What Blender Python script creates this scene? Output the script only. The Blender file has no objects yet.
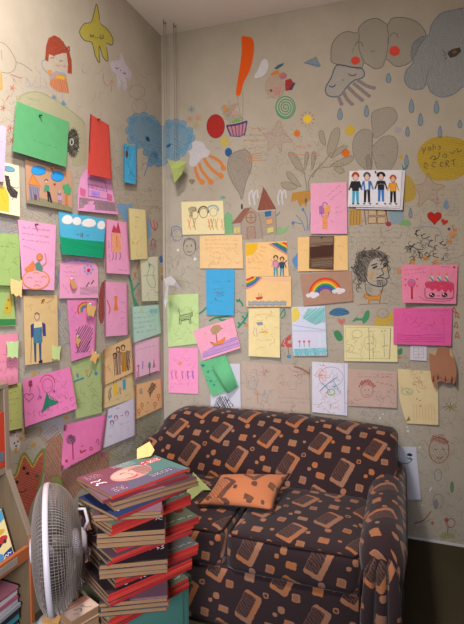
import bpy, bmesh, math, random
from mathutils import Vector, Matrix
R = math.radians
rnd = random.Random(11)
SC = bpy.context.scene
COL = SC.collection

# ------------------------------------------------------------------ camera
CAM = Vector((1.54, -2.95, 1.48)); YAW = R(19.5); PITCH = R(3.2); F = 485.0
CEIL = 3.12
_f0 = Vector((-math.sin(YAW), math.cos(YAW), 0))
RT = Vector((math.cos(YAW), math.sin(YAW), 0))
FW = _f0 * math.cos(PITCH) + Vector((0, 0, -math.sin(PITCH)))
UP = RT.cross(FW)
cd = bpy.data.cameras.new('camera'); cam = bpy.data.objects.new('camera', cd); COL.objects.link(cam)
cd.sensor_fit = 'HORIZONTAL'; cd.sensor_width = 36; cd.lens = F / 464 * 36; cd.clip_start = .02
cam.matrix_world = Matrix((RT, UP, -FW)).transposed().to_4x4(); cam.matrix_world.translation = CAM
SC.camera = cam

def ray(px, py):
    return (FW + RT * ((px - 232) / F) + UP * ((312 - py) / F))
def ground(lat, dep, z=0.0):            # camera-relative floor coordinates to the room
    p = CAM + RT * lat + _f0 * dep
    return Vector((p.x, p.y, z))
WALLN = {'B': Vector((0, -1, 0)), 'L': Vector((1, 0, 0))}
def hit(w, px, py):
    d = ray(px, py)
    t = -CAM.y / d.y if w == 'B' else -CAM.x / d.x
    return CAM + d * t, d
def hitz(px, py, z):
    d = ray(px, py); t = (z - CAM.z) / d.z
    return CAM + d * t

# ------------------------------------------------------------------ materials
GAIN = 1.0
def lin(hx, gain=None):
    hx = hx.lstrip('#'); out = []
    for i in (0, 2, 4):
        c = int(hx[i:i+2], 16) / 255
        c = c / 12.92 if c <= .04045 else ((c + .055) / 1.055) ** 2.4
        out.append(min(.92, c * (GAIN if gain is None else gain)))
    return out + [1.0]
MATS = {}
def nodes_of(m):
    m.use_nodes = True; nt = m.node_tree
    return nt, nt.nodes, nt.links, nt.nodes['Principled BSDF']
def mat(hx, kind='ink', rough=.85, gain=None):
    key = (hx, kind, rough, gain)
    if key in MATS: return MATS[key]
    m = bpy.data.materials.new(kind + '_' + hx.strip('#')); MATS[key] = m
    nt, N, L, b = nodes_of(m)
    c = lin(hx, gain)
    if kind == 'paper':          # washed-out coloured copy paper
        lu = .3 * c[0] + .55 * c[1] + .15 * c[2]; c = [min(.9, (x * .84 + lu * .16) * 1.06) for x in c[:3]] + [1]
    b.inputs['Base Color'].default_value = c; b.inputs['Roughness'].default_value = rough
    b.inputs['Specular IOR Level'].default_value = .15 if rough > .6 else .5
    if kind == 'paper':
        g = N.new('ShaderNodeNewGeometry'); n = N.new('ShaderNodeTexNoise'); n.inputs['Scale'].default_value = 26; n.inputs['Detail'].default_value = 4
        L.new(g.outputs['Position'], n.inputs['Vector'])
        mx = N.new('ShaderNodeMix'); mx.data_type = 'RGBA'
        mx.inputs[6].default_value = [x * .9 for x in c[:3]] + [1]; mx.inputs[7].default_value = [min(.95, x * 1.08) for x in c[:3]] + [1]
        L.new(n.outputs['Fac'], mx.inputs[0]); L.new(mx.outputs[2], b.inputs['Base Color'])
        bp = N.new('ShaderNodeBump'); bp.inputs['Strength'].default_value = .12; bp.inputs['Distance'].default_value = .005
        L.new(n.outputs['Fac'], bp.inputs['Height']); L.new(bp.outputs[0], b.inputs['Normal'])
    elif kind in ('crayon', 'faint', 'wash', 'soft', 'mist'):
        g = N.new('ShaderNodeNewGeometry'); n = N.new('ShaderNodeTexNoise')
        n.inputs['Scale'].default_value = {'crayon': 300, 'faint': 160, 'wash': 240, 'soft': 260, 'mist': 200}[kind]; n.inputs['Detail'].default_value = 3
        L.new(g.outputs['Position'], n.inputs['Vector'])
        mr = N.new('ShaderNodeMapRange')
        lo, hi = {'crayon': (.55, .95), 'faint': (.05, .5), 'wash': (.30, .55), 'soft': (.2, .6), 'mist': (.16, .34)}[kind]
        mr.inputs[1].default_value = .35; mr.inputs[2].default_value = .62; mr.inputs[3].default_value = lo; mr.inputs[4].default_value = hi
        L.new(n.outputs['Fac'], mr.inputs[0]); L.new(mr.outputs[0], b.inputs['Alpha'])
    return m

def plaster(name, hx, hx2, bump=.15):
    m = bpy.data.materials.new(name); nt, N, L, b = nodes_of(m)
    b.inputs['Roughness'].default_value = .8; b.inputs['Specular IOR Level'].default_value = .2
    g = N.new('ShaderNodeNewGeometry')
    n = N.new('ShaderNodeTexNoise'); n.inputs['Scale'].default_value = 2.2; n.inputs['Detail'].default_value = 8; n.inputs['Roughness'].default_value = .7
    n2 = N.new('ShaderNodeTexNoise'); n2.inputs['Scale'].default_value = 90; n2.inputs['Detail'].default_value = 3
    L.new(g.outputs['Position'], n.inputs['Vector']); L.new(g.outputs['Position'], n2.inputs['Vector'])
    cr = N.new('ShaderNodeValToRGB'); cr.color_ramp.elements[0].position = .35; cr.color_ramp.elements[1].position = .65
    cr.color_ramp.elements[0].color = lin(hx2); cr.color_ramp.elements[1].color = lin(hx)
    L.new(n.outputs['Fac'], cr.inputs[0]); L.new(cr.outputs[0], b.inputs['Base Color'])
    bp = N.new('ShaderNodeBump'); bp.inputs['Strength'].default_value = bump; bp.inputs['Distance'].default_value = .004
    L.new(n2.outputs['Fac'], bp.inputs['Height']); L.new(bp.outputs[0], b.inputs['Normal'])
    return m

# ------------------------------------------------------------------ object helpers
def tag(o, label=None, cat=None, group=None, kind=None):
    if label: o['label'] = label
    if cat: o['category'] = cat
    if group: o['group'] = group
    if kind: o['kind'] = kind
    return o
def empty(name, loc, label, cat, group=None, rz=0):
    o = bpy.data.objects.new(name, None); COL.objects.link(o); o.location = loc; o.rotation_euler = (0, 0, rz)
    o.empty_display_size = .05
    return tag(o, label, cat, group)
def link(name, me, parent=None, loc=None):
    o = bpy.data.objects.new(name, me); COL.objects.link(o)
    if parent is not None: o.parent = parent
    if loc is not None: o.location = loc
    return o
def mesh_obj(name, verts, faces, mats, midx=None, parent=None, smooth=False, loc=None):
    me = bpy.data.meshes.new(name); me.from_pydata([tuple(v) for v in verts], [], faces)
    for m in (mats if isinstance(mats, (list, tuple)) else [mats]): me.materials.append(m)
    if midx: me.polygons.foreach_set('material_index', midx)
    if smooth: me.polygons.foreach_set('use_smooth', [True] * len(me.polygons))
    me.update()
    return link(name, me, parent, loc)
def bm_obj(name, bm, m, parent=None, smooth=False, loc=None):
    bmesh.ops.recalc_face_normals(bm, faces=bm.faces)
    me = bpy.data.meshes.new(name); bm.to_mesh(me); bm.free()
    for x in (m if isinstance(m, (list, tuple)) else [m]): me.materials.append(x)
    if smooth: me.polygons.foreach_set('use_smooth', [True] * len(me.polygons))
    return link(name, me, parent, loc)
def add_box(bm, x0, x1, y0, y1, z0, z1, bev=0, seg=2, M=None, mi=0):
    r = bmesh.ops.create_cube(bm, size=1); vs = r['verts']
    for v in vs:
        v.co = Vector(((x0 + x1) / 2 + v.co.x * (x1 - x0), (y0 + y1) / 2 + v.co.y * (y1 - y0), (z0 + z1) / 2 + v.co.z * (z1 - z0)))
    fs = set(f for v in vs for f in v.link_faces)
    if bev:
        es = list(set(e for v in vs for e in v.link_edges))
        rr = bmesh.ops.bevel(bm, geom=es, offset=bev, segments=seg, affect='EDGES', profile=.5)
        vs = list(set(v for f in rr['faces'] for v in f.verts) | set(v for v in vs if v.is_valid)); fs = set(f for v in vs for f in v.link_faces)
    for f in fs: f.material_index = mi
    if M: bmesh.ops.transform(bm, matrix=M, verts=vs)
    return vs
def add_tube(bm, pts, r, sides=6, closed=False):
    pts = [Vector(p) for p in pts]; n = len(pts); rings = []
    rs = r if isinstance(r, (list, tuple)) else [r] * n
    prev = None
    for i, p in enumerate(pts):
        a = pts[(i - 1) % n] if (closed or i > 0) else p
        c = pts[(i + 1) % n] if (closed or i < n - 1) else p
        t = (c - a).normalized()
        if prev is None:
            u = t.cross(Vector((0, 0, 1)))
            if u.length < .1: u = t.cross(Vector((1, 0, 0)))
        else: u = prev - t * prev.dot(t)
        u.normalize(); prev = u; w = t.cross(u)
        rings.append([bm.verts.new(p + (u * math.cos(k * 2 * math.pi / sides) + w * math.sin(k * 2 * math.pi / sides)) * rs[i]) for k in range(sides)])
    for i in range(n if closed else n - 1):
        A, B = rings[i], rings[(i + 1) % n]
        for k in range(sides): bm.faces.new((A[k], A[(k + 1) % sides], B[(k + 1) % sides], B[k]))
    if not closed: bm.faces.new(rings[0][::-1]); bm.faces.new(rings[-1])
def add_lathe(bm, prof, seg=32, M=None, cap=True):
    rings = []
    for r, z in prof:
        rings.append([bm.verts.new((r * math.cos(k * 2 * math.pi / seg), r * math.sin(k * 2 * math.pi / seg), z)) for k in range(seg)])
    for A, B in zip(rings, rings[1:]):
        for k in range(seg): bm.faces.new((A[k], A[(k + 1) % seg], B[(k + 1) % seg], B[k]))
    if cap: bm.faces.new(rings[0][::-1]); bm.faces.new(rings[-1])
    if M: bmesh.ops.transform(bm, matrix=M, verts=[v for r_ in rings for v in r_])
def loft(rings, cap=True):
    bm = bmesh.new(); V = [[bm.verts.new(p) for p in r] for r in rings]; n = len(V[0])
    for A, B in zip(V, V[1:]):
        for k in range(n): bm.faces.new((A[k], A[(k + 1) % n], B[(k + 1) % n], B[k]))
    if cap: bm.faces.new(V[0][::-1]); bm.faces.new(V[-1])
    return bm

# ------------------------------------------------------------------ drawing kit
def smooth_pts(pts, closed=False, n=5):
    if len(pts) < 3: return list(pts)
    out = []; N = len(pts)
    for i in range(N if closed else N - 1):
        p0 = pts[(i - 1) % N] if (closed or i > 0) else pts[i]
        p1 = pts[i]; p2 = pts[(i + 1) % N]
        p3 = pts[(i + 2) % N] if (closed or i + 2 < N) else p2
        for k in range(n):
            t = k / n; t2 = t * t; t3 = t2 * t
            out.append(tuple(.5 * (2 * b + (c - a) * t + (2 * a - 5 * b + 4 * c - d) * t2 + (3 * b - a - 3 * c + d) * t3) for a, b, c, d in zip(p0, p1, p2, p3)))
    if not closed: out.append(pts[-1])
    return out
def ellp(cx, cy, rx, ry, rot=0, n=22, a0=0, a1=360):
    out = []; full = a1 - a0 >= 360
    for k in range(n if full else n + 1):
        a = R(a0 + (a1 - a0) * k / n); x, y = rx * math.cos(a), ry * math.sin(a); c, s = math.cos(R(rot)), math.sin(R(rot))
        out.append((cx + x * c - y * s, cy + x * s + y * c))
    return out
def affine(q):                      # maps unit square coordinates into a quad
    (x0, y0), (x1, y1), (x2, y2), (x3, y3) = q
    return lambda u, v: (x0 * (1 - u) * (1 - v) + x1 * u * (1 - v) + x2 * u * v + x3 * (1 - u) * v, y0 * (1 - u) * (1 - v) + y1 * u * (1 - v) + y2 * u * v + y3 * (1 - u) * v)
class Draw:
    def __init__(s, pt, base=.0006, step=.00006, row=1.0, cell=7):
        s.pt = pt; s.e = base; s.step = step; s.row = row; s.cell = cell
        s.V = []; s.Fc = []; s.MI = []; s.M = []; s.defkind = 'ink'; s.softkind = None; s.T = None
    def mi(s, col, kind=None):
        m = mat(col, kind or s.defkind)
        if m not in s.M: s.M.append(m)
        return s.M.index(m)
    def P(s, p): return s.T(*p) if s.T else p
    def quad(s, ps, mi):
        i = len(s.V)
        for p in ps: s.V.append(s.pt(p[0], p[1], s.e))
        s.Fc.append(tuple(range(i, i + len(ps)))); s.MI.append(mi)
    def stroke(s, pts, col, w=.7, closed=False, sm=True, kind=None):
        s.e += s.step; mi = s.mi(col, kind)
        pts = [s.P(p) for p in pts]
        if sm: pts = smooth_pts(pts, closed)
        if closed: pts = pts + [pts[0]]
        n = len(pts); Lf = []; Rt = []
        for i in range(n):
            a = pts[max(0, i - 1)]; b = pts[min(n - 1, i + 1)]
            dx, dy = b[0] - a[0], b[1] - a[1]; l = math.hypot(dx, dy) or 1
            nx, ny = -dy / l * w / 2, dx / l * w / 2
            Lf.append((pts[i][0] + nx, pts[i][1] + ny)); Rt.append((pts[i][0] - nx, pts[i][1] - ny))
        i0 = len(s.V)
        for a, b in zip(Lf, Rt): s.V.append(s.pt(a[0], a[1], s.e)); s.V.append(s.pt(b[0], b[1], s.e))
        for i in range(n - 1):
            k = i0 + 2 * i; s.Fc.append((k, k + 1, k + 3, k + 2)); s.MI.append(mi)
    def _spans(s, pts, y):
        xs = []; n = len(pts)
        for i in range(n):
            (xa, ya), (xb, yb) = pts[i], pts[(i + 1) % n]
            if (ya <= y) != (yb <= y): xs.append(xa + (y - ya) / (yb - ya) * (xb - xa))
        return sorted(xs)
    def fill(s, pts, col, sm=False, kind=None):
        s.e += s.step; mi = s.mi(col, kind)
        pts = [s.P(p) for p in pts]
        if sm: pts = smooth_pts(pts, True, 4)
        y0 = min(p[1] for p in pts); y1 = max(p[1] for p in pts); n = max(2, int(math.ceil((y1 - y0) / s.row))); h = (y1 - y0) / n
        for k in range(n):
            ya, yb = y0 + k * h, y0 + (k + 1) * h; d = h * .02
            A, B = s._spans(pts, ya + d), s._spans(pts, yb - d)
            if len(A) != len(B): A = B = s._spans(pts, (ya + yb) / 2)
            for j in range(0, len(A) - 1, 2):
                m = max(1, int(max(A[j+1] - A[j], B[j+1] - B[j]) / s.cell))
                for q in range(m):
                    f0, f1 = q / m, (q + 1) / m
                    s.quad([(A[j] + (A[j+1] - A[j]) * f0, ya), (A[j] + (A[j+1] - A[j]) * f1, ya), (B[j] + (B[j+1] - B[j]) * f1, yb), (B[j] + (B[j+1] - B[j]) * f0, yb)], mi)
    def hatch(s, pts, col, gap=1.4, w=.6, ang=30, sm=False, jit=.4, kind=None):
        s.e += s.step; mi = s.mi(col, kind)
        pts = [s.P(p) for p in pts]
        if sm: pts = smooth_pts(pts, True, 4)
        c, sn = math.cos(R(ang)), math.sin(R(ang))
        rp = [(x * c + y * sn, -x * sn + y * c) for x, y in pts]
        y = min(p[1] for p in rp) + gap * .3; y1 = max(p[1] for p in rp)
        while y < y1:
            xs = s._spans(rp, y)
            for j in range(0, len(xs) - 1, 2):
                a, b = xs[j], xs[j+1]
                if b - a < .3: continue
                m = max(1, int((b - a) / 6)); i0 = len(s.V); dj = rnd.uniform(-jit, jit) * gap
                for q in range(m + 1):
                    x = a + (b - a) * q / m; yy = y + dj * q / m
                    for o in (-w / 2, w / 2):
                        px, py = x * c - (yy + o) * sn, x * sn + (yy + o) * c
                        s.V.append(s.pt(px, py, s.e))
                for q in range(m):
                    k = i0 + 2 * q; s.Fc.append((k, k + 1, k + 3, k + 2)); s.MI.append(mi)
            y += gap * rnd.uniform(.75, 1.25)
    def ell(s, cx, cy, rx, ry, col, rot=0, kind=None): s.fill(ellp(cx, cy, rx, ry, rot), col, kind=kind)
    def ring(s, cx, cy, rx, ry, col, w=.7, rot=0, kind=None): s.stroke(ellp(cx, cy, rx, ry, rot, 18), col, w, True, kind=kind)
    def arc(s, cx, cy, rx, ry, a0, a1, col, w=.7, kind=None, rot=0): s.stroke(ellp(cx, cy, rx, ry, rot, 12, a0, a1), col, w, kind=kind)
    def text(s, x0, y0, x1, y1, col='#5a5060', h=2.0, w=.4, fillf=.85, kind=None):
        kind = kind or s.softkind; w *= .85
        L = math.hypot(x1 - x0, y1 - y0); ux, uy = (x1 - x0) / L, (y1 - y0) / L; t = 0
        while t < L:
            wl = rnd.uniform(2, 5) * h / 1.6; e = min(L, t + wl); pts = []; q = t
            while q <= e:
                o = rnd.uniform(-.5, .5) * h; pts.append((x0 + ux * q - uy * o, y0 + uy * q + ux * o)); q += h * rnd.uniform(.25, .45)
            if len(pts) > 2 and rnd.random() < fillf: s.stroke(pts, col, w, kind=kind)
            t = e + h * .5
    def squig(s, x0, y0, x1, y1, n, col, w=.5, size=6, kind=None):
        kind = kind or s.softkind; w *= .85
        for _ in range(n):
            x, y = rnd.uniform(x0, x1), rnd.uniform(y0, y1); a = rnd.uniform(0, 6.28); pts = []
            for k in range(rnd.randint(3, 7)):
                pts.append((x, y)); a += rnd.uniform(-1.3, 1.3); x += math.cos(a) * size / 3; y += math.sin(a) * size / 3
            s.stroke(pts, col, w, kind=kind)
    def person(s, x, y, h, skin, top, leg, hair=None, w=None, ink='#443a3a'):
        w = w or h * .16
        s.ell(x, y + h * .12, h * .09, h * .12, skin); s.ring(x, y + h * .12, h * .09, h * .12, ink, .4)
        if hair: s.arc(x, y + h * .11, h * .1, h * .13, 180, 360, hair, h * .07)
        s.fill([(x - w, y + h * .26), (x + w, y + h * .26), (x + w * .85, y + h * .58), (x - w * .85, y + h * .58)], top)
        s.stroke([(x - w, y + h * .28), (x - w * 1.7, y + h * .55)], top, h * .05, sm=False); s.stroke([(x + w, y + h * .28), (x + w * 1.7, y + h * .55)], top, h * .05, sm=False)
        s.fill([(x - w * .85, y + h * .58), (x - w * .05, y + h * .58), (x - w * .3, y + h), (x - w * .9, y + h)], leg)
        s.fill([(x + w * .05, y + h * .58), (x + w * .85, y + h * .58), (x + w * .9, y + h), (x + w * .3, y + h)], leg)
        s.stroke([(x - w, y + h * .26), (x + w, y + h * .26), (x + w * .85, y + h * .58), (x - w * .85, y + h * .58)], ink, .35, True, sm=False)
    def flower(s, x, y, r, col, stem, sl): 
        s.stroke([(x, y), (x + .3, y + sl)], stem, .6, sm=False)
        for k in range(5): s.ell(x + r * .7 * math.cos(k * 1.257), y + r * .7 * math.sin(k * 1.257), r * .5, r * .5, col)
    def heart(s, x, y, r, col, outline=None, rot=0, kind=None):
        pts = []
        for k in range(26):
            t = k / 26 * 2 * math.pi
            a, b = 16 * math.sin(t) ** 3 / 16 * r, -(13 * math.cos(t) - 5 * math.cos(2 * t) - 2 * math.cos(3 * t) - math.cos(4 * t)) / 16 * r
            c, sn = math.cos(R(rot)), math.sin(R(rot)); pts.append((x + a * c - b * sn, y + a * sn + b * c))
        if col: s.fill(pts, col, kind=kind)
        if outline: s.stroke(pts, outline, .6, True, sm=False)
    def build(s, name, parent=None):
        return mesh_obj(name, s.V, s.Fc, s.M, s.MI, parent)
# ------------------------------------------------------------------ sheets of paper on the walls
def ab(w, p): return (p.x, p.z) if w == "B" else (p.y, p.z)
def inv_bil(q, p):
    u = v = .5
    for _ in range(8):
        x = sum(a * b for a, b in zip(((1-u)*(1-v), u*(1-v), u*v, (1-u)*v), [k[0] for k in q])) - p[0]
        y = sum(a * b for a, b in zip(((1-u)*(1-v), u*(1-v), u*v, (1-u)*v), [k[1] for k in q])) - p[1]
        xu = (1-v)*(q[1][0]-q[0][0]) + v*(q[2][0]-q[3][0]); xv = (1-u)*(q[3][0]-q[0][0]) + u*(q[2][0]-q[1][0])
        yu = (1-v)*(q[1][1]-q[0][1]) + v*(q[2][1]-q[3][1]); yv = (1-u)*(q[3][1]-q[0][1]) + u*(q[2][1]-q[1][1])
        d = xu * yv - xv * yu
        if abs(d) < 1e-12: break
        u -= (x * yv - y * xv) / d; v -= (y * xu - x * yu) / d
    return u, v
SHEETS = []
class Sheet(Draw):
    def __init__(s, wall, quad, col, lifts=(.003, .003, .008, .008), curl=(), base=0, cat='drawing', outline=None, n=12, mkind='paper', row=.9):
        s.w = wall; s.q = [ab(wall, hit(wall, *p)[0]) for p in quad]; s.lf = [l * (1, 1, 1.6, 1.6)[i] + base for i, l in enumerate(lifts)]; s.curl = curl; s.nw = WALLN[wall]
        Draw.__init__(s, s.surf, base=.0004, step=.00005, row=row, cell=4 if curl else 7)
        s.softkind = 'soft'; s.px = quad; s.pins = []; s.subs = []
        mi = s.mi(col, mkind); t = .0004
        F_, B_ = [], []
        if outline is None:
            g = [[None] * (n + 1) for _ in range(n + 1)]; gb = [[None] * (n + 1) for _ in range(n + 1)]
            for i in range(n + 1):
                for j in range(n + 1):
                    u, v = j / n, i / n
                    x = sum(a * b for a, b in zip(((1-u)*(1-v), u*(1-v), u*v, (1-u)*v), [k[0] for k in s.q])); z = sum(a * b for a, b in zip(((1-u)*(1-v), u*(1-v), u*v, (1-u)*v), [k[1] for k in s.q]))
                    g[i][j] = len(s.V); s.V.append(s.at(x, z, u, v, 0)); gb[i][j] = len(s.V); s.V.append(s.at(x, z, u, v, -t))
            for i in range(n):
                for j in range(n):
                    s.Fc.append((g[i][j], g[i+1][j], g[i+1][j+1], g[i][j+1])); s.Fc.append((gb[i][j], gb[i][j+1], gb[i+1][j+1], gb[i+1][j])); s.MI += [mi, mi]
            for k in range(n):
                for a, b in (((0, k), (0, k+1)), ((n, k), (n, k+1)), ((k, 0), (k+1, 0)), ((k, n), (k+1, n))):
                    s.Fc.append((g[a[0]][a[1]], g[b[0]][b[1]], gb[b[0]][b[1]], gb[a[0]][a[1]])); s.MI.append(mi)
        else:                                    # torn or cut outline given in photo pixels
            bmx = bmesh.new(); c = (sum(p[0] for p in outline) / len(outline), sum(p[1] for p in outline) / len(outline))
            K = 5; N = len(outline); ids = []
            for ly in (0, -t):
                lay = [[len(s.V)]]; s.V.append(s.surf(c[0], c[1], ly))
                for k in range(1, K + 1):
                    r_ = []
                    for p in outline:
                        r_.append(len(s.V)); s.V.append(s.surf(c[0] + (p[0]-c[0]) * k / K, c[1] + (p[1]-c[1]) * k / K, ly))
                    lay.append(r_)
                for i in range(N):
                    s.Fc.append((lay[0][0], lay[1][i], lay[1][(i+1) % N])); s.MI.append(mi)
                    for k in range(1, K): s.Fc.append((lay[k][i], lay[k+1][i], lay[k+1][(i+1) % N], lay[k][(i+1) % N])); s.MI.append(mi)
                ids.append(lay[K])
            for i in range(N): s.Fc.append((ids[0][i], ids[0][(i+1) % N], ids[1][(i+1) % N], ids[1][i])); s.MI.append(mi)
            bmx.free()
    def lift(s, u, v):
        l = s.lf; r = (1-u)*(1-v)*l[0] + u*(1-v)*l[1] + u*v*l[2] + (1-u)*v*l[3]
        for c in s.curl:
            k, amt, rad = c
            cu, cv = {'tl': (0, 0), 'tr': (1, 0), 'br': (1, 1), 'bl': (0, 1), 't': (u, 0), 'b': (u, 1), 'l': (0, v), 'r': (1, v)}[k]
            d = math.hypot(u - cu, v - cv)
            if d < rad: r += amt * (1 - d / rad) ** 2
        return r
    def at(s, a, z, u, v, e):
        p = Vector((a, 0, z)) if s.w == 'B' else Vector((0, a, z))
        d = (CAM - p); k = (s.lift(u, v) + e) / d.dot(s.nw)
        return p + d * k
    def surf(s, px, py, e):
        h, _ = hit(s.w, px, py); a, z = ab(s.w, h); u, v = inv_bil(s.q, (a, z))
        return s.at(a, z, u, v, e)
    def pin(s, px, py, col): s.pins.append((px, py, col)); return s
    def done(s, name, label, cat, group=None):
        c = sum((s.at(k[0], k[1], u, v, 0) for k, (u, v) in zip(s.q, ((0, 0), (1, 0), (1, 1), (0, 1)))), Vector()) / 4
        o = mesh_obj(name, [v - c for v in s.V], s.Fc, s.M, s.MI, None, loc=c)
        # all-smooth paper reads better across the bending grid
        o.data.polygons.foreach_set('use_smooth', [True] * len(o.data.polygons))
        o.data.set_sharp_from_angle(angle=R(35))
        tag(o, label, cat, group); SHEETS.append(o)
        # blob of putty that holds the sheet to the wall
        if min(s.lf) > .0028 and not s.pins:
            u_, v_ = .5, .12; a_ = tuple(sum(x * y for x, y in zip(((1-u_)*(1-v_), u_*(1-v_), u_*v_, (1-u_)*v_), [k[i] for k in s.q])) for i in (0, 1))
            L_ = s.lift(u_, v_) - .0006; p_ = s.at(a_[0], a_[1], u_, v_, -.0006); bm = bmesh.new(); add_lathe(bm, [(.004, -L_), (.006, -L_ * .5), (.0045, 0)], 10)
            bmesh.ops.transform(bm, matrix=s.nw.to_track_quat('Z', 'Y').to_matrix().to_4x4(), verts=bm.verts); bm_obj('putty', bm, mat('#b9c0c4', 'plastic', .7), o, True, p_ - c)
        for px, py, col in s.pins:
            bm = bmesh.new(); add_lathe(bm, [(.0012, -s.lift(.5, .05) - .004), (.0012, .003), (.0045, .003), (.005, .005), (.0035, .008), (.0035, .012), (.005, .014), (.004, .0155), (.001, .016)], 12)
            M = s.nw.to_track_quat('Z', 'Y').to_matrix().to_4x4(); bmesh.ops.transform(bm, matrix=M, verts=bm.verts)
            bm_obj('push_pin', bm, mat(col, 'plastic', .4), o, True, s.surf(px, py, .001) - c)
        return o
class Mural(Draw):
    def __init__(s, wall, kind='crayon', row=1.2):
        s.w = wall; n = WALLN[wall]
        Draw.__init__(s, lambda px, py, e: hit(wall, px, py)[0] + n * e, base=.0003, step=.00004, row=row, cell=30); s.defkind = kind
    def done(s, name, label=None):
        o = s.build(name, WALLOBJ[s.w])
        if label: o['label'] = label
        return o
# ------------------------------------------------------------------ room shell
XR, YR = 3.4, -4.4
wall_m = plaster('wall_paint', '#b0a698', '#a4998a'); ceil_m = plaster('ceiling_paint', '#efe7e2', '#eae2dc', .08)
def carpet():
    m = bpy.data.materials.new('carpet'); nt, N, L, b = nodes_of(m); b.inputs['Roughness'].default_value = .95; b.inputs['Specular IOR Level'].default_value = .05
    g = N.new('ShaderNodeNewGeometry'); n = N.new('ShaderNodeTexNoise'); n.inputs['Scale'].default_value = 140; n.inputs['Detail'].default_value = 4
    n2 = N.new('ShaderNodeTexNoise'); n2.inputs['Scale'].default_value = 5
    L.new(g.outputs['Position'], n.inputs['Vector']); L.new(g.outputs['Position'], n2.inputs['Vector'])
    mx = N.new('ShaderNodeMix'); mx.data_type = 'RGBA'; mx.inputs[6].default_value = lin('#332d22'); mx.inputs[7].default_value = lin('#4b4434')
    ad = N.new('ShaderNodeMath'); ad.operation = 'MULTIPLY_ADD'; ad.inputs[1].default_value = .6
    ml = N.new('ShaderNodeMath'); ml.operation = 'MULTIPLY'; ml.inputs[1].default_value = .4
    L.new(n2.outputs['Fac'], ml.inputs[0]); L.new(n.outputs['Fac'], ad.inputs[0]); L.new(ml.outputs[0], ad.inputs[2]); L.new(ad.outputs[0], mx.inputs[0]); L.new(mx.outputs[2], b.inputs['Base Color'])
    bp = N.new('ShaderNodeBump'); bp.inputs['Strength'].default_value = .6; bp.inputs['Distance'].default_value = .006; L.new(n.outputs['Fac'], bp.inputs['Height']); L.new(bp.outputs[0], b.inputs['Normal'])
    return m
def slab(name, x0, x1, y0, y1, z0, z1, m, label=None):
    bm = bmesh.new(); add_box(bm, x0, x1, y0, y1, z0, z1); o = bm_obj(name, bm, m); tag(o, label, None, None, 'structure'); return o
slab('floor', -.1, XR, YR, .1, -.1, 0, carpet(), 'dark olive brown carpet floor')
slab('ceiling', -.1, XR, YR, .1, CEIL, CEIL + .1, ceil_m, 'plain pale ceiling')
WALLOBJ = {}
WALLOBJ['B'] = slab('wall_back', 0, XR, 0, .1, 0, CEIL, wall_m, 'beige back wall covered in paintings and pinned papers')
WALLOBJ['L'] = slab('wall_left', -.1, 0, YR, .1, 0, CEIL, wall_m, 'beige left wall covered in paintings and pinned papers')
slab('trim_1', 1.2, 1.93, -.006, 0, 0, .012, mat('#c4c2c8'), 'thin pale sealing strip where wall meets carpet')
slab('shade_wall_right', 1.965, 2.065, -1.9, .1, 0, CEIL, plaster('shade_wall_paint', '#6f6052', '#665647'), 'dark brown side wall added at the right edge to block light')  # added wall that keeps ambient light off the lower right
# right end of the papered wall: narrow upright edging
bm = bmesh.new(); add_box(bm, 1.925, 1.965, -.03, 0, 0, .56, .004); o = bm_obj('trim_2', bm, mat('#5a463c')); tag(o, 'dark narrow upright edging at the right end of the wall', None, None, 'structure')

# ------------------------------------------------------------------ light
w = bpy.data.worlds.new('world'); SC.world = w; w.use_nodes = True
w.node_tree.nodes['Background'].inputs[0].default_value = (.80, .86, 1.0, 1); w.node_tree.nodes['Background'].inputs[1].default_value = .14
def area(name, loc, target, size, power, col):
    l = bpy.data.lights.new(name, 'AREA'); l.shape = 'DISK'; l.size = size; l.energy = power; l.color = col
    o = bpy.data.objects.new(name, l); COL.objects.link(o); o.location = loc
    o.rotation_euler = (Vector(target) - Vector(loc)).to_track_quat('-Z', 'Y').to_euler(); return o
pl = bpy.data.lights.new('added_fill_light', 'POINT'); pl.energy = 30; pl.shadow_soft_size = .05; pl.color = (1, .94, .86)  # added point fill that brightens ceiling and walls; no pendant hangs here
po = bpy.data.objects.new('added_fill_light', pl); COL.objects.link(po); po.location = (.80, -1.9, 2.42)
area('assumed_ceiling_light', (.78, -2.0, CEIL - .06), (.65, -1.8, 0), .26, 50, (1, .95, .88))  # assumed overhead lamp above the view; no fixture is modelled
wl = area('added_cool_fill', (1.3, -4.1, 1.6), (0.05, -.75, .6), 1.0, 16, (.86, .90, 1.0)); wl.data.spread = R(62)  # added cool fill aimed at the lower left; window only assumed, none built
SC.view_settings.view_transform = 'Standard'; SC.view_settings.look = 'None'; SC.view_settings.exposure = 0; SC.view_settings.gamma = 1
SC.view_settings.use_curve_mapping = False

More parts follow.
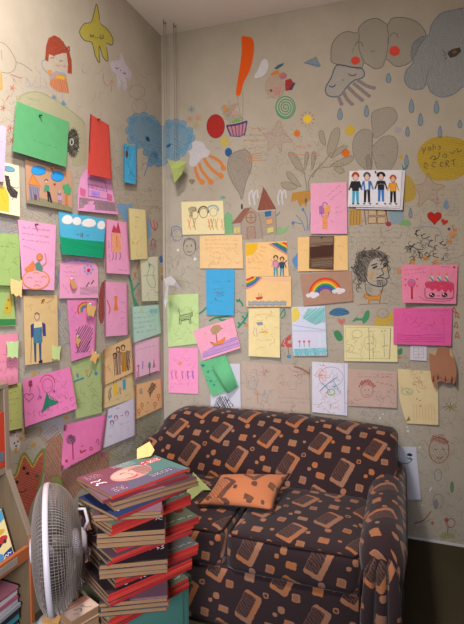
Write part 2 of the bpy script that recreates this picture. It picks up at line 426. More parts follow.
# ------------------------------------------------------------------ patterned upholstery
def upholstery(name, base, cols, inner, scale=1.0):
    m = bpy.data.materials.new(name); nt, N, L, b = nodes_of(m)
    b.inputs['Roughness'].default_value = .85; b.inputs['Specular IOR Level'].default_value = .12; b.inputs['Sheen Weight'].default_value = .12
    uv = N.new('ShaderNodeUVMap'); uv.uv_map = 'UVMap'
    n = N.new('ShaderNodeTexNoise'); n.inputs['Scale'].default_value = 9; n.inputs['Detail'].default_value = 3; L.new(uv.outputs[0], n.inputs['Vector'])
    wv = N.new('ShaderNodeTexNoise'); wv.inputs['Scale'].default_value = 420; wv.inputs['Detail'].default_value = 2; L.new(uv.outputs[0], wv.inputs['Vector'])
    # wobble of the printed edges
    ns = N.new('ShaderNodeTexNoise'); ns.inputs['Scale'].default_value = 60; L.new(uv.outputs[0], ns.inputs['Vector'])
    vs = N.new('ShaderNodeVectorMath'); vs.operation = 'MULTIPLY_ADD'; vs.inputs[1].default_value = (.008, .008, 0); L.new(ns.outputs['Color'], vs.inputs[0]); L.new(uv.outputs[0], vs.inputs[2])
    U = .0055 * scale; TX, TY = 52 * U, 56 * U
    ramp = N.new('ShaderNodeValToRGB'); ramp.color_ramp.elements[0].position = .38; ramp.color_ramp.elements[1].position = .62
    ramp.color_ramp.elements[0].color = lin(cols[0]); ramp.color_ramp.elements[1].color = lin(cols[1]); L.new(n.outputs['Fac'], ramp.inputs[0])
    state = {'c': None}
    cb = N.new('ShaderNodeRGB'); cb.outputs[0].default_value = lin(base); state['c'] = cb.outputs[0]
    ci = N.new('ShaderNodeMix'); ci.data_type = 'RGBA'; ci.inputs[6].default_value = lin(inner); ci.inputs[7].default_value = lin(base)
    wh = N.new('ShaderNodeTexWave'); wh.inputs['Scale'].default_value = 38; wh.inputs['Distortion'].default_value = 6; wh.bands_direction = 'DIAGONAL'; L.new(uv.outputs[0], wh.inputs['Vector'])
    L.new(wh.outputs['Fac'], ci.inputs[0])
    def motif(cx, cy, hx, hy, rad, rot, colsock, ring=None):
        for ox, oy in ((0, 0),):
            s = N.new('ShaderNodeVectorMath'); s.operation = 'SUBTRACT'; s.inputs[1].default_value = ((cx + ox) * U, -(cy + oy) * U, 0); L.new(vs.outputs[0], s.inputs[0])
            wr = N.new('ShaderNodeVectorMath'); wr.operation = 'WRAP'; wr.inputs[1].default_value = (TX / 2, TY / 2, 1); wr.inputs[2].default_value = (-TX / 2, -TY / 2, -1); L.new(s.outputs[0], wr.inputs[0])
            sock = wr.outputs[0]
            if rot:
                ro = N.new('ShaderNodeVectorRotate'); ro.rotation_type = 'Z_AXIS'; ro.inputs['Angle'].default_value = R(rot); L.new(sock, ro.inputs['Vector']); sock = ro.outputs[0]
            a = N.new('ShaderNodeVectorMath'); a.operation = 'ABSOLUTE'; L.new(sock, a.inputs[0])
            q = N.new('ShaderNodeVectorMath'); q.operation = 'SUBTRACT'; q.inputs[1].default_value = ((hx - rad) * U, (hy - rad) * U, 9); L.new(a.outputs[0], q.inputs[0])
            mxn = N.new('ShaderNodeVectorMath'); mxn.operation = 'MAXIMUM'; mxn.inputs[1].default_value = (0, 0, 0); L.new(q.outputs[0], mxn.inputs[0])
            ln = N.new('ShaderNodeVectorMath'); ln.operation = 'LENGTH'; L.new(mxn.outputs[0], ln.inputs[0])
            def layer(r_, src):
                mr = N.new('ShaderNodeMapRange'); mr.inputs[1].default_value = r_ * U; mr.inputs[2].default_value = r_ * U - .0022; L.new(ln.outputs[1], mr.inputs[0])
                mx = N.new('ShaderNodeMix'); mx.data_type = 'RGBA'; L.new(mr.outputs[0], mx.inputs[0]); L.new(state['c'], mx.inputs[6]); L.new(src, mx.inputs[7]); state['c'] = mx.outputs[2]
            layer(rad, colsock)
            if ring: layer(rad - ring, ci.outputs[2])
    rc = ramp.outputs[0]; ic = ci.outputs[2]
    for bx_, by_ in ((0, 0), (24, -28)):
        motif(bx_, by_, 7.4, 12.8, 2.6, 24, rc); motif(bx_ - 1.7, by_ - 1.2, 5.2, 9.8, 1.6, 24, ic)
    motif(-27, 4, 4.2, 4.0, 1.3, 4, rc); motif(-40, -3, 1.8, 2.2, 1.6, 0, rc); motif(-15.5, 1, 1.8, 1.8, 1.5, 0, rc)
    motif(-43, 13, 3.3, 3.3, 1.2, 0, rc, 1.1); motif(-14, 16, 2.3, 2.4, 1.6, 0, rc, .9); motif(-2, 24.5, 2.8, 3.0, 2.3, 0, rc)
    motif(-12, -16, 3.5, 3.5, 1.2, 8, rc, 1.1); motif(-26, -11, 2.7, 2.9, 2.4, 0, rc); motif(4, -22, 4.2, 2.9, 1.2, 8, rc)
    motif(-7, -27, 1.9, 1.8, 1.5, 0, rc)
    mz = N.new('ShaderNodeMix'); mz.data_type = 'RGBA'; mz.blend_type = 'MULTIPLY'; mz.inputs[0].default_value = .5
    L.new(state['c'], mz.inputs[6]); mrw = N.new('ShaderNodeMapRange'); mrw.inputs[1].default_value = .3; mrw.inputs[2].default_value = .7; mrw.inputs[3].default_value = .5; mrw.inputs[4].default_value = 1.2; L.new(wv.outputs['Fac'], mrw.inputs[0]); L.new(mrw.outputs[0], mz.inputs[7])
    L.new(mz.outputs[2], b.inputs['Base Color'])
    bp = N.new('ShaderNodeBump'); bp.inputs['Strength'].default_value = .35; bp.inputs['Distance'].default_value = .002; L.new(wv.outputs['Fac'], bp.inputs['Height']); L.new(bp.outputs[0], b.inputs['Normal'])
    return m
def boxuv(o, off=(0, 0), rot=0):
    me = o.data; l = me.uv_layers.new(name='UVMap'); c, s = math.cos(rot), math.sin(rot)
    for p in me.polygons:
        n = p.normal; a = (abs(n.x), abs(n.y), abs(n.z)); k = a.index(max(a))
        for li in p.loop_indices:
            v = me.vertices[me.loops[li].vertex_index].co
            if k == 1: u = (v.x, v.z)
            elif k == 2: u = (v.x, v.y)
            else: u = (v.y, v.z)
            l.data[li].uv = (u[0] * c - u[1] * s + off[0], u[0] * s + u[1] * c + off[1])
def ringuv(o, nring, nper, along, around, off=(0, 0), swap=True):
    me = o.data; l = me.uv_layers.new(name='UVMap')
    for p in me.polygons:
        ids = [me.loops[li].vertex_index for li in p.loop_indices]
        if len(ids) > 4:
            for li in p.loop_indices:
                v = me.vertices[me.loops[li].vertex_index].co; l.data[li].uv = (v.x + off[0], v.z + off[1])
            continue
        js = [i % nper for i in ids]; wrap = (0 in js and nper - 1 in js)
        for li, i in zip(p.loop_indices, ids):
            j = i % nper; k = i // nper; a = around[k][j if not (wrap and j == 0) else nper] if isinstance(around[0], (list, tuple)) else around[j if not (wrap and j == 0) else nper]
            l.data[li].uv = (along[k] + off[0], a + off[1])
def arcl(ring):
    out = [0.0]; n = len(ring)
    for i in range(n): out.append(out[-1] + (Vector(ring[(i + 1) % n]) - Vector(ring[i])).length)
    return out

# ------------------------------------------------------------------ sofa
fab = upholstery('sofa_print', '#312225', ('#a5633b', '#916a58'), '#5c3f36')
pipe = mat('#2a1d1c', 'cord', .8)
sofa = empty('sofa', (.85, -.6, 0), 'dark brown two seat sofa printed with orange rounded squares against the back wall', 'sofa')
SO = Vector((.85, -.6, 0))
def sub(p): return Vector(p) - SO
def seg_profile(pts, r, n=5):       # rounded closed polygon in 2-D
    out = []; N = len(pts)
    for i in range(N):
        p0, p1, p2 = Vector(pts[i - 1]), Vector(pts[i]), Vector(pts[(i + 1) % N]); rr = r[i] if isinstance(r, (list, tuple)) else r
        a, c = (p0 - p1), (p2 - p1); d = min(rr, a.length * .48, c.length * .48)
        A, B = p1 + a.normalized() * d, p1 + c.normalized() * d
        for k in range(n + 1):
            t = k / n; out.append(tuple(A * (1 - t) ** 2 + p1 * 2 * t * (1 - t) + B * t * t))
    return out
SX0, SX1 = .08, 1.525
def back_top(x):
    t = (x - SX0) / (SX1 - SX0); z = .700 + .016 * math.sin(math.pi * t) - .012 * max(0, t - .6) / .4
    dl, dr = x - SX0, SX1 - x
    if dl < .20: z -= .20 * (1 - math.sqrt(max(0, 1 - (1 - dl / .20) ** 2))) * .9
    if dr < .05: z -= .05 * (1 - math.sqrt(max(0, 1 - (1 - dr / .05) ** 2)))
    return z
xs = [SX0 + .0005] + [SX0 + .2 * (k / 10) ** 1.6 for k in range(1, 10)] + [SX0 + .2 + (SX1 - SX0 - .26) * k / 18 for k in range(19)] + [SX1 - .06 + .06 * (1 - (1 - k / 6) ** 1.8) for k in range(1, 6)] + [SX1 - .0005]
rings = []
for x in xs:
    zt = back_top(x); t = (x - SX0) / (SX1 - SX0); puff = .02 * math.sin(math.pi * min(1, max(0, t))) ** .5
    pr = [(-.08, .14), (-.08, zt - .03), (-.12, zt), (-.24, zt - .005), (-.30, zt - .05), (-.42 - puff, .57), (-.53, .42), (-.55, .30), (-.55, .14)]
    pr = seg_profile(pr, [.02, .05, .05, .06, .07, .1, .05, .03, .02], 3)
    rings.append([sub((x, y, z)) for y, z in pr])
al = [x for x in xs]; ar = [[-a for a in arcl(r)] for r in rings]
# measure the print from the base line so it runs straight along the back
ar = [[a for a in row] for row in ar]
bk = bm_obj('backrest', loft(rings), fab, sofa, True)
for row in ar:
    ref = row[len(pr) - 1]
    for i in range(len(row)): row[i] -= ref
ringuv(bk, len(rings), len(pr), al, ar, (.012, .045))
# base with skirt
def rbox(name, x0, x1, y0, y1, z0, z1, bev, parent, off=(0, 0), cuts=10, bulge=0, m=fab, sag=0):
    bm = bmesh.new(); add_box(bm, x0 - SO.x, x1 - SO.x, y0 - SO.y, y1 - SO.y, z0, z1)
    bmesh.ops.subdivide_edges(bm, edges=bm.edges[:], cuts=cuts, use_grid_fill=True)
    cx, cy, cz = (x0 + x1) / 2 - SO.x, (y0 + y1) / 2 - SO.y, (z0 + z1) / 2; hx, hy, hz = (x1 - x0) / 2, (y1 - y0) / 2, (z1 - z0) / 2
    for v in bm.verts:
        p = Vector((v.co.x - cx, v.co.y - cy, v.co.z - cz)); q = Vector((max(-(hx - bev), min(hx - bev, p.x)), max(-(hy - bev), min(hy - bev, p.y)), max(-(hz - bev), min(hz - bev, p.z))))
        d = p - q
        if d.length > 1e-9: p = q + d.normalized() * bev
        fx, fy, fz = 1 - (p.x / hx) ** 2, 1 - (p.y / hy) ** 2, 1 - (p.z / hz) ** 2
        if bulge:
            if p.z > hz * .6: p.z += bulge * max(0, fx) * max(0, fy)
            if p.y < -hy * .8: p.y -= bulge * .7 * max(0, fx) * max(0, fz)
        v.co = p + Vector((cx, cy, cz))
    o = bm_obj(name, bm, m, parent, True); boxuv(o, off); return o
rbox('base', .30, 1.41, -1.045, -.5, .05, .30, .03, sofa, (.05, .1), 8)
def cushion(x0, x1, off):
    c = rbox('seat_cushion', x0, x1, -1.085, -.49, .265, .43, .035, sofa, off, 12, .012)
    bm = bmesh.new(); a = .035
    add_tube(bm, [Vector((x, y, z)) - SO for x, y, z in [(x0 + .012, -.55, .425), (x0 + .012, -1.05, .425), (x0 + .03, -1.072, .425), ((x0 + x1) / 2, -1.083, .428), (x1 - .03, -1.072, .425), (x1 - .012, -1.05, .425), (x1 - .012, -.55, .425)]], .005, 6)
    bm_obj('piping', bm, pipe, c, True)
cushion(.295, .835, (.02, .07)); cushion(.845, 1.405, (.02, .07))
# front valance
rbox('valance', .30, 1.41, -1.075, -1.04, .02, .272, .012, sofa, (.03, .02), 10, .004)
def arm(side):
    # the roll swells outwards at the top; the front end is rounded down
    ax = 1.482 if side > 0 else .185; rings = []; ys = []
    n = 22
    for k in range(n + 1):
        dn = 0 if side > 0 else .05
        t = k / n; y = -.20 - .93 * (1 - (1 - t) ** 1.7) if k < n else -1.1305
        f = max(0.0, min(1.0, (y + 1.131) / .16)); rd = math.sqrt(max(0.0, 1 - (1 - f) ** 2))
        top = .540 - .004 * min(1, (y + 1.13) / .55) - .075 * (1 - rd) - dn; wtop = .092 * (.62 + .38 * rd); wb = .072 * (.80 + .20 * rd)
        zc = top - .095
        pr = [(-wb, .02), (-wb, zc - .12), (-wtop * .86, zc - .03)]
        for q in range(9):
            a = math.pi * (1 - q / 8) ; pr.append((wtop * math.cos(a) , zc + .095 * math.sin(a) * (1 if rd > .05 else .9)))
        pr += [(wtop * .92, zc - .05), (wb * 1.05, zc - .14), (wb, .02)]
        rings.append([sub((ax + side * x, y, z)) for x, z in pr]); ys.append(y)
    o = bm_obj('armrest', loft(rings), fab, sofa, True)
    ringuv(o, len(rings), len(pr), ys, [arcl(r) for r in rings], (.03, .06))
    # gathered front panel with folds and welts
    pan = []
    bm = bmesh.new()
    for xo, bulge in ((-.045, .012), (.0, .016), (.045, .012)):
        add_tube(bm, [sub((ax + side * (xo * .55), -1.12, .47)), sub((ax + side * xo * .9, -1.136, .42)), sub((ax + side * xo * 1.1, -1.136, .25)), sub((ax + side * xo * 1.15, -1.13, .03))], [.008, .020, .026, .024], 10)
    p = bm_obj('front_panel', bm, fab, o, True); boxuv(p, (.07, .03))
    bm = bmesh.new()
    add_tube(bm, [sub((ax + side * x, y, z)) for x, y, z in ((-.075, -1.115, .03), (-.078, -1.12, .35), (-.066, -1.118, .41), (-.04, -1.114, .450), (0, -1.112, .462), (.04, -1.114, .450), (.066, -1.118, .41), (.078, -1.12, .35), (.075, -1.115, .03))], .005, 6)
    bm_obj('piping', bm, pipe, o, True)
arm(1); arm(-1)
for x in (.34, 1.38):
    for y in (-.98, -.2):
        bm = bmesh.new(); add_lathe(bm, [(.022, 0), (.028, .06)], 12, Matrix.Translation(sub((x, y, 0)))); bm_obj('foot', bm, mat('#2b1c14', 'wood', .5), sofa)

# cushion lying on the seat
cfab = upholstery('cushion_print', '#bd734c', ('#5e3c34', '#6d4638'), '#8a5840', 1.05)
def pillow():
    c = [hitz(197, 505, .455), hitz(220, 474, .535), hitz(290, 474, .53), hitz(273, 511, .455)]
    ctr = sum(c, Vector()) / 4; n = 16; bm = bmesh.new(); V = {}
    nrm = (c[3] - c[0]).cross(c[1] - c[0]).normalized()
    if nrm.z < 0: nrm = -nrm
    for sgn in (1, -1):
        for i in range(n + 1):
            for j in range(n + 1):
                u, v = j / n, i / n; edge = i in (0, n) or j in (0, n)
                pin = .10 * (1 - (2 * u - 1) ** 2) * (abs(2 * v - 1) ** 2); pin2 = .10 * (1 - (2 * v - 1) ** 2) * (abs(2 * u - 1) ** 2)
                uu = u + pin2 * (.5 - u); vv = v + pin * (.5 - v)
                p = (c[0] * (1 - uu) * (1 - vv) + c[3] * uu * (1 - vv) + c[2] * uu * vv + c[1] * (1 - uu) * vv)
                h = (max(0, (1 - (2 * u - 1) ** 2) * (1 - (2 * v - 1) ** 2))) ** .55 * (.045 if sgn > 0 else .03)
                if edge and sgn < 0: V[(sgn, i, j)] = V[(1, i, j)]
                else: V[(sgn, i, j)] = bm.verts.new(p + nrm * h * sgn - ctr)
    for sgn in (1, -1):
        for i in range(n):
            for j in range(n): bm.faces.new([V[(sgn, *k)] for k in ((i, j), (i, j+1), (i+1, j+1), (i+1, j))])
    root = empty('cushion', ctr, 'small orange cushion with brown squares lying on the sofa seat', 'cushion')
    rim = [V[(1, 0, j)].co.copy() for j in range(n)] + [V[(1, i, n)].co.copy() for i in range(n)] + [V[(1, n, n - j)].co.copy() for j in range(n)] + [V[(1, n - i, 0)].co.copy() for i in range(n)]
    o = bm_obj('cover', bm, cfab, root, True); boxuv(o, (.1, .06))
    b2 = bmesh.new(); add_tube(b2, rim, .004, 6, True); bm_obj('piping', b2, mat('#3a2522', 'cord'), root, True)
pillow()
# ------------------------------------------------------------------ low turquoise table under the magazines
E1 = (RT * .678 + _f0 * .735).normalized(); E2 = (RT * .735 - _f0 * .678).normalized()
TZ = .40
def tl(a, b, z=0): # table axes: a along E1 back from the right corner, b along E2 inward
    p = ground(-.148, 1.75) - E1 * a - E2 * b; p.z = z; return p
TANG = math.atan2(E1.y, E1.x)
teal = mat('#4c7f74', 'paint', .55)
tc = tl(.2625, .095)
table = empty('low_bench', tc, 'low turquoise bench under the tall stack of magazines', 'bench', None, TANG)
bm = bmesh.new(); add_box(bm, -.2625, .2625, -.095, .095, TZ - .03, TZ, .006); bm_obj('seat', bm, teal, table)
bm = bmesh.new(); add_box(bm, -.25, .25, -.088, -.073, TZ - .20, TZ - .03, .003); add_box(bm, -.25, .25, .073, .088, TZ - .20, TZ - .03, .003)
bm_obj('apron', bm, teal, table)
for sx in (-.235, .235):
    for sy in (-.07, .07):
        bm = bmesh.new(); add_box(bm, sx - .018, sx + .018, sy - .018, sy + .018, 0, TZ - .03, .004); bm_obj('leg', bm, teal, table)

# ------------------------------------------------------------------ magazines
def pages_mat():
    m = bpy.data.materials.new('page_edges'); nt, N, L, b = nodes_of(m); b.inputs['Roughness'].default_value = .9; b.inputs['Specular IOR Level'].default_value = .1
    tc_ = N.new('ShaderNodeTexCoord'); sp = N.new('ShaderNodeMapping'); sp.inputs['Scale'].default_value = (6, 6, 900); n = N.new('ShaderNodeTexNoise'); n.inputs['Scale'].default_value = 1; n.inputs['Detail'].default_value = 3
    L.new(tc_.outputs['Object'], sp.inputs[0]); L.new(sp.outputs[0], n.inputs['Vector'])
    cr = N.new('ShaderNodeValToRGB'); cr.color_ramp.elements[0].position = .3; cr.color_ramp.elements[1].position = .7
    cr.color_ramp.elements[0].color = lin('#7a5a40'); cr.color_ramp.elements[1].color = lin('#9c7856'); L.new(n.outputs['Fac'], cr.inputs[0]); L.new(cr.outputs[0], b.inputs['Base Color'])
    return m
PAGES = pages_mat()
ML, MW = .315, .212
def bend(x, y, z, sag, t0):      # gentle droop of the free ends of a magazine
    return z - sag * ((abs(x) / (ML / 2)) ** 2.2) 
def mag_pages(t, sag):
    bm = bmesh.new(); add_box(bm, -ML / 2 + .002, ML / 2 - .002, -MW / 2 + .001, MW / 2 - .002, .0009, t - .0009)
    bmesh.ops.subdivide_edges(bm, edges=[e for e in bm.edges if abs(e.verts[0].co.x - e.verts[1].co.x) > .1], cuts=10)
    for v in bm.verts: v.co.z = bend(v.co.x, v.co.y, v.co.z, sag, t)
    return bm
def mag_cover(t, sag, spine_col, cover_col, art=None):
    V, Fc, MI = [], [], []; N = 12; mats = [mat(cover_col, 'gloss', .32), mat(spine_col, 'gloss', .4)]
    # wrap section: front edge(-) -> bottom -> spine(+y) -> top, given an outer and inner skin
    sec = [(-MW / 2, 0), (MW / 2 - .0015, 0), (MW / 2, .0015), (MW / 2, t - .0015), (MW / 2 - .0015, t), (-MW / 2, t)]
    inn = [(-MW / 2, .0006), (MW / 2 - .0015, .0006), (MW / 2 - .0006, .0015), (MW / 2 - .0006, t - .0015), (MW / 2 - .0015, t - .0006), (-MW / 2, t - .0006)]
    K = len(sec)
    for i in range(N + 1):
        x = -ML / 2 + ML * i / N
        for y, z in sec + inn: V.append((x, y, bend(x, y, z, sag, t)))
    for i in range(N):
        for k in range(K - 1):
            a, b = i * 2 * K + k, (i + 1) * 2 * K + k
            Fc += [(a, a + 1, b + 1, b), (a + K, b + K, b + K + 1, a + K + 1)]; m_ = 1 if k in (1, 2, 3) else 0; MI += [m_, m_]
        for k in (0, K - 1):
            a, b = i * 2 * K + k, (i + 1) * 2 * K + k; Fc.append((a, b, b + K, a + K)); MI.append(0)
    for i in (0, N):
        for k in range(K - 1):
            a = i * 2 * K + k; Fc.append((a, a + 1, a + 1 + K, a + K)); MI.append(1 if k in (1, 2, 3) else 0)
    if art:
        # art drawn on a 100 x 68 field: x along the long edge, y from the far edge (0) to the spine edge (68)
        d = Draw(lambda px, py, e: Vector(((px / 100 - .5) * ML * (-1 if art[0] < 0 else 1), (.5 - py / 68) * MW * (-1 if art[0] < 0 else 1), bend((px / 100 - .5) * ML, 0, t, sag, t) + e)), base=.0004, step=.00003, row=1.2, cell=9)
        d.defkind = 'gloss'; art[1](d); o = len(V); V += d.V; Fc += [tuple(i + o for i in f) for f in d.Fc]
        mo = len(mats); mats += d.M; MI += [m_ + mo for m_ in d.MI]
    return V, Fc, mats, MI
_mc = {}
COVERS = ['#3c2b30', '#54474a', '#2f3a40', '#5e3a3c', '#454a3f', '#5a4a60']
def ordinal(n):
    u = ['', 'first', 'second', 'third', 'fourth', 'fifth', 'sixth', 'seventh', 'eighth', 'ninth', 'tenth', 'eleventh', 'twelfth', 'thirteenth', 'fourteenth', 'fifteenth', 'sixteenth', 'seventeenth', 'eighteenth', 'nineteenth']
    if n < 20: return u[n]
    tn = {2: 'twenty', 3: 'thirty', 4: 'forty', 5: 'fifty'}[n // 10]; 
    return tn + '-' + u[n % 10] if n % 10 else {2: 'twentieth', 3: 'thirtieth', 4: 'fortieth', 5: 'fiftieth'}[n // 10]
def magazine(loc, ang, t, spine_right, sag, spine, cover, label, art=None, tilt=(0, 0)):
    m = empty('magazine', loc, label, 'magazine', 'magazines in the tall stack')
    m.rotation_euler = (tilt[0], tilt[1], ang + (math.pi if spine_right else 0))
    key = (round(t, 4), round(sag, 4), spine, cover, art[2] if art else None)
    if key in _mc:
        for src in _mc[key]:
            o = src.copy(); COL.objects.link(o); o.parent = m
    else:
        V, Fc, mats, MI = mag_cover(t, sag, spine, cover, art)
        c = mesh_obj('cover', V, Fc, mats, MI, m); p = bm_obj('pages', mag_pages(t, sag), PAGES, m)
        _mc[key] = [c, p]
    return m
def art_top(d):
    d.fill([(0, 0), (56, 0), (50, 68), (0, 68)], '#76404f'); d.fill([(56, 0), (100, 0), (100, 68), (50, 68)], '#51706c')
    d.fill([(0, 40), (40, 46), (46, 68), (0, 68)], '#6a4a60', kind='gloss'); d.fill([(44, 2), (68, 0), (70, 12), (50, 16)], '#6d7f7c')
    d.fill([(30, 50), (88, 50), (94, 68), (22, 68)], '#5d5468')
    d.fill(ellp(48, 32, 26, 17, -8), '#bb8580'); d.fill(ellp(40, 30, 15, 11, -8), '#cf9c92'); d.fill(ellp(62, 33, 10, 12, -8), '#a4726e')
    for x, y, a in ((40, 27, 12), (52, 25, -6)): d.stroke([(x - 4, y + 1), (x, y - 1), (x + 4, y + 1)], '#5d3237', 1.4); 
    d.stroke([(44, 30), (47, 37), (43, 38)], '#7e4a4c', 1.0); d.stroke([(36, 42), (43, 44), (50, 41)], '#8a3a44', 1.6)
    d.hatch([(54, 20), (74, 24), (70, 48), (54, 46)], '#6c5a58', 3, .7, 70)
    d.fill([(70, 14), (97, 14), (97, 25), (70, 25)], '#ad3f44'); d.text(72, 18, 96, 18, '#e6dcd6', 4, 1.1, 1); d.text(72, 23, 96, 23, '#e6dcd6', 2.6, .8, 1)
    for i, y in enumerate((26, 33)): d.text(3, y, 17, y, '#f0e8e6', 5.5, 1.5, 1)
    for y in (8, 12, 16): d.text(4, y, 22, y, '#b9a7ad', 2, .6, 1)
    for y in (54, 58, 62): d.text(8, y, 22, y, '#cbb8bd', 2.2, .6, 1)
    for y in (4, 8): d.text(40, y, 64, y, '#c7b8bb', 2.2, .6, 1)
    for y in (54, 58): d.text(56, y, 84, y, '#c9c0c6', 2.2, .6, 1)
def art_dark(d):
    d.fill([(0, 0), (100, 0), (100, 68), (0, 68)], '#4a3239'); d.fill([(0, 30), (60, 40), (60, 68), (0, 68)], '#6c4f5c')
    for y in (8, 14): d.text(5, y, 40, y, '#cdbfc0', 3, .8, 1)
    for y in (48, 56): d.text(50, y, 95, y, '#d8cfcc', 4, 1, 1)
def art_blue(d):
    d.fill([(0, 0), (100, 0), (100, 68), (0, 68)], '#1f2a4d'); d.fill([(40, 30), (62, 26), (70, 38), (46, 46)], '#b08a4c')
    for y in (50, 57): d.text(8, y, 60, y, '#b9bfcc', 4, 1, 1)
    d.fill([(70, 6), (97, 6), (97, 28), (70, 28)], '#2f4f7d')
def art_pale(d):
    d.fill([(0, 0), (100, 0), (100, 68), (0, 68)], '#7d8468'); d.fill(ellp(84, 28, 10, 12), '#c3b87c'); d.fill(ellp(90, 40, 6, 8), '#8e3f36'); d.text(60, 60, 96, 60, '#e6e2d2', 5, 1.2, 1)
def art_grey(d):
    d.fill([(0, 0), (100, 0), (100, 68), (0, 68)], '#7b7b74'); d.fill(ellp(86, 28, 9, 12), '#3e3b38'); d.fill(ellp(92, 30, 4, 6), '#d8a24a'); d.text(50, 60, 96, 60, '#d5d0c8', 4, 1, 1)
def art_title(d):
    d.fill([(0, 0), (100, 0), (100, 68), (0, 68)], '#2e2326')
    for y in (50, 57, 63): d.text(20, y, 94, y, '#e3dad6', 5, 1.3, 1)
# bundles from the top down: (count, thickness, spine faces the room, turn, shift along, shift across, art)
BUND = [
    (1, .011, True, 0, 0, 0, art_top), (1, .012, True, -8, -.012, .006, art_dark), (2, .014, False, -9, .02, .026, art_dark),
    (1, .012, True, 1, -.008, .034, art_blue), (2, .012, True, 50, -.01, .004, art_dark), (3, .0125, True, -4, 0, .014, art_pale),
    (3, .0165, True, 51, 0, .006, art_title), (2, .0125, True, -9, .040, .008, art_pale), (2, .013, True, -7, .008, .012, art_dark),
    (3, .0155, True, 53, 0, .008, art_title), (3, .0130, True, -10, .036, .008, art_grey), (3, .0132, True, -7, .002, .012, art_title),
    (3, .0140, True, 50, 0, .008, art_dark), (3, .0140, True, -4, 0, 0, art_pale)]
SC0 = ground(-.340, 1.638)
seq = [(b, i) for b in BUND for i in range(b[0])]
tot = sum(b[0] * b[1] for b in BUND)
ZT = TZ + tot
zc = ZT; nn = 0
print('STACK top', ZT, 'count', len(seq))
REDS = ['#b42e2a', '#c03a30', '#a12a2a', '#b83c30']
for b, i in seq:
    nn += 1; t = b[1]; zc -= t
    ang = TANG + R(b[3] + rnd.uniform(-1.6, 1.6)); sh = E1 * (b[4] + rnd.uniform(-.004, .004)) + E2 * (b[5] + rnd.uniform(-.003, .003))
    loc = SC0 + sh; loc.z = zc + .0002
    art = (-1 if b[2] else 1, b[6], b[6].__name__ + str(b[2])) if i == 0 else None
    side = 'red-spined magazine' if b[3] < 30 and b[2] else 'magazine turned with brown page edges forward'
    if nn == 1: lab = 'magazine with a face on its purple and teal cover, topmost of the tall stack'
    elif b[6] is art_blue: lab = 'magazine with a dark blue cover, ' + ordinal(nn) + ' from the top of the tall stack'
    else: lab = side + ', ' + ordinal(nn) + ' from the top of the tall stack'
    sp_ = REDS[nn % 3] if nn != 2 else '#7d2a30'
    # spine lies on +y of the magazine; turn it to face E2 (to the room) or away
    magazine(loc, ang, t - .0004, b[2], 0.0, sp_, COVERS[nn % 3] if not art else '#3c2b30', lab, art)

# small picture books at the near left of the stack
def small_book(loc, ang, L_, W_, t, cover, art, label):
    root = empty('picture_book', loc, label, 'book', 'picture books beside the stack', ang)
    bm = bmesh.new(); add_box(bm, -L_/2 + .003, L_/2 - .003, -W_/2 + .003, W_/2 - .001, .002, t - .002); bm_obj('pages', bm, PAGES, root)
    bm = bmesh.new(); add_box(bm, -L_/2, L_/2, -W_/2, W_/2, 0, .002); add_box(bm, -L_/2, L_/2, W_/2 - .002, W_/2, .002, t - .002); add_box(bm, -L_/2, L_/2, -W_/2, W_/2, t - .002, t)
    me_o = bm_obj('cover', bm, mat(cover, 'gloss', .5), root)
    if art:
        d = Draw(lambda px, py, e: Vector(((px / 100 - .5) * L_, (.5 - py / 100) * W_, t + e)), base=.0003, step=.00003, row=2, cell=20); art(d); 
        d.build('cover_picture', root)
    return root
def art_pb(d):
    d.fill([(2, 2), (98, 2), (98, 98), (2, 98)], '#b99a8a'); d.fill([(2, 2), (98, 2), (98, 30), (2, 26)], '#b87a5e'); d.stroke([(2, 26), (40, 34), (98, 30)], '#7b2f2c', 3)
    d.stroke([(30, 50), (50, 62), (44, 80)], '#4a6b5c', 4); d.stroke([(60, 44), (66, 70), (80, 84)], '#6b5c5c', 3); d.stroke([(20, 70), (34, 84)], '#6b5c5c', 3)
pb = ground(-.479, 1.464); pbz = TZ
pa = TANG + R(-4)
q = Vector(pb); q.z = pbz; small_book(q, pa, .10, .08, .042, '#5f4a3a', None, 'thick brown picture book under the pale one, left of the magazine stack')
q = Vector(pb); q.z = pbz + .0422; small_book(q, pa + .1, .098, .078, .03, '#a88b78', art_pb, 'small picture book with pale pictorial cover, left of the magazine stack')

# yellow notes and lime paper around the stack
def free_sheet(name, pts3, col, label, cat, art=None, n=1, mk='paper'):
    c = sum(pts3, Vector()) / len(pts3); nrm = (pts3[1] - pts3[0]).cross(pts3[-1] - pts3[0]).normalized() * .0004
    bm = bmesh.new(); A = [bm.verts.new(p - c + nrm) for p in pts3]; B = [bm.verts.new(p - c - nrm) for p in pts3]; k = len(A)
    bm.faces.new(A); bm.faces.new(B[::-1])
    for i in range(k): bm.faces.new((A[i], B[i], B[(i + 1) % k], A[(i + 1) % k]))
    o = bm_obj(name, bm, mat(col, mk), None, False, c); return tag(o, label, cat)
def at_depth(px, py, dep):
    d = ray(px, py); return CAM + d * (dep / d.dot(_f0))
YN = [at_depth(137, 449, 1.80), at_depth(149.5, 441.5, 1.83), at_depth(154.5, 450, 1.80), at_depth(151, 456, 1.775), at_depth(137, 459, 1.765)]
d_ = [p.copy() for p in YN]
free_sheet('sticky_note', d_, '#d8a254', 'torn yellow note sticking up behind the top of the magazine stack', 'note')

